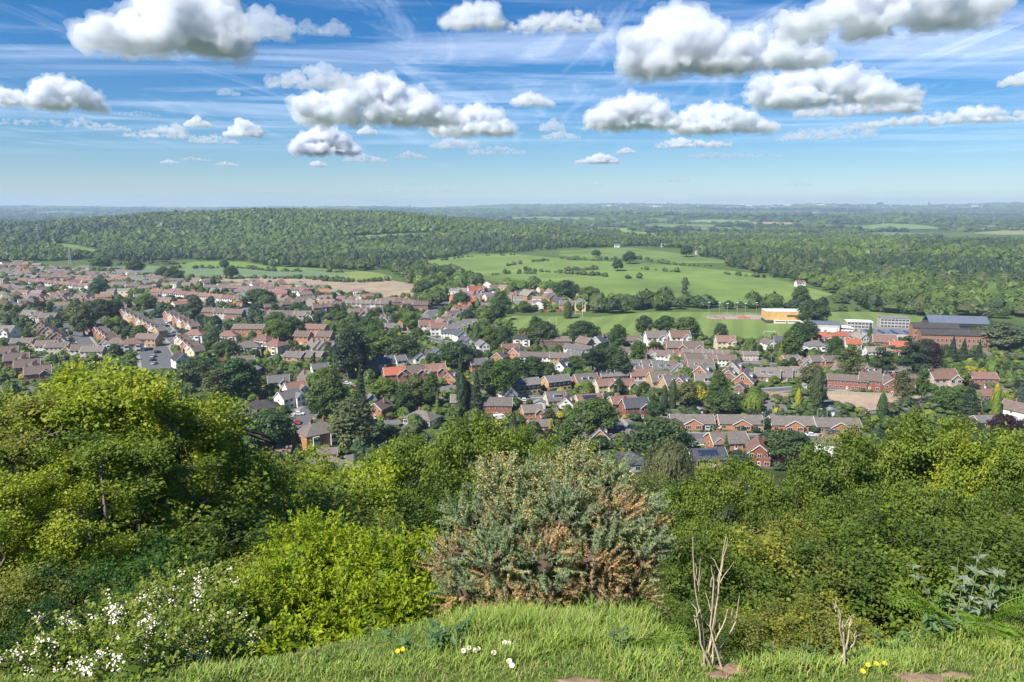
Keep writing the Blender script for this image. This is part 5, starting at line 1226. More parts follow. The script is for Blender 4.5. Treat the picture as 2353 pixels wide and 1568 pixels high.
# ================================================================== cars
def car_proto(van=False):
    r = empty('parked_van' if van else 'parked_car'); b = MB(); w = .88 if not van else .95
    if van: prof = [(-2.5, .35), (2.55, .35), (2.6, .95), (2.2, 1.2), (1.55, 2.0), (-2.45, 2.05), (-2.52, .5)]
    else: prof = [(-2.1, .32), (2.1, .32), (2.16, .62), (2.0, .82), (1.05, .95), (.45, 1.4), (-1.1, 1.44), (-1.9, 1.0), (-2.14, .9)]
    b.prism([(x, z) for x, z in prof], 'y', -w, w); bd = b.build('body', M['carpaint'], r)
    bm = bmesh.new(); bm.from_mesh(bd.data); bmesh.ops.bevel(bm, geom=list(bm.edges), offset=.07, segments=2, affect='EDGES'); bm.to_mesh(bd.data); bm.free()
    b = MB()
    if van:
        b.prism([(2.18, 1.26), (1.62, 1.94), (1.60, 1.90), (2.14, 1.24)], 'y', -w + .1, w - .1); 
        for s in (-1, 1): b.box(.7, 1.5, s * w - .02, s * w + .02, 1.25, 1.8)
    else:
        b.hexa([(1.06, -.72, .97), (1.06, .72, .97), (.5, .66, 1.37), (.5, -.66, 1.37), (1.12, -.72, .99), (1.12, .72, .99), (.56, .66, 1.40), (.56, -.66, 1.40)])
        b.hexa([(-1.86, -.7, 1.04), (-1.86, .7, 1.04), (-1.16, .66, 1.42), (-1.16, -.66, 1.42), (-1.92, -.7, 1.06), (-1.92, .7, 1.06), (-1.2, .66, 1.46), (-1.2, -.66, 1.46)])
        for s in (-1, 1): b.hexa([(-1.6, s * w - .02, 1.0), (.85, s * w - .02, .98), (.4, s * w - .02, 1.34), (-1.05, s * w - .02, 1.38), (-1.6, s * w + .02, 1.0), (.85, s * w + .02, .98), (.4, s * w + .02, 1.34), (-1.05, s * w + .02, 1.38)])
    b.build('window', M['glass'], r)
    for x in (-1.32, 1.32):
        for s in (-1, 1):
            b = MB(); b.tube((x * (1.15 if van else 1), s * (w - .16), .33), (x * (1.15 if van else 1), s * (w + .03), .33), .33, .33, 14); b.build('wheel', M['rubber'], r)
            
    for s in (-1, 1): b = MB(); b.box(2.08 if not van else 2.52, 2.19 if not van else 2.62, s * .62 - .18, s * .62 + .18, .62, .76); b.build('headlight', M['trim'], r)
    return r
CP = {False: [car_proto(), False], True: [car_proto(True), False]}
CC = {'white': (.75, .75, .75), 'red': (.45, .02, .02), 'silver': (.42, .43, .45), 'black': (.02, .02, .025), 'dark blue': (.02, .04, .12), 'blue': (.02, .12, .5), 'grey': (.15, .155, .16), 'dark green': (.02, .06, .04)}
def car(x, y, yaw, c, van=False, label=None, s=1.0):
    p = CP[van]; r = copy_tree(p[0]) if p[1] else p[0]; p[1] = True; P = at(x, y, .6); r.location = (P.x, P.y, P.z + .3); r.rotation_euler = (0, 0, math.radians(yaw)); r.scale = (s, s, s)
    for ch in kids(r):
        if ch.name.startswith('body'): ch.color = (*CC[c], 1)
    tag(r, label, 'van' if van else 'car', 'vans' if van else 'parked cars')
    if label is None: TODO.append((r, f"{c} {'van' if van else 'parked car'}", (P.x, P.y, P.z + 1), 2))
car(684, 972, -70, 'red', label='red car driving down the near road at lower left'); car(687, 952, 5, 'white', label='white car parked across the drive beside the near road'); car(1206, 921, 5, 'white', label='white car at the cul de sac left of the hedge'); car(1205, 913, 10, 'black', label='black car behind the white one in the cul de sac'); car(1250, 905, 15, 'black', label='black car beneath the right buff house')
car(1148, 962, 15, 'white', True, label='white van in front of the right red brick terrace'); car(1625, 986, 80, 'silver', label='silver car on the first bungalow drive, left of two'); car(1648, 982, 85, 'white', label='white silver car between the first two bungalow pairs'); car(1742, 988, 82, 'white', label='white car on the brick drive of the second bungalow pair')
car(1908, 994, 20, 'grey', label='grey car in front of the rightmost bungalow pair'); car(1457, 983, 12, 'dark green', label='dark green vehicle before the red brick bungalow', s=1.15); car(1125, 806, 5, 'blue', label='bright blue car by the main road junction'); car(1090, 812, 0, 'white'); car(1865, 1001, 0, 'white'); car(797, 882, 8, 'white'); car(817, 893, 10, 'red'); car(1002, 741, 60, 'white'); car(1006, 735, 60, 'white'); car(812, 888, 0, 'silver')
for x, y, w_ in [(388, 742, 60), (383, 750, 60), (398, 764, 60), (402, 772, 65), (415, 763, 60), (367, 748, 60), (330, 786, 90), (362, 810, 80), (353, 820, 85), (352, 828, 85), (355, 836, 85)]: car(x, y, w_, random.choice(['white', 'silver', 'dark blue', 'black', 'red', 'grey']))
for x, y, w_ in [(625, 825, 20), (635, 822, 20), (650, 822, 15), (692, 803, 40), (700, 802, 40), (680, 806, 30), (790, 746, 20), (800, 744, 20), (790, 762, 20), (850, 855, 20), (872, 858, 20), (865, 852, 15), (640, 696, 20), (655, 692, 20), (1490, 818, 5), (1600, 838, 0), (1655, 838, 0), (1830, 842, 0), (1560, 898, 10), (1330, 902, 20), (520, 722, 10), (1915, 792, 0), (1060, 812, 30), (1350, 820, 0)]: car(x, y, w_, random.choice(['white', 'silver', 'dark blue', 'black', 'red', 'grey', 'white']))
for x, y, t in [(1935, 757, 'left'), (1940, 760, 'right')]:
    P = at(x, y, 1); r = empty('parked_coach', (P.x, P.y, P.z + .4), math.radians(-25)); b = MB(); b.box(-5.5, 5.5, -1.25, 1.25, .4, 3.2); b.build('body', M['trim'], r); b = MB(); b.box(-5.2, 5.3, -1.29, -1.24, 1.6, 2.5); b.box(5.48, 5.54, -1.1, 1.1, 1.3, 2.6); b.build('window', M['glass'], r)
    for xx in (-3.4, 3.6): b = MB(); b.tube((xx, -1.3, .5), (xx, 1.3, .5), .5, .5, 12); b.build('wheel', M['rubber'], r)
    tag(r, f'white coach on the school tarmac, {t} of two', 'coach', 'coaches on the school yard')

# ================================================================== garden walls, fences, sheds
for x, y, w_, h, yw, c, t in [(1968, 906, 30, 1.9, -9, (.42, .37, .29), 'long pale timber fence along the bare plot'), (1160, 802, 40, 1.3, 2, (.3, .12, .08), 'low red brick wall beside the main road junction'), (1250, 714, 30, 1.6, -3, (.35, .12, .07), 'red boundary wall in front of the new brick houses'), (1785, 905, 12, 1.6, -20, (.4, .3, .2), 'pinkish garden fence behind the bungalow row'), (485, 825, 22, 1.5, -5, (.22, .1, .06), 'brown panel fence near the parking area')]:
    P = at(x, y, h / 2); r = empty('garden_fence' if 'fence' in t else 'garden_wall', (P.x, P.y, P.z), math.radians(yw)); n = int(w_ / 2.5)
    b = MB(); b.box(-w_ / 2, w_ / 2, -.05, .05, -.3, h); b.build('panel' if 'fence' in t else 'brickwork', M['fence' if 'fence' in t else 'brick'], r, color=c)
    b = MB(); b.box(-w_ / 2 - .05, w_ / 2 + .05, -.08, .08, h, h + .08); b.build('coping', M['brick'], r, color=tuple(k * .8 for k in c)); tag(r, t, 'fence' if 'fence' in t else 'wall')
for x, y, c, t, s_ in [(1644, 948, (.4, .06, .03), 'small red garden shed above the bungalow row', 1), (1608, 950, (.06, .055, .05), 'dark garden shed left of the red one', 1.3), (1880, 892, (.75, .76, .76), 'white garden building left of the tall dark cypress', 1.6), (1910, 955, (.1, .2, .17), 'green flat roofed garage behind the bungalow row', 1.6), (1240, 935, (.5, .5, .48), 'grey garage below the cul de sac', 1.6), (610, 905, (.2, .12, .08), 'brown shed in the gardens at lower left', 1.2), (585, 858, (.2, .22, .24), 'grey summerhouse left of centre gardens', 1.8), (1850, 890, (.65, .66, .66), 'pale greenhouse left of the white garden building', 1.1), (545, 915, (.3, .2, .14), 'wooden shed behind the dark trees lower left', 1.2)]:
    P = at(x, y, 1); r = empty('garden_shed', (P.x, P.y, P.z), random.uniform(-.3, .3), s_); b = MB(); b.prism([(-1.5, 0), (1.5, 0), (1.5, 1.9), (0, 2.5), (-1.5, 1.9)], 'y', -1.2, 1.2); b.build('wall', M['paint'], r, color=c)
    b = MB(); b.prism([(-1.7, 1.82), (0, 2.52), (1.7, 1.82), (1.7, 1.92), (0, 2.64), (-1.7, 1.92)], 'y', -1.35, 1.35); b.build('roof', M['felt'], r); b = MB(); b.box(-.4, .4, -1.24, -1.2, .05, 1.7); b.build('door', M['trim'], r); tag(r, t, 'shed')
P = at(1725, 742, 0)
for k, (x, y) in enumerate([(1640, 728), (1655, 730), (1668, 729), (1683, 730), (1700, 729), (1712, 731), (1728, 730)]):
    P = at(x, y, 1); b = MB(); g = random.Random(k)
    for q in range(14): xx, yy_ = g.uniform(-4, 4), g.uniform(-3, 3); s_ = g.uniform(.8, 1.8); b.hexa([(xx - s_, yy_ - s_, -.5), (xx + s_, yy_ - s_ * .8, -.5), (xx + s_ * .8, yy_ + s_, -.5), (xx - s_, yy_ + s_, -.5), (xx - s_ * .4, yy_ - s_ * .5, s_), (xx + s_ * .5, yy_ - s_ * .3, s_ * .8), (xx + s_ * .2, yy_ + s_ * .4, s_ * 1.1), (xx - s_ * .5, yy_ + s_ * .2, s_ * .7)])
    o = b.build('rubble_heap', M['brick'], None, P, random.choice([(.4, .2, .14), (.42, .36, .3), (.5, .16, .08), (.3, .27, .25)])); tag(o, None, 'rubble heap', 'building rubble heaps'); TODO.append((o, 'heap of rubble and building material', (P.x, P.y, P.z), 2))

# ================================================================== trees of the village
T = [ # kind, x, y (crown centre), height m, width, colour, label
 ('oak', 612, 985, 15, 1.35, 'dark', 'huge dark round tree at lower left beside the near road'), ('oak', 757, 905, 18, 1.0, 'oak', 'tall tree with pale stems left of centre by the near road'), ('oak', 748, 872, 14, 1.0, 'light', 'bright green rounded treetop above the tall pale stemmed tree'),
 ('oak', 885, 892, 11, 1.3, 'light', 'bright green dome shaped tree left of the brown leaved tree'), ('tall', 812, 970, 19, 1.5, 'olive', 'broad olive green tree in front of the big grey brown roof'), ('tall', 800, 810, 26, .95, 'fir', 'tall dark pine, left of the dark pine group left of centre'), ('tall', 820, 805, 25, .9, 'fir', 'tall dark pine, right of the dark pine group left of centre'),
 ('oak', 880, 790, 18, 1.6, 'oak', 'wide green tree right of the dark pine group'), ('oak', 925, 800, 16, 1.5, 'dark', 'dark spreading tree left of the white gabled houses'), ('oak', 850, 780, 20, 1.2, 'oak', 'tall green tree rising behind the dark pine group'),
 ('tall', 540, 870, 20, 1.6, 'dark', 'dark tree mass left of the white chimneyed house, leftmost part'), ('birch', 490, 890, 17, 1.6, 'olive', 'feathery greyish tree behind the big left foreground tree'), ('oak', 455, 850, 15, 1.5, 'dark', 'dark round tree behind the left foreground treetops'), ('tall', 575, 880, 14, 1.2, 'light', 'light green tree right of the feathery greyish tree'),
 ('oak', 555, 850, 8, 1.2, 'purple', 'dark purple copper tree in the left gardens'), ('conifer', 522, 826, 13, .9, 'yellowgreen', 'yellow green conifer left of the purple tree'), ('conifer', 828, 888, 19, .85, 'fir', 'dark spired conifer left of the bright green dome'),
 ('conifer', 1058, 868, 24, .55, 'fir', 'tall dark spire conifer, leftmost of the centre conifer group'), ('cypress', 1062, 905, 18, 1.0, 'fir', 'dark columnar tree in the centre conifer group, lower left'), ('cypress', 1075, 912, 14, 1.1, 'dark', 'short dark column right in the centre conifer group'), ('conifer', 1095, 895, 22, .7, 'fir', 'dark conifer second of the centre group'), ('tall', 1120, 868, 17, .9, 'dark', 'dark leafy tree above the centre conifer group'),
 ('birch', 1155, 868, 18, 1.7, 'oak', 'soft grey green birch clump left of the buff houses'), ('tall', 1190, 855, 15, 1.3, 'dark', 'dark tree right of the grey green birch clump'), ('tall', 1225, 850, 15, 1.4, 'dark', 'dark tree behind the left buff house'), ('oak', 1250, 855, 12, 1.3, 'dark', 'dark rounded tree at the right end of the middle belt'),
 ('oak', 1371, 955, 16, 1.25, 'oak', 'big round green tree left of the slate roofed brick bungalow'), ('oak', 1520, 1005, 16, 1.4, 'dark', 'massive dark oak below the bungalow row'), ('willow', 1538, 1065, 17, 1.2, 'olive', 'drooping olive willow behind the gorse bush, right'), ('conifer', 1440, 1020, 9, 1.0, 'fir', 'small dark blue conifer left of the massive dark oak'), ('birch', 1425, 1012, 6, 1.3, 'yellowgreen', 'pale yellow green bush tree beside the small dark conifer'),
 ('oak', 1812, 1025, 13, 1.45, 'dark', 'dark round tree right of the tall brick gable'), ('oak', 1815, 1050, 8, 1.7, 'purple', 'low purple black bush tree at the edge of the right hand trees'), ('conifer', 1668, 1028, 10, .9, 'oak', 'green conifer before the long grey roofed bungalow'),
 ('willow', 1730, 922, 10, 1.15, 'yellowgreen', 'round yellow green willow above the bungalow row'), ('cypress', 1880, 893, 17, 1.35, 'dark', 'tall dense dark cypress left of the bare plot'), ('oak', 1868, 860, 12, 1.1, 'olive', 'olive tree right behind the tall dense cypress'), ('cypress', 1835, 915, 9, 1.1, 'gold', 'golden yellow conifer left of the tall dense cypress'), ('bush', 1602, 900, 6.5, 1.3, 'gold', 'big golden yellow shrub right of the twin cypresses'),
 ('cypress', 1527, 912, 11, .95, 'dark', 'left of the twin green cypresses in the middle'), ('cypress', 1547, 905, 13, .95, 'dark', 'right of the twin green cypresses in the middle'), ('tall', 1580, 905, 12, 1.2, 'olive', 'olive tree between the twin cypresses and the golden shrub'), ('cypress', 2028, 935, 12, 1.2, 'dark', 'dark rounded column tree on the bare plot edge'), ('tall', 1650, 895, 18, .8, 'oak', 'slender green tree right of the golden shrub'), ('oak', 1660, 925, 12, 1.2, 'dark', 'dark tree left of the round yellow green willow'),
 ('pine', 2100, 830, 24, 1.3, 'fir', 'tall layered dark cedar in front of the school'), ('oak', 2130, 815, 18, 1.1, 'purple', 'copper purple tree beside the tall layered cedar'), ('pine', 2030, 840, 20, 1.2, 'fir', 'dark cedar left of the copper purple tree'), ('birch', 1955, 835, 20, 1.5, 'olive', 'tall pale birch above the red brick block'), ('birch', 2075, 890, 16, 1.3, 'olive', 'grey green birch in front of the houses right of the bare plot'), ('birch', 2120, 885, 16, 1.0, 'oak', 'dark birch right of the grey green one'), ('conifer', 2230, 915, 17, 1.2, 'fir', 'large dark fir low at the right'), ('conifer', 2345, 905, 11, 1.2, 'blue', 'blue grey fir at the right edge'), ('cypress', 2290, 915, 13, 1.0, 'gold', 'golden cypress between the fir and the right edge'), ('bush', 2315, 912, 5, 1.3, 'yellowgreen', 'rounded yellow green bush at the right'), ('oak', 2175, 915, 12, 1.2, 'oak', 'round green tree left of the large dark fir'), ('oak', 2310, 975, 9, 1.4, 'purple', 'purple tree below the white gabled house at the right'),
 ('cypress', 2290, 930, 13, .9, 'yellowgreen', 'yellowish conifer behind the blue grey fir'), ('conifer', 2190, 800, 15, 1.0, 'fir', 'dark conifer before the long brick school range, left'), ('conifer', 2215, 803, 14, 1.1, 'fir', 'dark conifer before the long brick school range, middle'), ('conifer', 2250, 808, 14, 1.0, 'fir', 'dark conifer before the long brick school range, right'), ('oak', 2310, 770, 18, 1.7, 'grey', 'broad grey green tree right of the school'), ('oak', 2250, 765, 12, 1.2, 'dark', 'dark tree at the right end of the school'), ('oak', 2200, 860, 10, 1.4, 'light', 'fresh green tree behind the red brown roofs at right'), ('bush', 2235, 850, 5, 1.8, 'gold', 'yellow bush behind the red brown roofs at right'),
 ('oak', 1868, 718, 22, 1.1, 'dark', 'lone dark tree hiding the right corner of the sports hall'), ('tall', 1840, 680, 20, 1.1, 'oak', 'lone mushroom shaped tree at the edge of the pasture'), ('tall', 1858, 765, 16, 1.3, 'dark', 'dark tree group before the grey hall, right'), ('tall', 1835, 768, 16, 1.3, 'dark', 'dark tree group before the grey hall, left'), ('tall', 1820, 790, 17, 1.2, 'oak', 'green tree below the dark group before the grey hall'), ('conifer', 2000, 760, 12, .9, 'oak', 'conifer before the glazed school block'), ('conifer', 1795, 805, 11, .9, 'yellowgreen', 'yellow green conifer below the goal'), ('tall', 1920, 800, 15, 1.0, 'dark', 'dark tree right of the white villa'),
 ('oak', 1530, 745, 14, 1.2, 'dark', 'round tree of the line before the playing field, sixth'), ('tall', 1480, 748, 15, 1.3, 'dark', 'dark tree of the line before the playing field, fifth'), ('oak', 1580, 750, 15, 1.3, 'oak', 'green tree at the right end of the line before the playing field'), ('tall', 1655, 768, 15, 1.1, 'dark', 'dark tree left of the goal'), ('tall', 1420, 775, 17, 1.0, 'dark', 'dark tree behind the white gabled houses'), ('oak', 1340, 758, 14, 1.6, 'dark', 'broad dark tree covering the playing field middle'), ('conifer', 1315, 772, 15, 1.1, 'dark', 'cone shaped tree left of the steep slate roofed hall'), ('oak', 1250, 765, 17, 1.2, 'dark', 'dark tree standing on the playing field edge, left'), ('tall', 1230, 752, 16, 1.0, 'dark', 'narrow dark tree left of the playing field edge tree'), ('conifer', 1222, 775, 9, 1.2, 'yellowgreen', 'yellow green rounded conifer right of the white hipped house'), ('oak', 1120, 770, 14, 1.1, 'light', 'bright round tree left of the white hipped house'), ('tall', 1160, 775, 15, 1.0, 'dark', 'dark tree between the bright round tree and white hipped house'), ('cypress', 1095, 768, 16, 1.2, 'olive', 'column tree above the three white houses'), ('oak', 1045, 815, 16, 1.5, 'dark', 'dark round tree left of the junction'), ('tall', 1280, 810, 9, 1.2, 'olive', 'olive tree before the long brown roof'),
 ('pine', 1362, 835, 17, 1.5, 'fir', 'dark cedar with bare stem right of centre'), ('oak', 1405, 828, 17, 1.3, 'dark', 'big dark round tree right of the cedar'), ('oak', 1505, 805, 8, 1.3, 'purple', 'purple tree in the middle gardens'), ('tall', 1465, 808, 14, 1.0, 'oak', 'green tree left of the purple tree in the middle'), ('cypress', 1265, 988, 9, .8, 'gold', 'little golden conifer above the middle treetops'), ('bush', 1262, 998, 6, 1.2, 'purple', 'dark purple shrub next to the little golden conifer'), ('tall', 1305, 1005, 13, 1.3, 'oak', 'green tree below the round tree, centre'), ('conifer', 1005, 925, 10, .6, 'yellowgreen', 'slim yellow green conifer left of the red brick terraces'), ('tall', 955, 895, 14, 1.4, 'olive', 'brownish green tree right of the bright dome'), ('tall', 930, 915, 13, 1.0, 'dark', 'dark tree under the bright green dome'), ('tall', 990, 895, 15, .9, 'oak', 'green tree left of the centre conifer group'),
 ('oak', 228, 660, 17, 1.2, 'dark', 'dark round tree in the left terraces'), ('oak', 231, 708, 17, 1.4, 'dark', 'big dark tree in the middle of the left estate, left of two'), ('tall', 268, 708, 15, 1.2, 'dark', 'dark tree in the middle of the left estate, right of two'), ('oak', 335, 690, 14, 1.3, 'light', 'bright green tree in the left estate'), ('oak', 595, 683, 17, 1.8, 'dark', 'big dark tree clump behind the semis, left estate'), ('oak', 612, 695, 15, 1.2, 'grey', 'greyish tree beneath the big dark clump'), ('tall', 447, 702, 17, 1.2, 'grey', 'grey green tree between the white semis'), ('tall', 190, 735, 22, 1.2, 'olive', 'tall olive tree beside the leftmost road'), ('tall', 170, 720, 17, 1.3, 'olive', 'olive tree above the tall one beside the leftmost road'), ('oak', 265, 740, 8, 1.3, 'yellowgreen', 'yellowish bush tree in the left estate'), ('oak', 635, 760, 17, 1.0, 'light', 'bright tall tree left of the flats'), ('oak', 635, 735, 14, 1.2, 'oak', 'green tree above the bright tall tree'), ('oak', 522, 800, 12, 1.3, 'dark', 'dark tree below the red pyramid roof'), ('tall', 490, 775, 13, 1.1, 'grey', 'pale green birch like tree by the white pyramid house'), ('cypress', 818, 738, 14, 1.0, 'dark', 'dark column tree in the middle terraces'), ('oak', 845, 752, 15, 1.2, 'dark', 'dark tree right of the dark column'), ('oak', 945, 735, 14, 1.2, 'light', 'bright tree above the vivid orange red roof'), ('oak', 670, 748, 14, 1.3, 'dark', 'tree group above the flats'),
 ('oak', 311, 612, 20, 1.3, 'dark', 'dark oak standing in the crop field, left'), ('oak', 375, 628, 18, 1.1, 'dark', 'left of a pair of oaks at the plough field'), ('oak', 400, 632, 19, 1.2, 'dark', 'right of a pair of oaks at the plough field'), ('oak', 530, 625, 17, 1.1, 'dark', 'oak on the field border above the plough field'), ('oak', 515, 606, 15, 1.0, 'oak', 'oak at the far edge of the bright green field'), ('oak', 232, 602, 21, 1.7, 'oak', 'broad oak at the left field edge'), ('tall', 490, 652, 13, .8, 'dark', 'narrow tree at the plough field corner'),
 ('oak', 1447, 591, 19, 1.15, 'dark', 'solitary round oak in the upper pasture, right'), ('oak', 1420, 608, 17, .95, 'dark', 'solitary round oak in the pasture, lower left of the other'), ('oak', 1370, 582, 13, 1.3, 'oak', 'round tree at the top edge of the pasture'), ('oak', 1578, 576, 20, 1.1, 'dark', 'round tree at the right end of the upper pasture'), ('tall', 1574, 660, 12, .8, 'grey', 'thin grey tree in the right part of the pasture'), ('oak', 1485, 688, 14, 1.4, 'oak', 'tree bulging into the lower pasture'), ('oak', 1300, 665, 20, 1.4, 'dark', 'large dark tree right behind the building site'), ('oak', 1355, 675, 15, 1.5, 'oak', 'trees along the lower pasture, middle'), ('cypress', 1305, 712, 14, 1.8, 'oak', 'dense green tree right of the new brick houses'), ('oak', 1030, 632, 17, 1.6, 'dark', 'large tree at the lower left pasture corner'), ('oak', 1060, 690, 16, 1.2, 'dark', 'dark tree above the main road houses'), ('tall', 1150, 690, 17, 1.3, 'oak', 'tree left of the building site'), ('tall', 1145, 712, 17, 1.2, 'dark', 'dark tree beneath the tree left of the building site'), ('oak', 975, 665, 18, 1.4, 'dark', 'big tree left of the main road'), ('oak', 1000, 650, 18, 1.4, 'oak', 'big green tree above the main road'), ('bush', 1115, 725, 6, 1.3, 'yellowgreen', 'yellow green ball shaped shrub above the junction'),
]
TR = []
for kd, x, y, h, wd, c, lab in T:
    P = at(x, y, h * .5)
    add_tree(kd, P.x, P.y, h, tuple(k_ * random.uniform(1.25, 1.5) for k_ in G_[c]), wd, lab, group='trees of the village'); TR.append((P.x, P.y, h * .3))

# the rest of the village trees, wherever gardens leave room
HA = np.array(HOUSES); occ = [tuple(t) for t in TR]
roadpts = []
for pts, wd in ROADS:
    for a_, b_ in zip(pts, pts[1:]):
        for k in range(8): q = at(a_[0] + (b_[0] - a_[0]) * k / 8, a_[1] + (b_[1] - a_[1]) * k / 8); roadpts.append((q.x, q.y, wd / 2 + 2))
RP = np.array(roadpts)
def clear(x, y, r, hf=.75):
    if (np.hypot(HA[:, 0] - x, HA[:, 1] - y) < HA[:, 2] * hf + r).any(): return False
    return not (np.hypot(RP[:, 0] - x, RP[:, 1] - y) < RP[:, 2] + r * .3).any()
NOVIEW = [f[1] for f in FIELDS]
cx_, cy_ = scatter(225, 1150, -.72, .72, 9.5); order = rg.permutation(len(cx_)); n_ind = 0; big = []
uu, vv, _ = proj(cx_, cy_, hgt(cx_, cy_)); okv = inpoly(uu, vv, VILLAGE)
for f_ in NOVIEW: okv &= ~in_prof(uu, vv, f_, 2)
for w_ in WOODS: okv &= ~inpoly(uu, vv, w_)
kinds = [('oak', 'dark', 'dark round tree'), ('oak', 'oak', 'green round tree'), ('tall', 'dark', 'dark upright tree'), ('tall', 'oak', 'green upright tree'), ('conifer', 'fir', 'dark conifer'), ('birch', 'olive', 'light olive birch'), ('oak', 'light', 'fresh green tree'), ('tall', 'olive', 'olive green tree'), ('cypress', 'dark', 'dark narrow cypress'), ('oak', 'purple', 'purple leaved tree'), ('conifer', 'yellowgreen', 'yellow green conifer')]
wts = np.array([.2, .17, .13, .13, .07, .06, .09, .06, .04, .025, .025]); wts /= wts.sum()
rest = []
for i_ in order:
    if not okv[i_]: continue
    x, y = cx_[i_], cy_[i_]; kd, c, ds = kinds[rg.choice(len(kinds), p=wts)]; h = (5 + 5 * rg.random()) * (1.1 if y > 500 else .9)
    if not clear(x, y, h * .22): continue
    if n_ind < 150 and y < 620:
        add_tree(kd, x, y, h, tuple(np.array(G_[c]) * (1.05 + .4 * rg.random())), .95 + .35 * rg.random(), None, group='trees of the village', desc=ds); n_ind += 1; big.append((x, y))
    elif rg.random() < .75: rest.append((x, y, h))
rest = np.array(rest); print('village trees', len(T), n_ind, len(rest))
PLC = None
col, con = species(rest[:, 0], rest[:, 1], len(rest)); mass('garden_trees', rest[:, 0], rest[:, 1], rest[:, 2] * .36, col, con & False, label='smaller garden trees filling the gaps between the village houses')
# houses beyond the ones built singly: small in the picture, one object
X, Y = scatter(600, 1120, -.72, .3, 17); u, v, _ = proj(X, Y, hgt(X, Y)); k = inpoly(u, v, VILLAGE)
for f_ in NOVIEW: k &= ~in_prof(u, v, f_, 2)
X, Y = X[k], Y[k]; Vb = []; Fb = []; cb = []; placed = []
for x, y in zip(X, Y):
    if not clear(x, y, 3, 1.0) or random.random() < .25: continue
    z = float(hgt(x, y)) - .2; w_ = random.uniform(4, 6.5); d_ = 4; e_ = random.choice([2.8, 5, 5]); a = math.atan2(x, y) * -1 + random.choice([0, 0, .5, -.5, 1.57]) + random.uniform(-.1, .1); ca, sa = math.cos(a), math.sin(a); o = len(Vb); placed.append((x, y, 6))
    for px_, py_, pz_ in [(-w_, -d_, 0), (w_, -d_, 0), (w_, d_, 0), (-w_, d_, 0), (-w_, -d_, e_), (w_, -d_, e_), (w_, d_, e_), (-w_, d_, e_), (-w_, 0, e_ + 2.5), (w_, 0, e_ + 2.5)]: Vb.append((x + px_ * ca - py_ * sa, y + px_ * sa + py_ * ca, z + pz_))
    wc = W_[random.choice(['white', 'white', 'pink', 'brick', 'buff', 'cream', 'orange'])]; rc = R_[random.choice(['brown', 'greybrown', 'redbrown', 'brown'])]; rc = tuple(q * random.uniform(.8, 1.2) for q in rc)
    for f_, c_ in (((0, 1, 5, 4), wc), ((1, 2, 6, 5), wc), ((3, 0, 4, 7), wc), ((2, 3, 7, 6), wc), ((4, 5, 9, 8), rc), ((6, 7, 8, 9), rc)): Fb.append([o + q for q in f_]); cb.append(c_)
    for s_ in (0, 1): Fb.append([o + q for q in ((5, 6, 9, 9) if s_ else (7, 4, 8, 8))][:3] + [o + (9 if s_ else 8)]); cb.append(wc)
    n_ = 3
    for k_ in range(n_):                # windows
        xx = -w_ + 2 * w_ * (k_ + .5) / n_; q = len(Vb)
        for px_, pz_ in ((xx - .7, e_ - 1.7), (xx + .7, e_ - 1.7), (xx + .7, e_ - .6), (xx - .7, e_ - .6)): Vb.append((x + px_ * ca + (d_ + .05) * sa, y + px_ * sa - (d_ + .05) * ca, z + pz_))
        Fb.append([q, q + 1, q + 2, q + 3]); cb.append((.05, .055, .06))
me = mesh_np('distant_houses', np.array(Vb), np.array(Fb), M['housec'], fcol=np.array(cb)); tag(ob('distant_houses', me), 'the smallest far houses of the village, filling in behind the others', kind='stuff'); HOUSES += placed; print('infill', len(placed))
# garden shrubs and hedges: one mass
X, Y = scatter(225, 1100, -.72, .72, 5.2); u, v, _ = proj(X, Y, hgt(X, Y)); k = inpoly(u, v, VILLAGE) & (rg.random(len(X)) < .8)
for f_ in NOVIEW: k &= ~in_prof(u, v, f_, 1)
X, Y = X[k], Y[k]; d = np.full(len(X), True)
for hx, hy, hr in HOUSES: d &= np.hypot(X - hx, Y - hy) > hr * .72
for hx, hy, hr in roadpts: d &= np.hypot(X - hx, Y - hy) > hr + .4
X, Y = X[d], Y[d]; col, con = species(X, Y, len(X)); b_ = rg.random(len(X)); col[b_ < .05] = G_['gold']; col[(b_ > .05) & (b_ < .14)] = G_['yellowgreen']; col[b_ > .96] = G_['purple']
R = (.8 + 1.5 * rg.random(len(X)) ** 1.5); 
mass('garden_shrubs', X, Y, R, col * 1.15, con & False, label='garden shrubs and hedges between the houses', hs_=.8)
# hedges and scattered bushes on the farmland
pts = []
for seg, n in [([(1130, 633), (1190, 629), (1240, 631)], 22), ([(1210, 624), (1290, 629), (1400, 637)], 40), ([(1290, 624), (1385, 619)], 24), ([(1215, 603), (1265, 600)], 12), ([(1165, 612), (1195, 607)], 8), ([(1290, 596), (1360, 600), (1420, 596)], 26), ([(1460, 596), (1562, 611), (1640, 612)], 34), ([(1425, 640), (1480, 641)], 8), ([(1470, 620), (1570, 628)], 14), ([(416, 645), (560, 641), (700, 641), (800, 650)], 90), ([(1000, 602), (1080, 590), (1180, 587)], 20), ([(740, 647), (830, 650), (900, 646)], 40), ([(1150, 658), (1260, 676), (1360, 690)], 20), ([(390, 618), (560, 617), (620, 624), (790, 627)], 70), ([(2140, 732), (2200, 744)], 14), ([(1660, 630), (1760, 640)], 16), ([(1574, 640), (1572, 690)], 7), ([(430, 608), (330, 608), (250, 610)], 30), ([(1880, 716), (2000, 715), (2080, 722)], 30)]:
    S = np.array(seg, float); tt = rg.random(n) * (len(S) - 1); ii = np.minimum(tt.astype(int), len(S) - 2); f_ = (tt - ii)[:, None]; pts.append(S[ii] * (1 - f_) + S[ii + 1] * f_ + rg.normal(size=(n, 2)) * [1.5, .5])
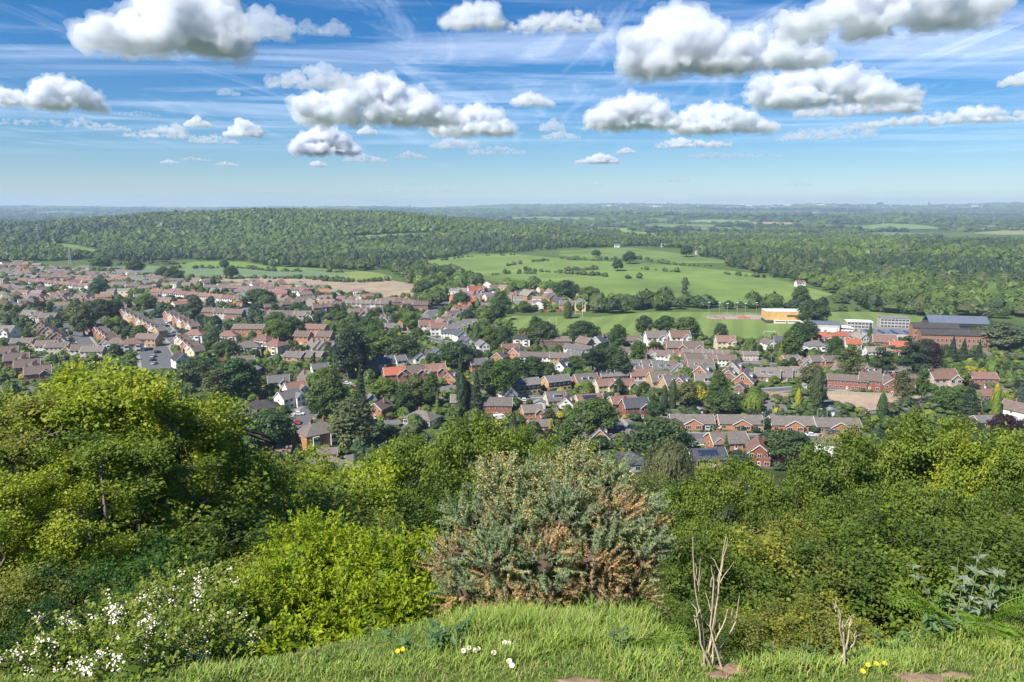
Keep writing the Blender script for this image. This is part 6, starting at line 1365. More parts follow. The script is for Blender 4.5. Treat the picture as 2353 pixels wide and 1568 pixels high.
pts = np.concatenate(pts); P = at_many(pts[:, 0], pts[:, 1]); R = (1.4 + 2.1 * rg.random(len(P)) ** 2); col, con = species(P[:, 0], P[:, 1], len(P)); b_ = rg.random(len(P)); col[b_ < .15] = (.13, .13, .085)
mass('field_hedges', P[:, 0], P[:, 1], R, col, con & False, label='hedges and thorn bushes along the pasture and crop fields')

# ================================================================== far away
n = 1500; a = (rg.normal(size=n) * .16 + .62); a = np.where(rg.random(n) < .35, .12 + .3 * rg.random(n), a); y = 5200 + 4600 * rg.random(n); X = a * y; Y = y; k = fbm(X / 500, Y / 500, 160) > .42; X, Y = X[k], Y[k]; Z = hgt(X, Y)
Vb = []; Fb = []; cb = []
for i_, (x, y, z) in enumerate(zip(X, Y, Z)):
    big_ = random.random() < .05; w_, d_, h_ = (random.uniform(40, 90), 30, 9) if big_ else (random.uniform(9, 22), 10, 8); o = len(Vb)
    Vb += [(x - w_ / 2, y - d_ / 2, z), (x + w_ / 2, y - d_ / 2, z), (x + w_ / 2, y + d_ / 2, z), (x - w_ / 2, y + d_ / 2, z), (x - w_ / 2, y - d_ / 2, z + h_), (x + w_ / 2, y - d_ / 2, z + h_), (x + w_ / 2, y + d_ / 2, z + h_), (x - w_ / 2, y + d_ / 2, z + h_), (x - w_ / 2, y, z + h_ * 1.5), (x + w_ / 2, y, z + h_ * 1.5)]
    wc = random.choice([(.75, .74, .72), (.4, .2, .13), (.45, .25, .17), (.35, .16, .1)]) if not big_ else (.8, .8, .8); rc = random.choice([(.2, .1, .08), (.16, .14, .13)]) if not big_ else (.7, .7, .7)
    for f_, c_ in (((0, 1, 5, 4), wc), ((1, 2, 6, 5), wc), ((3, 0, 4, 7), wc), ((2, 3, 7, 6), wc), ((4, 5, 9, 8), rc), ((6, 7, 8, 9), rc)): Fb.append([o + q for q in f_]); cb.append(c_)
M['far'] = surf('far_walls', None, .9, .1, .1); me = mesh_np('distant_town', np.array(Vb), np.array(Fb), M['leafc'], fattr=np.full(len(Fb), .5), fcol=np.array(cb)); tag(ob('distant_town', me), 'town houses and white sheds scattered over the far ridge at the right', kind='stuff')
def far_tower(name, px, D, w_, h_, lab, mat_, cap=None, cat='tower'):
    a_ = (px - CX) / F; x, y = a_ * D, D; z = float(hgt(x, y)); r = empty(name, (x, y, z)); b = MB()
    if cap: b.tube((0, 0, 0), (0, 0, h_), w_ * .35, w_ * .3, 10)
    else: b.box(-w_ / 2, w_ / 2, -w_ / 2, w_ / 2, 0, h_)
    b.build('shaft', mat_, r); b = MB(); b.tube((0, 0, h_), (0, 0, h_ * 1.25), w_ * (.9 if cap else .5), w_ * (.8 if cap else .02), 12); b.build('tank' if cap else 'cap', mat_, r); tag(r, lab, cat)
far_tower('water_tower', 1857, 9300, 16, 52, 'pale water tower on the far ridge', M['panel'], True)
far_tower('monument_tower', 946, 9300, 9, 40, 'thin dark tower on the skyline left of centre', M['darkclad'])
far_tower('church_tower', 2119, 9300, 14, 34, 'distant church spire on the right part of the ridge', M['darkclad'])
far_tower('tower_block', 2007, 9300, 55, 32, 'broad tower block on the right skyline', M['concrete'], cat='building')
def pylon(px, py, h, lab):
    P = at(px, py, 0); r = empty('pylon', P); b = MB(); s = h * .09
    for sx in (-1, 1):
        for sy in (-1, 1): b.tube((sx * s, sy * s, 0), (sx * .5, sy * .5, h), .28, .18, 4)
    for k in range(6): z0, z1 = h * k / 6, h * (k + 1) / 6; s0, s1 = s * (1 - k / 6) + .5, s * (1 - (k + 1) / 6) + .5; b.tube((-s0, -s0, z0), (s1, -s1, z1), .15, .15, 4); b.tube((s0, -s0, z0), (-s1, -s1, z1), .15, .15, 4)
    b.build('lattice', M['metal'], r)
    for z, w_ in ((.7, .16), (.82, .2), (.94, .13)): b = MB(); b.tube((-h * w_, 0, h * z), (h * w_, 0, h * z), .25, .25, 4); b.build('cross_arm', M['metal'], r)
    tag(r, lab, 'pylon')
pylon(89, 560, 40, 'electricity pylon above the left woods'); pylon(1734, 530, 38, 'far pylon right of centre'); pylon(2282, 520, 44, 'far pylon near the right edge'); pylon(2028, 528, 36, 'far pylon on the right plain'); pylon(163, 608, 24, 'slim lattice mast in the woods at the left')
# ================================================================== the near slope: trees with real branches and leaves
rg = np.random.default_rng(2024); random.seed(2024)
def tubes(segs, m, n=5):
    """segs: list of (p0, p1, r0, r1)"""
    S = np.array([[*a, *b] for a, b, _, _ in segs], float); r0 = np.array([s[2] for s in segs]); r1 = np.array([s[3] for s in segs])
    d = S[:, 3:] - S[:, :3]; L = np.linalg.norm(d, axis=1, keepdims=True); d = d / np.maximum(L, 1e-9)
    up = np.where(np.abs(d[:, 2:3]) > .9, np.array([[1., 0, 0]]), np.array([[0, 0, 1.]])); a = np.cross(d, up); a /= np.linalg.norm(a, axis=1, keepdims=True); b = np.cross(d, a)
    th = np.arange(n) * 2 * np.pi / n; ring = a[:, None] * np.cos(th)[None, :, None] + b[:, None] * np.sin(th)[None, :, None]
    V = np.stack([S[:, None, :3] + ring * r0[:, None, None], S[:, None, 3:] + ring * r1[:, None, None]], 1).reshape(-1, 3)
    o = (np.arange(len(segs)) * 2 * n)[:, None]; k = np.arange(n)[None]; k2 = (k + 1) % n
    return V, np.stack([o + k, o + k2, o + n + k2, o + n + k], -1).reshape(-1, 4)

def near_tree(seed, H, R, stems, lobes_n, tips_n, leaf, per, upright=.5, base=.28, spread=.30):
    """returns crown mesh, branch mesh, trunk mesh"""
    g = np.random.default_rng(seed); segs = []; trunk = []; tips = []; tl = []
    tops = []
    for s in range(stems):
        a = 6.283 * s / stems + g.random(); p = np.array([0., 0, -.6]) + ([0, 0, 0] if stems == 1 else [math.cos(a) * .25, math.sin(a) * .25, 0]); d = np.array([math.cos(a) * (.05 if stems == 1 else .3), math.sin(a) * (.05 if stems == 1 else .3), 1.]); m = 7; path = [p]
        for k in range(m):
            d = d + g.normal(size=3) * .045; d /= np.linalg.norm(d); p = p + d * H * .86 / m; path.append(p)
        r = H * .016 / math.sqrt(stems)
        for k in range(m): trunk.append((path[k], path[k + 1], r * (1 - k / m * .85), r * (1 - (k + 1) / m * .85)))
        tops.append(path)
    for q in range(lobes_n):
        t = (q + .5) / lobes_n; z = base + (1 - base) * t; env = (math.sin(math.pi * min(.93, .16 + .80 * t)) ** .65); a = q * 2.39996 + g.normal() * .3
        rad = R * env * (.62 + .25 * g.random()); c = np.array([math.cos(a) * rad, math.sin(a) * rad, H * z * .93]); path = tops[q % stems]
        zt = c[2] - rad * upright; path = min(tops, key=lambda pt_: min(np.linalg.norm(pp[:2] - c[:2]) for pp in pt_[2:])); k = int(np.argmin([abs(pp[2] - zt) for pp in path])); p0 = path[k]
        lr = R * spread * (.75 + .5 * g.random()) * (.7 + .5 * env); mid = (p0 + c) / 2 + [0, 0, -.04 * H * g.random()] + g.normal(size=3) * .15
        rr = H * (.0040 if stems < 3 else .0052); q1 = (p0 + mid) / 2 + g.normal(size=3) * .10; q2 = (c + mid) / 2 + g.normal(size=3) * .12; segs += [(p0, q1, rr, rr * .85), (q1, mid, rr * .85, rr * .7), (mid, q2, rr * .7, rr * .5), (q2, c, rr * .5, rr * .35)]; tint = .5 + .16 * g.normal()
        for s in range(tips_n):
            u = unit(1, g)[0]; u[2] = u[2] * .55 + .2; out = c - np.array([0, 0, c[2]]); out = out / max(np.linalg.norm(out), .1); u = u + out * .35; tp = c + u * lr * (.45 + .75 * g.random())
            st = c if g.random() < .5 else mid + (c - mid) * g.random(); m2 = (st + tp) / 2 + g.normal(size=3) * .08; segs += [(st, m2, rr * .35, rr * .22), (m2, tp, rr * .22, rr * .08)]
            for w_ in range(3):
                t3 = tp + g.normal(size=3) * lr * .16; segs.append((m2 + (tp - m2) * g.random(), t3, rr * .12, rr * .05)); tips.append(t3); tl.append(tint + .1 * g.normal())
    tips = np.array(tips); tl = np.array(tl); n = len(tips) * per; i = np.repeat(np.arange(len(tips)), per)
    off = g.normal(size=(n, 3)) * [1, 1, .62] * R * .062; P = tips[i] + off
    outd = P - np.array([0, 0, H * .55]); outd /= np.linalg.norm(outd, axis=1, keepdims=True)
    Nn = unit(n, g) * .9 + outd * .45 + [0, 0, .75]; F_ = Foliage(); V, Fc = quads(P, Nn, leaf * (.6 + .7 * g.random(n)), g, .62, fold=.06)
    F_.add(V, Fc, np.clip(tl[i] + .30 * (g.random(n) - .5) + off[:, 2] / (R * .062) * .05, 0, 1))
    V, Fc = tubes(segs, None, 4); bme = mesh_np('branch', V, Fc, M['twig']); V, Fc = tubes(trunk, None, 8); tme = mesh_np('trunk', V, Fc, M['bark'], smooth=True)
    return F_.mesh('crown', M['leafn']), bme, tme, H, R
M['leafn'] = leafmat('foliage_near', 'obj', .42, .5)
NT = {'A0': near_tree(401, 15, 5.2, 1, 34, 10, .235, 42, spread=.25), 'A1': near_tree(402, 15, 5.4, 2, 34, 10, .235, 42, spread=.25), 'B0': near_tree(403, 13, 3.6, 4, 34, 10, .15, 44, upright=1.1, base=.22, spread=.27), 'B1': near_tree(404, 13, 3.8, 3, 34, 10, .15, 44, upright=1.1, base=.2, spread=.27),
      'C0': near_tree(405, 6, 3.0, 4, 24, 9, .12, 42, base=.12, spread=.32), 'C1': near_tree(406, 6, 3.0, 5, 24, 9, .12, 42, base=.10, spread=.32)}
def put(kind, px, top, D, col, w=1.0, label='', name='broadleaf_tree', grp='trees on the near slope', rz=None):
    cr, br, tr, H, R = NT[kind]; dx, dy, dz = ray(px, top); t = D / dy; X, zt = dx * t, CAMZ + dz * t; z0 = float(hgt(X, D)); h = zt - z0; s = h / H
    r = empty(name, (X, D, z0), rg.random() * 6.28 if rz is None else rz, (s * w, s * w, s)); ob('crown', cr, r, color=col); ob('branch', br, r); ob('trunk', tr, r)
    tag(r, label, 'tree' if name != 'leafy_bush' else 'bush', grp if name != 'leafy_bush' else 'bushes on the near slope'); return r
LG, MG, DG, YG, OG = (.27, .32, .035), (.165, .225, .035), (.115, .17, .028), (.32, .38, .03), (.23, .25, .05)
for a in [
 ('B0', 150, 822, 24, LG, 1.0, 'tall light green tree at left with the highest top, left of the two highest'), ('B1', 300, 808, 23, LG, .95, 'tall light green tree at left with the highest top, right of the two highest'), ('B0', 15, 870, 22, OG, 1.0, 'olive light green tree at the left picture edge'), ('B1', 400, 880, 25, MG, .9, 'green tree forming the right flank of the tall left trees'), ('B1', 60, 1060, 15, LG, .95, 'bright green leafy tree low at the left edge, trunk base visible'), ('B0', 240, 965, 19, MG, 1.1, 'middle tree in front of the two tallest left trees'), ('C1', 455, 1060, 30, DG, 1.1, 'dark green tree in the dip right of the tall left trees'),
 ('B0', -90, 960, 17, OG, 1.1, 'olive tree partly outside the left picture edge'), ('C0', 360, 1120, 21, MG, 1.2, 'green bushy tree below the right flank of the left trees'),
 ('A0', 590, 1040, 42, OG, .72, 'rounded olive green treetop left below the houses'), ('A1', 700, 1062, 38, OG, .62, 'olive treetop right of the rounded olive one'), ('A1', 500, 1085, 36, MG, .62, 'green treetop left of the rounded olive one'), ('C0', 800, 1050, 46, YG, .62, 'bright yellow green tree between olive treetops and the middle trees', 'broadleaf_tree'), ('C1', 770, 1110, 34, YG, .9, 'lower bright yellow green tree beside the middle trees'),
 ('A0', 940, 1000, 50, MG, .68, 'middle tree, left of the trio above the gorse'), ('A1', 1070, 950, 52, MG, .66, 'middle tree with the highest top of the trio above the gorse'), ('A0', 1190, 978, 54, MG, .66, 'middle tree, right of the trio above the gorse'), ('A1', 880, 1120, 36, DG, .75, 'darker tree under the middle trio, left'), ('A0', 1020, 1100, 38, DG, .75, 'darker tree under the middle trio, right'), ('C0', 1305, 1040, 70, MG, .8, 'small tree behind the gorse top, left'), ('C1', 1400, 1105, 60, DG, .9, 'small dark tree behind the gorse top, right'),
 ('A1', 1560, 1100, 42, MG, .62, 'leftmost crown of the right hand tree mass'), ('A0', 1680, 1045, 46, MG, .6, 'crown of the right hand mass just below the tall brick gable'), ('A1', 1800, 1085, 42, MG, .62, 'crown of the right hand mass below the purple bush'), ('A0', 1930, 1010, 46, DG, .66, 'crown of the right hand mass rising from the white hipped house'), ('A1', 2040, 955, 47, MG, .66, 'high crown of the right hand mass, first from left'), ('A0', 2160, 945, 48, MG, .66, 'high crown of the right hand mass, second from left'), ('A1', 2280, 975, 45, LG, .66, 'high crown of the right hand mass, third from left'), ('A0', 2390, 985, 43, MG, .7, 'crown of the right hand mass at the right edge'),
 ('A0', 1640, 1190, 31, MG, .66, 'second tier crown in the right hand mass, leftmost'), ('A1', 1800, 1180, 31, OG, .66, 'second tier olive crown in the right hand mass'), ('A0', 1960, 1130, 33, DG, .7, 'second tier dark crown in the right hand mass, middle'), ('A1', 2130, 1110, 33, MG, .7, 'second tier crown in the right hand mass, right of the dark one'), ('A0', 2300, 1120, 31, DG, .72, 'second tier crown in the right hand mass at the right edge'),
 ('C0', 1520, 1230, 17, DG, .9, 'dark bush beside the right side of the gorse', 'leafy_bush'), ('C1', 1650, 1290, 19, MG, 1.2, 'bush behind the bare pale stems', 'leafy_bush'), ('C0', 1800, 1280, 20, OG, 1.3, 'olive bush right of the bare pale stems', 'leafy_bush'), ('C1', 1960, 1270, 20, DG, 1.3, 'dark bush behind the small bare stems', 'leafy_bush'), ('C0', 2120, 1235, 20, DG, 1.3, 'dark bush behind the right hand weeds, left', 'leafy_bush'), ('C1', 2290, 1220, 19, DG, 1.3, 'dark bush behind the right hand weeds, right', 'leafy_bush'),
 ('C1', 1560, 1400, 10.5, DG, 1.1, 'low bush left of the bare pale stems, near the grass', 'leafy_bush'), ('C0', 1760, 1410, 11, OG, 1.1, 'low olive bush right of the bare pale stems, near the grass', 'leafy_bush'), ('C1', 1900, 1400, 11, OG, 1.0, 'low bush behind the small bare stems, near the grass', 'leafy_bush'),
 ('C0', 560, 1190, 25, OG, 1.1, 'olive bush below the rounded olive treetop', 'leafy_bush'), ('C1', 690, 1180, 26, OG, 1.1, 'olive bush with visible twigs left of the yellow green shrub', 'leafy_bush'), ('C0', 470, 1240, 16, DG, 1.1, 'dark bush in the shade left of the olive twiggy bush', 'leafy_bush'), ('C1', 600, 1290, 14, OG, 1.0, 'olive bush behind the blossoming hawthorn', 'leafy_bush'), ('C0', 870, 1210, 14, DG, .9, 'dark bush behind the yellow green shrub', 'leafy_bush'),
 ('C0', 250, 1285, 12, (.05, .115, .02), 1.15, 'dark glossy green bush under the left trees, upper', 'leafy_bush'), ('C1', 150, 1390, 9.5, (.04, .09, .02), 1.1, 'dark glossy green bush under the left trees, lower', 'leafy_bush'), ('C0', 360, 1360, 9.5, (.045, .10, .02), .9, 'dark glossy green bush behind the hawthorn', 'leafy_bush'), ('C1', 10, 1330, 11, OG, 1.0, 'thin olive bush at the lower left picture edge', 'leafy_bush'),
]: put(*a[:7], name=a[7] if len(a) > 7 else 'broadleaf_tree')

# undergrowth down the slope
g = np.random.default_rng(77); F_ = Foliage(); n = 520; Yb = 13 + 185 * g.random(n) ** 1.6; ab = (g.random(n) - .5) * 1.9; Xb = ab * Yb; Zb = hgt(Xb, Yb)
for x, y, z in zip(Xb, Yb, Zb):
    if y < 9 and x > -1: continue
    r = (.5 + .9 * g.random()) * (1 + y / 60); k = int(420); d = unit(k, g); d[:, 2] = np.abs(d[:, 2]); P = np.array([x, y, z]) + d * [r, r, r * .85] * (.75 + .3 * g.random(k))[:, None]
    V, Fc = quads(P, d + unit(k, g) * .8 + [0, 0, .5], min(.16, r * .12) * (.6 + .7 * g.random(k)), g, .65); F_.add(V, Fc, np.clip(.4 + .12 * g.normal() + .4 * (g.random(k) - .5), 0, 1)); F_.core(np.array([x, y, z]), np.array([r, r, r * .8]) * .7, .1)
o = ob('undergrowth', F_.mesh('undergrowth', M['leafn']), color=(.065, .105, .022)); tag(o, 'undergrowth filling the slope under the trees', kind='stuff')

# ------------------------------------------------------------------ near shrubs built lobe by lobe
def wpt(px, py, D):
    dx, dy, dz = ray(px, py); return np.array([dx / dy * D, D, CAMZ + dz / dy * D])
def lobes_of(L): return [(wpt(x, y, D), r) for x, y, D, r in L]
def shrub_leaves(F_, g, L, dens, leaf, asp=.5, tint=.5, sprig=.0):
    """leafy sprigs: short twigs standing out of each lobe with leaves along them"""
    segs = []
    for c, r in L:
        n = int(dens * r * r); d = unit(n, g); d[:, 2] = d[:, 2] * .9 + .2; base = c + d * r * .62; ln = (.16 + .16 * g.random(n)) * (.6 + r); dr = d + g.normal(size=(n, 3)) * .45 + [0, 0, .3]; dr /= np.linalg.norm(dr, axis=1, keepdims=True)
        m = 13; t = np.linspace(.1, 1, m)[None, :, None]; P = base[:, None] + dr[:, None] * ln[:, None, None] * t; P[:, :, 2] -= (t[:, :, 0] ** 2) * ln[:, None] * .18
        segs += [(base[i], P[i, -1], .0028, .0012) for i in range(0, n, 2)]
        side = unit(n * m, g); P = P.reshape(-1, 3); D_ = np.repeat(dr, m, 0); side = side - D_ * (side * D_).sum(1, keepdims=True); side /= np.linalg.norm(side, axis=1, keepdims=True); ld = side * .8 + D_ * .55 + [0, 0, .05]
        C = P + ld * leaf * .5; Nn = np.cross(ld, np.cross([0, 0, 1.], ld)) + unit(n * m, g) * .55; tt = tint + np.repeat(.13 * g.normal(size=n), m) + .28 * (g.random(n * m) - .5) + np.tile(np.linspace(-.08, .14, m), n)
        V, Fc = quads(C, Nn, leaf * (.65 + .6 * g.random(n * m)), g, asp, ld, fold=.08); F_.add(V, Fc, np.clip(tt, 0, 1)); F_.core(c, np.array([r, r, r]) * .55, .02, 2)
    return segs
def stems_mesh(g, L, root, r0=.02, extra=()):
    S = []
    for c, r in L:
        b = np.array(root) + g.normal(size=3) * [.15, .1, 0]; b[2] = float(hgt(b[0], b[1])) - .1; m = (b + c) / 2 + g.normal(size=3) * .08; S += [(b, m, r0, r0 * .7), (m, c, r0 * .7, r0 * .35)]
        for k in range(5): S.append((c - (c - m) * g.random() * .5, c + unit(1, g)[0] * r * .8, r0 * .3, r0 * .1))
    V, Fc = tubes(S + list(extra), None, 5); return mesh_np('branch', V, Fc, M['twig'])
def shrub(name, label, cat, L, seed, dens, leaf, col, root, asp=.5, tint=.5):
    g = np.random.default_rng(seed); LL = lobes_of(L); F_ = Foliage(); segs = shrub_leaves(F_, g, LL, dens, leaf, asp, tint); r = empty(name, tuple(root)); off = np.array([-root[0], -root[1], -root[2]])
    me = F_.mesh('foliage', M['leafn']); o = ob('foliage', me, r, color=col); o.location = off; o2 = ob('branch', stems_mesh(g, LL, root, extra=segs), r); o2.location = off; tag(r, label, cat); return r, LL, off, g
def rootat(px, D): 
    x = wpt(px, 1000, D)[0]; return np.array([x, D, float(hgt(x, D))])
shrub('leafy_shrub', 'bright yellow green leafy shrub at the lower left centre beside the gorse', 'shrub', [(705, 1300, 7.2, .50), (800, 1345, 6.9, .52), (900, 1350, 6.7, .50), (965, 1300, 7.0, .30), (640, 1400, 6.3, .46), (745, 1450, 6.1, .46), (860, 1455, 5.9, .44), (560, 1450, 5.7, .36), (745, 1238, 7.5, .24), (950, 1430, 6.2, .34), (670, 1520, 5.0, .28), (850, 1530, 5.0, .22)], 501, 1350, .048, (.26, .33, .018), rootat(780, 6.6), .5, .5)
r, LL, off, g = shrub('hawthorn_bush', 'pale green hawthorn bush with white blossom at the lower left corner', 'shrub', [(420, 1395, 6.3, .34), (500, 1385, 6.6, .32), (330, 1450, 5.6, .36), (455, 1470, 5.3, .38), (250, 1500, 5.0, .34), (370, 1540, 4.6, .34), (180, 1545, 4.7, .30), (520, 1520, 4.9, .30), (560, 1400, 6.2, .3), (100, 1570, 4.6, .24), (300, 1580, 4.2, .3)], 502, 1400, .036, (.21, .27, .05), rootat(330, 5.6), .7, .5)
# blossom clusters and the arching sprays
Fb = Foliage(); tw_ = []
arcs = [[(300, 1470, 5.3), (200, 1420, 5.1), (120, 1405, 5.0), (60, 1445, 4.9)], [(230, 1520, 4.9), (110, 1480, 4.8), (30, 1510, 4.7), (-20, 1540, 4.6)], [(420, 1390, 6.2), (470, 1340, 6.3), (465, 1300, 6.4)], [(500, 1380, 6.4), (560, 1345, 6.4), (620, 1325, 6.5)], [(400, 1420, 6.0), (330, 1410, 5.9), (300, 1380, 5.9)]]
C = []
for A_ in arcs:
    P = [wpt(*q) for q in A_]
    for a_, b_ in zip(P, P[1:]):
        tw_.append((a_, b_, .006, .004)); m = 34; t = g.random(m)[:, None]; Q = a_ + (b_ - a_) * t + g.normal(size=(m, 3)) * .028; V, Fc = quads(Q, unit(m, g) + [0, -.2, .6], .034 * (.6 + .7 * g.random(m)), g, .7); Fb.add(V, Fc, np.clip(.55 + .3 * (g.random(m) - .5), 0, 1)); C += [a_ + (b_ - a_) * g.random() + g.normal(size=3) * .02 for _ in range(4)]
o = ob('spray', Fb.mesh('spray', M['leafn']), r, color=(.25, .31, .07)); o.location = off
V, Fc = tubes(tw_, None, 5); o = ob('twig', mesh_np('twig', V, Fc, M['twig']), r); o.location = off
for c, rr in LL:
    m = int(30 * (rr / .35) ** 2); d = unit(m, g); d[:, 2] = np.abs(d[:, 2]) * 1.1; d[:, 1] -= .25; C += list(c + d * rr * (.86 + .22 * g.random(m))[:, None])
C = np.array(C); u_, v_, _ = proj(C[:, 0], C[:, 1], C[:, 2]); C = C[(rg.random(len(C)) < .25 + .75 * (fbm(u_ / 55, v_ / 40, 170) > .5))]
k = 16; P = np.repeat(C, k, 0) + g.normal(size=(len(C) * k, 3)) * .021; V, Fc = quads(P, unit(len(P), g) * .8 + [0, -.5, .8], .017 * (.7 + .6 * g.random(len(P))), g, .9)
M['petal'] = surf('petal', (.78, .72, .58), .7, .12, 30, use_obj=False); o = ob('blossom', mesh_np('blossom', V, Fc, M['petal']), r); o.location = off

# ------------------------------------------------------------------ gorse
g = np.random.default_rng(601); root = rootat(1255, 6.15); r = empty('gorse_bush', tuple(root)); off = -root
def gorse_shoots(P, Dr, L, n_sp, sl, g, w=.0055):
    """bottle brush shoots of thin spikes"""
    n = len(P); t = g.random((n, n_sp)); B = P[:, None] + Dr[:, None] * (L[:, None] * t)[..., None]; q = unit(n * n_sp, g).reshape(n, n_sp, 3); s = q + Dr[:, None] * .75; s /= np.linalg.norm(s, axis=2, keepdims=True); ln = sl * (1.15 - .6 * t) * (.7 + .6 * g.random((n, n_sp)))
    B = B.reshape(-1, 3); s = s.reshape(-1, 3); ln = ln.reshape(-1, 1); side = np.cross(s, unit(len(s), g)); side /= np.linalg.norm(side, axis=1, keepdims=True)
    V = np.stack([B - side * w, B + side * w, B + s * ln], 1).reshape(-1, 3); return V, np.arange(len(V)).reshape(-1, 3)
lob = lobes_of([(1150, 1140, 6.3, .20), (1240, 1130, 6.4, .22), (1330, 1120, 6.4, .22), (1400, 1130, 6.4, .18), (1080, 1200, 6.2, .20), (1180, 1210, 6.0, .24), (1290, 1200, 6.0, .25), (1400, 1200, 6.1, .25), (1470, 1180, 6.3, .17), (1050, 1280, 6.1, .22), (1140, 1290, 5.8, .25), (1250, 1290, 5.75, .26), (1360, 1290, 5.8, .26), (1460, 1270, 6.0, .24), (1070, 1360, 6.0, .20), (1160, 1370, 5.75, .22), (1260, 1370, 5.7, .22), (1360, 1370, 5.8, .22), (1450, 1350, 5.95, .20), (1150, 1095, 6.35, .10), (1330, 1080, 6.45, .12), (1415, 1090, 6.5, .08), (1500, 1290, 6.1, .1), (1010, 1300, 6.2, .1), (1500, 1215, 6.25, .09)])
P = []; Dr = []
for c, rr in lob:
    n = int(1500 * rr * rr) + 8; d = unit(n, g); d[:, 2] = d[:, 2] * .8 + .25; d[:, 1] -= .15; d /= np.linalg.norm(d, axis=1, keepdims=True); P.append(c + d * rr * (.55 + .35 * g.random(n))[:, None]); q = d + g.normal(size=(n, 3)) * .35 + [0, 0, .45]; Dr.append(q / np.linalg.norm(q, axis=1, keepdims=True))
P = np.concatenate(P); Dr = np.concatenate(Dr); u_, v_, _ = proj(P[:, 0], P[:, 1], P[:, 2]); nz = fbm(u_ / 60, v_ / 45, 180)
dead = ((nz + (v_ - 1245) / 520 + (u_ - 1260) / 2600) > .57); pod = (~dead) & (v_ < 1250) & (fbm(u_ / 50, v_ / 40, 190) + (1180 - v_) / 700 > .60)
L = .13 + .10 * g.random(len(P))
V, Fc = gorse_shoots(P[~dead], Dr[~dead], L[~dead], 110, .034, g); n_ = len(Fc)
o = ob('green_shoots', mesh_np('green_shoots', V, Fc, M['leafn'], fattr=np.clip(.5 + .4 * (g.random(n_) - .5) + np.repeat(.18 * g.normal(size=n_ // 110), 110), 0, 1)), r, color=(.36, .41, .29)); o.location = off; o['label'] = 'grey green living shoots'
V, Fc = gorse_shoots(P[dead], Dr[dead], L[dead], 85, .026, g, .0038); n_ = len(Fc)
o = ob('dead_shoots', mesh_np('dead_shoots', V, Fc, M['leafn'], fattr=np.clip(.5 + .4 * (g.random(n_) - .5) + np.repeat(.2 * g.normal(size=n_ // 85), 85), 0, 1)), r, color=(.58, .42, .29)); o.location = off; o['label'] = 'withered orange brown shoots'
pp = P[pod]; k = 26; Q = np.repeat(pp + Dr[pod] * L[pod][:, None] * .75, k, 0) + g.normal(size=(len(pp) * k, 3)) * .032; V, Fc = quads(Q, unit(len(Q), g), .018 * (.7 + .6 * g.random(len(Q))), g, .6)
o = ob('seed_pods', mesh_np('seed_pods', V, Fc, M['leafn'], fattr=g.random(len(Fc)) * .6 + .2), r, color=(.62, .48, .24)); o.location = off
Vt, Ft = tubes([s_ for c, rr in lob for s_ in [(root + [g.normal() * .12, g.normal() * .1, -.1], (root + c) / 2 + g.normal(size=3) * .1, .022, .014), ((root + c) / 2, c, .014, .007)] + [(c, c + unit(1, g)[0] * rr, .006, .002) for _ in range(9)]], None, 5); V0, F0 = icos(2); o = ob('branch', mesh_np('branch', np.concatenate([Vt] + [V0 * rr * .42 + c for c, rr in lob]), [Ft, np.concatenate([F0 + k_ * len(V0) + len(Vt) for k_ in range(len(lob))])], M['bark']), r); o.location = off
tag(r, 'rounded gorse bush, grey green with brown withered patches, in the middle foreground', 'bush')

# ------------------------------------------------------------------ grass on the ledge
def blades(X, Y, Ln, W, g, lean=.5, zoff=0):
    n = len(X); Z = hgt(X, Y) - .01 + zoff; B = np.column_stack([X, Y, Z]); a = g.random(n) * 6.283; sd = np.column_stack([np.cos(a), np.sin(a), np.zeros(n)]); b = a + 1.57 + g.normal(size=n) * .3; ld = np.column_stack([np.cos(b), np.sin(b), np.zeros(n)]) * (lean * (.3 + g.random(n)))[:, None]
    Ln = Ln[:, None]; W = W[:, None]; m = B + [0, 0, 1] * Ln * .55 + ld * Ln * .22; t = B + [0, 0, 1] * Ln * (1 - .25 * lean * g.random(n)[:, None]) + ld * Ln * .95
    V = np.stack([B - sd * W, B + sd * W, m + sd * W * .75, m - sd * W * .75, t], 1).reshape(-1, 3); o = np.arange(n)[:, None] * 5; return V, o + [0, 1, 2, 3], o + [3, 2, 4]
SOIL = [(1690, 1538, .17), (1655, 1552, .10), (2110, 1556, .20), (2200, 1552, .12), (1330, 1568, .16), (1400, 1578, .15), (600, 1578, .12)]
SP = [(at(x, y), r_) for x, y, r_ in SOIL]
g = np.random.default_rng(701)
def soilmask(X, Y, k=1.0):
    m = np.zeros(len(X), bool); w_ = 1 + .5 * (fbm(X * 5, Y * 5, 200) - .5) * 2
    for p_, r_ in SP: m |= (np.hypot((X - p_.x), (Y - p_.y) * 1.5) < r_ * w_ * k)
    return m
n = 210000; X = -3.6 + 9.2 * g.random(n); Y = 1.9 + 5.4 * g.random(n); k = (Y < np.interp(X, EX, EY) + .25) & (~soilmask(X, Y, .8) | (g.random(n) < .12)) & (np.abs(X) < .85 * Y + .6) & (g.random(n) < .55 + .6 * fbm(X * 3, Y * 3, 210)); X, Y = X[k], Y[k]
V, f4, f3 = blades(X, Y, (.022 + .034 * g.random(len(X))) * (.7 + .7 * fbm(X * 2, Y * 2, 211)), .0022 + .0015 * g.random(len(X)), g, .9)
ti = np.clip(.5 + .5 * (fbm(X * 2.2, Y * 2.2, 212) - .5) + .4 * (g.random(len(X)) - .5), 0, 1); dry = g.random(len(X)) < .08 + .22 * (fbm(X * 5, Y * 5, 213) > .55); cb = np.tile([.25, .33, .075], (len(X), 1)); cb[dry] = (.34, .29, .14)
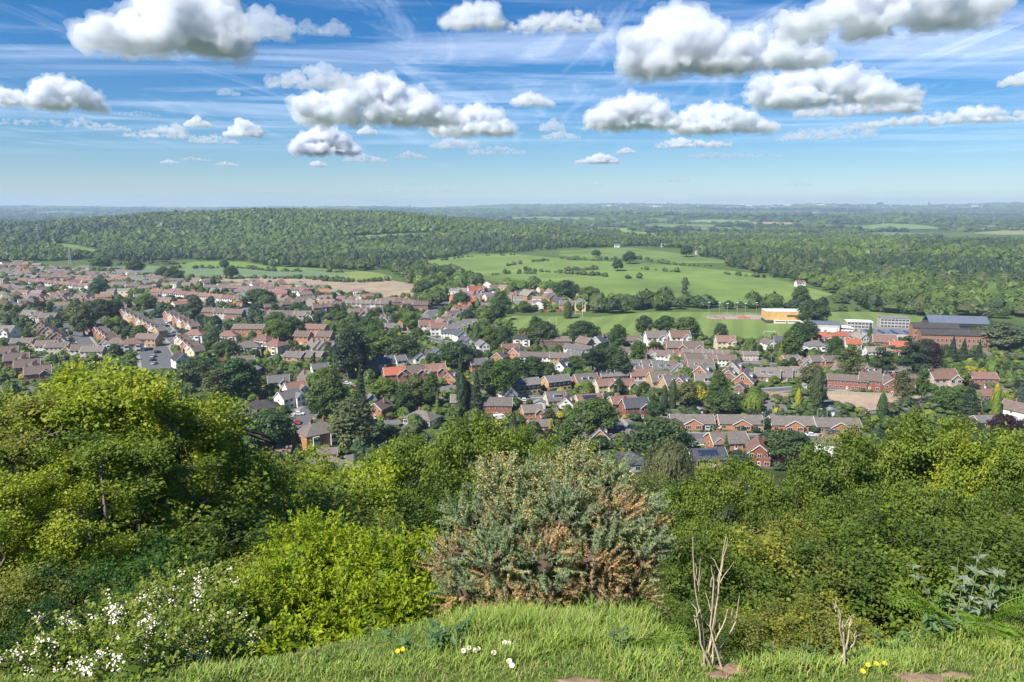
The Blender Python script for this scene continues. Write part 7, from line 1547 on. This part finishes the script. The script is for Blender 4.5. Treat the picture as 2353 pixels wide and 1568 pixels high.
o = ob('short_grass', mesh_np('short_grass', V, [f4, f3], M['leafc'], fattr=np.tile(ti, 2), fcol=np.tile(cb, (2, 1)))); tag(o, 'short mown looking grass on the hilltop ledge', kind='stuff')
XX = []; YY = []; LL_ = []
for (x0, y0), sx, sy, n, ln in [((1240, 1445), 130, 14, 6500, .15), ((1120, 1490), 60, 12, 1800, .10), ((1400, 1480), 80, 14, 3000, .12), ((2220, 1450), 110, 14, 4200, .12), ((2310, 1430), 70, 12, 2600, .16), ((2040, 1515), 50, 8, 1500, .08), ((1790, 1535), 50, 8, 2000, .10), ((1950, 1530), 90, 10, 1200, .08), ((1490, 1530), 50, 12, 1200, .11), ((980, 1520), 90, 10, 1800, .06), ((750, 1545), 120, 8, 1500, .06), ((2330, 1490), 60, 14, 1200, .10), ((480, 1555), 60, 8, 600, .09)]:
    u_ = x0 + g.normal(size=n // 60) * sx; v_ = y0 + g.normal(size=n // 60) * sy; P = at_many(u_, v_, far=60); P = np.repeat(P, 60, 0) + np.column_stack([g.normal(size=(len(P) * 60, 2)) * .055, np.zeros(len(P) * 60)]); XX.append(P[:, 0]); YY.append(P[:, 1]); LL_.append(np.full(len(P), ln))
X = np.concatenate(XX); Y = np.concatenate(YY); Ln = np.concatenate(LL_) * (.45 + .8 * g.random(len(X))); k = Y < 9; X, Y, Ln = X[k], Y[k], Ln[k]
V, f4, f3 = blades(X, Y, Ln, .0026 + .002 * g.random(len(X)), g, .75); ti = np.clip(.55 + .5 * (g.random(len(X)) - .5), 0, 1); cb = np.tile([.24, .33, .07], (len(X), 1)); cb[g.random(len(X)) < .08] = (.36, .33, .16)
o = ob('long_grass', mesh_np('long_grass', V, [f4, f3], M['leafc'], fattr=np.tile(ti, 2), fcol=np.tile(cb, (2, 1)))); tag(o, 'long grass tufts at the rim of the ledge', kind='stuff')
M['earth'] = surf('bare_earth', (.33, .21, .145), 1, .4, 9, use_obj=False, bump=.5)
for p_, r_ in SP:
    k = 40; a = np.arange(k) * 6.283 / k; V = [(p_.x, p_.y)]; 
    for f_ in (.35, .7, 1.0): V += [(p_.x + math.cos(q) * r_ * f_ * (1 + .25 * math.sin(3 * q + r_ * 40)), p_.y + math.sin(q) * r_ * f_ * .66 * (1 + .2 * math.sin(5 * q))) for q in a]
    V = np.array(V); V = np.column_stack([V, hgt(V[:, 0], V[:, 1]) + .006]); V[1 + 2 * k:, 2] -= .02; Ft = [[0, 1 + q, 1 + (q + 1) % k] for q in range(k)]; Fq_ = [[1 + s_ * k + q, 1 + (s_ + 1) * k + q, 1 + (s_ + 1) * k + (q + 1) % k, 1 + s_ * k + (q + 1) % k] for s_ in range(2) for q in range(k)]
    tag(ob('bare_ground', mesh_np('bare_ground', V, [np.array(Fq_), np.array(Ft)], M['earth'], smooth=True)), kind='structure')
# ground leaves and clover between the blades
n = 9000; X = -3 + 8.5 * g.random(n); Y = 2.2 + 4.8 * g.random(n); k = (Y < np.interp(X, EX, EY) + .3) & ~soilmask(X, Y) & (fbm(X * 4, Y * 4, 220) > .52); X, Y = X[k], Y[k]; P = np.column_stack([X, Y, hgt(X, Y) + .02 + .02 * g.random(len(X))]); V, Fc = quads(P, unit(len(P), g) * .5 + [0, -.3, 1], .018 + .014 * g.random(len(P)), g, .9)
o = ob('clover', mesh_np('clover', V, Fc, M['leafn'], fattr=g.random(len(Fc)) * .6 + .3), color=(.10, .19, .04)); tag(o, 'clover and small leaves in the short grass', kind='stuff')

# ------------------------------------------------------------------ single plants at the rim
def path_tube(pts, r0, r1, m_, name, parent, n=6, off=None):
    pts = [np.array(p) for p in pts]; k = len(pts) - 1; S = [(pts[i], pts[i + 1], r0 + (r1 - r0) * i / k, r0 + (r1 - r0) * (i + 1) / k) for i in range(k)]; V, Fc = tubes(S, None, n); o = ob(name, mesh_np(name, V, Fc, m_, smooth=True), parent)
    if off is not None: o.location = off
    return o
M['dead'] = surf('dead_wood', (.50, .40, .29), .9, .35, 25, use_obj=False, bump=.4)
def wig(P, g, a=.02):
    out = [P[0]]
    for p, q in zip(P, P[1:]):
        for t in (.33, .66): out.append(p + (q - p) * t + g.normal(size=3) * a)
        out.append(q)
    return out
def sapling(base, D, stems, label, seed):
    g = np.random.default_rng(seed); b = np.array(at(base[0], base[1] + 20)); r = empty('bare_sapling', tuple(b)); D = b[1]; print('sapling', b)
    for st in stems:
        P = [b + g.normal(size=3) * [.03, .02, 0]] + [wpt(x, y, D + d_) for x, y, d_ in st]; path_tube(wig(P, g, .003), .0072, .0022, M['dead'], 'stem', r, 6, -b)
        for _ in range(3):
            ln_ = np.linalg.norm(P[-1] - P[0]); q = P[1] + (P[-1] - P[1]) * g.random() * .8; e = q + np.array([g.normal() * .05, g.normal() * .03, .06 + .10 * g.random()]) * ln_ * 1.4; path_tube(wig([q, e], g, .006), .003, .001, M['dead'], 'twig', r, 5, -b)
    tag(r, label, 'dead sapling', 'dead saplings at the rim')
sapling((1625, 1512), 5, [[(1615, 1450, 0), (1597, 1350, 0), (1592, 1235, .03)], [(1632, 1440, 0), (1640, 1340, 0), (1634, 1300, 0)], [(1640, 1450, .02), (1650, 1330, .03), (1668, 1235, .05)], [(1645, 1400, -.02), (1660, 1300, 0), (1672, 1238, 0)], [(1660, 1480, .05), (1690, 1430, .08), (1699, 1370, .08)], [(1610, 1480, -.03), (1600, 1400, -.03), (1585, 1380, -.03)], [(1640, 1480, 0), (1668, 1420, .02), (1672, 1400, .02)]], 'tall cluster of bare pale dead stems right of the gorse', 801)
sapling((1944, 1512), 5, [[(1938, 1450, 0), (1928, 1400, 0), (1912, 1385, 0)], [(1952, 1440, 0), (1956, 1420, .02)], [(1930, 1450, -.02), (1932, 1410, -.02)], [(1962, 1480, .02), (1968, 1450, .02)]], 'short group of bare pale dead stems at lower right', 802)
# bracken
def fern(px, py, ln, az, label, seed, lift=.9, n_f=4):
    if px > 2000: py = max(py, 1458); ln *= 1.2
    g = np.random.default_rng(seed); b = np.array(at(px, py)); r = empty('fern', tuple(b))
    for q in range(n_f):
        a = az + g.normal() * .7; dr = np.array([math.sin(a), -.25 * math.cos(a), 0]); L_ = ln * (.7 + .5 * g.random()); t = np.linspace(0, 1, 26); S = dr[None] * (L_ * t ** 1.2)[:, None] + np.array([0, 0, 1.])[None] * (L_ * lift * (t - .55 * t ** 2.4))[:, None]
        path_tube(list(S), .004, .001, M['stalk'], 'stalk', r, 5); F_ = Foliage(); 
        for k in range(4, 26):
            wd = L_ * .34 * math.sin(math.pi * min(1, .12 + .88 * (1 - t[k]))) * (1 - t[k] * .3)
            for sg in (-1, 1):
                tn = S[min(k + 1, 25)] - S[k - 1]; tn /= np.linalg.norm(tn); sd = np.cross(tn, [0, 0, 1.]); sd = sd / np.linalg.norm(sd) * sg; m = 9; u = np.linspace(.1, 1, m)[:, None]; d_ = sd + tn * .45; P = S[k] + d_ * wd * u + [0, 0, -.12 * wd]; nn = np.tile(np.cross(tn, sd) * sg + [0, 0, .8], (m, 1)) + unit(m, g) * .15
                V, Fc = quads(P, nn, wd * .17 * (1.1 - .7 * u[:, 0]) + .006, g, .45, np.tile(tn * .8 + sd * .5, (m, 1))); F_.add(V, Fc, np.clip(.5 + .2 * (g.random(m) - .5), 0, 1))
        ob('frond', F_.mesh('frond', M['leafn']), r, color=(.19, .30, .035))
    tag(r, label, 'fern', 'ferns at the rim')
M['stalk'] = surf('green_stalk', (.20, .26, .08), .7, .2, 10, use_obj=False)
fern(1465, 1500, .36, .6, 'bright green fern at the right foot of the gorse', 811); fern(1760, 1520, .34, -.9, 'bright green fern left of the small bare stems', 812, n_f=5); fern(1790, 1500, .36, .8, 'fern leaning right beside the long grass tuft', 813); fern(2190, 1400, .46, -.8, 'yellow green fern on the right rim leaning left', 814, 1.1); fern(2230, 1395, .42, .9, 'yellow green fern on the right rim leaning right', 815, 1.2); fern(2090, 1440, .32, .1, 'small fern at the left end of the right rim', 816); fern(2330, 1480, .3, -.5, 'low fern at the right picture edge', 817)
def weed(px, py, ln, col, leaf, label, seed, n_s=3, lean=.2, name='leafy_weed', tips=None):
    if px > 2000: py = max(py, 1455); ln *= 1.25
    g = np.random.default_rng(seed); b = np.array(at(px, py)); r = empty(name, tuple(b))
    for q in range(n_s):
        L_ = ln * (.7 + .45 * g.random()); e = np.array([lean * g.normal(), .1 * g.normal(), 1.]) * L_; P = wig([np.zeros(3), e * .5 + g.normal(size=3) * .02, e], g, .006); path_tube(P, .0045, .002, M['stalk'], 'stem', r, 5); F_ = Foliage(); m = int(L_ / .035) * 2; t = .25 + .75 * g.random(m)
        C = np.array([np.array(P)[min(int(x * (len(P) - 1)), len(P) - 1)] for x in t]); sd = unit(m, g); sd[:, 2] = np.abs(sd[:, 2]) * .4; V, Fc = quads(C + sd * leaf * .55, unit(m, g) * .5 + [0, -.3, 1], leaf * (.6 + .6 * g.random(m)), g, .42, sd, .06); F_.add(V, Fc, np.clip(.5 + .4 * (g.random(m) - .5), 0, 1)); ob('leaves', F_.mesh('leaves', M['leafn']), r, color=col)
    tag(r, label, 'weed', 'tall weeds at the rim')
weed(2225, 1400, .50, (.26, .31, .24), .085, 'tall weed with grey silver leaves on the right rim', 821, 3, .14); weed(2255, 1400, .36, (.24, .29, .22), .075, 'shorter grey leaved weed right of the tall silver one', 822, 2, .3); weed(2120, 1410, .26, (.17, .22, .13), .06, 'grey green weed left of the ferns on the right rim', 823, 3, .3)
weed(2280, 1420, .36, (.12, .2, .06), .06, 'dark green nettle like weed near the right edge', 824, 4, .3); weed(2160, 1470, .16, (.14, .23, .10), .085, 'low broad leaved weed in the right hand grass', 825, 5, .6); weed(2060, 1500, .16, (.13, .22, .06), .06, 'low bramble right of the small bare stems', 826, 6, .7)
weed(1000, 1500, .18, (.12, .21, .10), .075, 'bramble with blue green leaves under the yellow green shrub, left', 827, 6, .8); weed(1050, 1475, .20, (.12, .21, .09), .07, 'bramble sprig at the left foot of the gorse', 828, 5, .7); weed(1420, 1500, .18, (.15, .23, .10), .06, 'low weed in front of the gorse, right', 829, 5, .7); weed(1380, 1440, .25, (.16, .25, .07), .05, 'upright weed in the long grass below the gorse', 830, 4, .4); weed(1850, 1530, .14, (.13, .21, .08), .05, 'low leafy weed between the two groups of bare stems', 832, 6, .7)
for k_, (x_, y_, l_, c_, lf_, t_) in enumerate([(1990, 1470, .2, (.16, .26, .05), .05, 'bright nettle like weed left of the right rim'), (2080, 1440, .28, (.2, .3, .06), .055, 'yellow green weed at the left start of the right rim'), (2150, 1420, .3, (.15, .25, .06), .05, 'green weed among the ferns on the right rim'), (2310, 1400, .36, (.22, .3, .08), .05, 'tall thin weed at the far right of the rim'), (2345, 1430, .3, (.14, .22, .07), .06, 'dark weed at the right picture edge'), (2180, 1380, .42, (.22, .28, .16), .06, 'pale leaved tall weed left of the silver one'), (1700, 1500, .16, (.17, .27, .05), .05, 'small green weed right of the tall bare stems'), (1560, 1520, .16, (.16, .26, .06), .05, 'small weed left of the tall bare stems')]): weed(x_, y_, l_, c_, lf_, t_, 850 + k_, 4, .35)
# daisies and buttercups
M['yellow'] = surf('yellow_petal', (.75, .52, .02), .5, .1, 30, use_obj=False)
def flower(px, py, kind, label, k):
    b = np.array(at(px, py + 6)); r = empty(kind, tuple(b)); g = np.random.default_rng(900 + k); h = .035 + .02 * g.random(); b_ = MB(); b_.tube((0, 0, 0), (0, -.004, h), .0012, .001, 5); b_.build('stem', M['stalk'], r)
    n = 14 if kind == 'daisy' else 5; V = []; Fl = []; R_l = .0115 if kind == 'daisy' else .010
    for q in range(n):
        a = 6.283 * q / n; c, s = math.cos(a), math.sin(a); w_ = .0024 if kind == 'daisy' else .006; i = len(V); V += [(c * .002 + s * w_ * .5, s * .002 - c * w_ * .5 - .004, h), (c * R_l + s * w_, s * R_l - c * w_ - .006, h + .003), (c * R_l - s * w_, s * R_l + c * w_ - .006, h + .003), (c * .002 - s * w_ * .5, s * .002 + c * w_ * .5 - .004, h)]; Fl.append((i, i + 1, i + 2, i + 3))
    ob('petals', mesh_np('petals', np.array(V), np.array(Fl), M['petal' if kind == 'daisy' else 'yellow']), r); b_ = MB(); b_.tube((0, -.004, h - .001), (0, -.004, h + .0035), .0035, .002, 8); b_.build('flower_centre', M['yellow'], r); r.rotation_euler = (.5, 0, 0); r.scale = (1.5, 1.5, 1.5); tag(r, label, 'flower', 'daisies in the grass' if kind == 'daisy' else 'buttercups in the grass')
for k, (x, y, t) in enumerate([(1064, 1491, 'leftmost of the row of daisies'), (1078, 1494, 'second daisy of the row from the left'), (1085, 1488, 'upper daisy in the middle of the row'), (1092, 1496, 'lower daisy right of the row middle'), (1099, 1494, 'rightmost daisy of the row'), (1066, 1502, 'daisy just below the left end of the row'), (1160, 1483, 'upper left one of a daisy pair left of the long grass'), (1170, 1483, 'upper right one of a daisy pair left of the long grass'), (1135, 1504, 'single daisy right below the row'), (1170, 1524, 'lone daisy lowest in the grass'), (1176, 1532, 'small daisy beside the lowest one')]): flower(x, y, 'daisy', 'white ' + t, k)
for k, (x, y, t) in enumerate([(2272, 1484, 'yellow buttercup at right, highest one'), (1985, 1532, 'yellow buttercup left of three in a line at lower right'), (2005, 1528, 'yellow buttercup middle of three in a line at lower right'), (2022, 1531, 'yellow buttercup right of three in a line at lower right'), (1974, 1546, 'yellow buttercup lowest, under the three in a line'), (916, 1500, 'yellow buttercup under the yellow green shrub, left'), (928, 1494, 'yellow buttercup under the yellow green shrub, right')]): flower(x, y, 'buttercup', t, 40 + k)
# ================================================================== labels from what stands next to each thing
LM = [('the timber sports hall', 1800, 728), ('the long brick school range', 2190, 785), ('the bare plot', 2020, 925), ('the bungalow pair row', 1700, 968), ('the left parking area', 358, 825), ('the orange brick flats', 718, 762), ('the dark pine group', 810, 805), ('the buff gabled pair', 1240, 885), ('the main road junction', 1100, 805),
      ('the new brick houses', 1250, 700), ('the ploughed field', 720, 660), ('the left picture edge', 0, 700), ('the red roofed bungalow', 1472, 862), ('the purple middle tree', 1505, 805), ('the plain white gable', 527, 982), ('the dome shaped tree', 885, 892), ('the tall dense cypress', 1880, 893), ('the leftmost road', 178, 770), ('the slate roofed bungalow', 1458, 945), ('the right picture edge', 2353, 870), ('the red brick terraces', 1107, 936), ('the white timbered house', 664, 918), ('the playing field', 1400, 750), ('the massive dark oak', 1520, 1005), ('the big estate oak', 231, 708), ('the pyramid roofed house', 449, 777)]
ORD = ['nearest', 'second nearest', 'third nearest', 'fourth nearest', 'fifth nearest', 'sixth nearest', 'seventh nearest', 'eighth nearest', 'ninth nearest', 'tenth nearest', 'eleventh nearest', 'twelfth nearest', '13th nearest', '14th nearest', '15th nearest', '16th nearest', '17th nearest', '18th nearest', '19th nearest', '20th nearest']
buckets = {}
for o, desc, p, h in TODO:
    u, v, _ = proj(p[0], p[1], p[2]); u, v = float(u), float(v)
    d, nm, lx, ly = min((math.hypot(u - x, (v - y) * 1.8), n_, x, y) for n_, x, y in LM)
    dx_, dy_ = u - lx, (v - ly) * 1.8
    side = ('right of' if dx_ > 0 else 'left of') if abs(dx_) > abs(dy_) else ('below' if dy_ > 0 else 'above')
    buckets.setdefault((desc, side, nm), []).append((d, o))
for (desc, side, nm), L in buckets.items():
    L.sort(key=lambda q: q[0])
    for k, (d, o) in enumerate(L):
        if len((desc + side + nm).split()) > 13: desc = desc.replace(' rendered', '').replace('grey brown roof', 'drab roof')
        o['label'] = f'{desc}, {side} {nm}' + ('' if len(L) == 1 else f', {ORD[min(k, 19)]}')
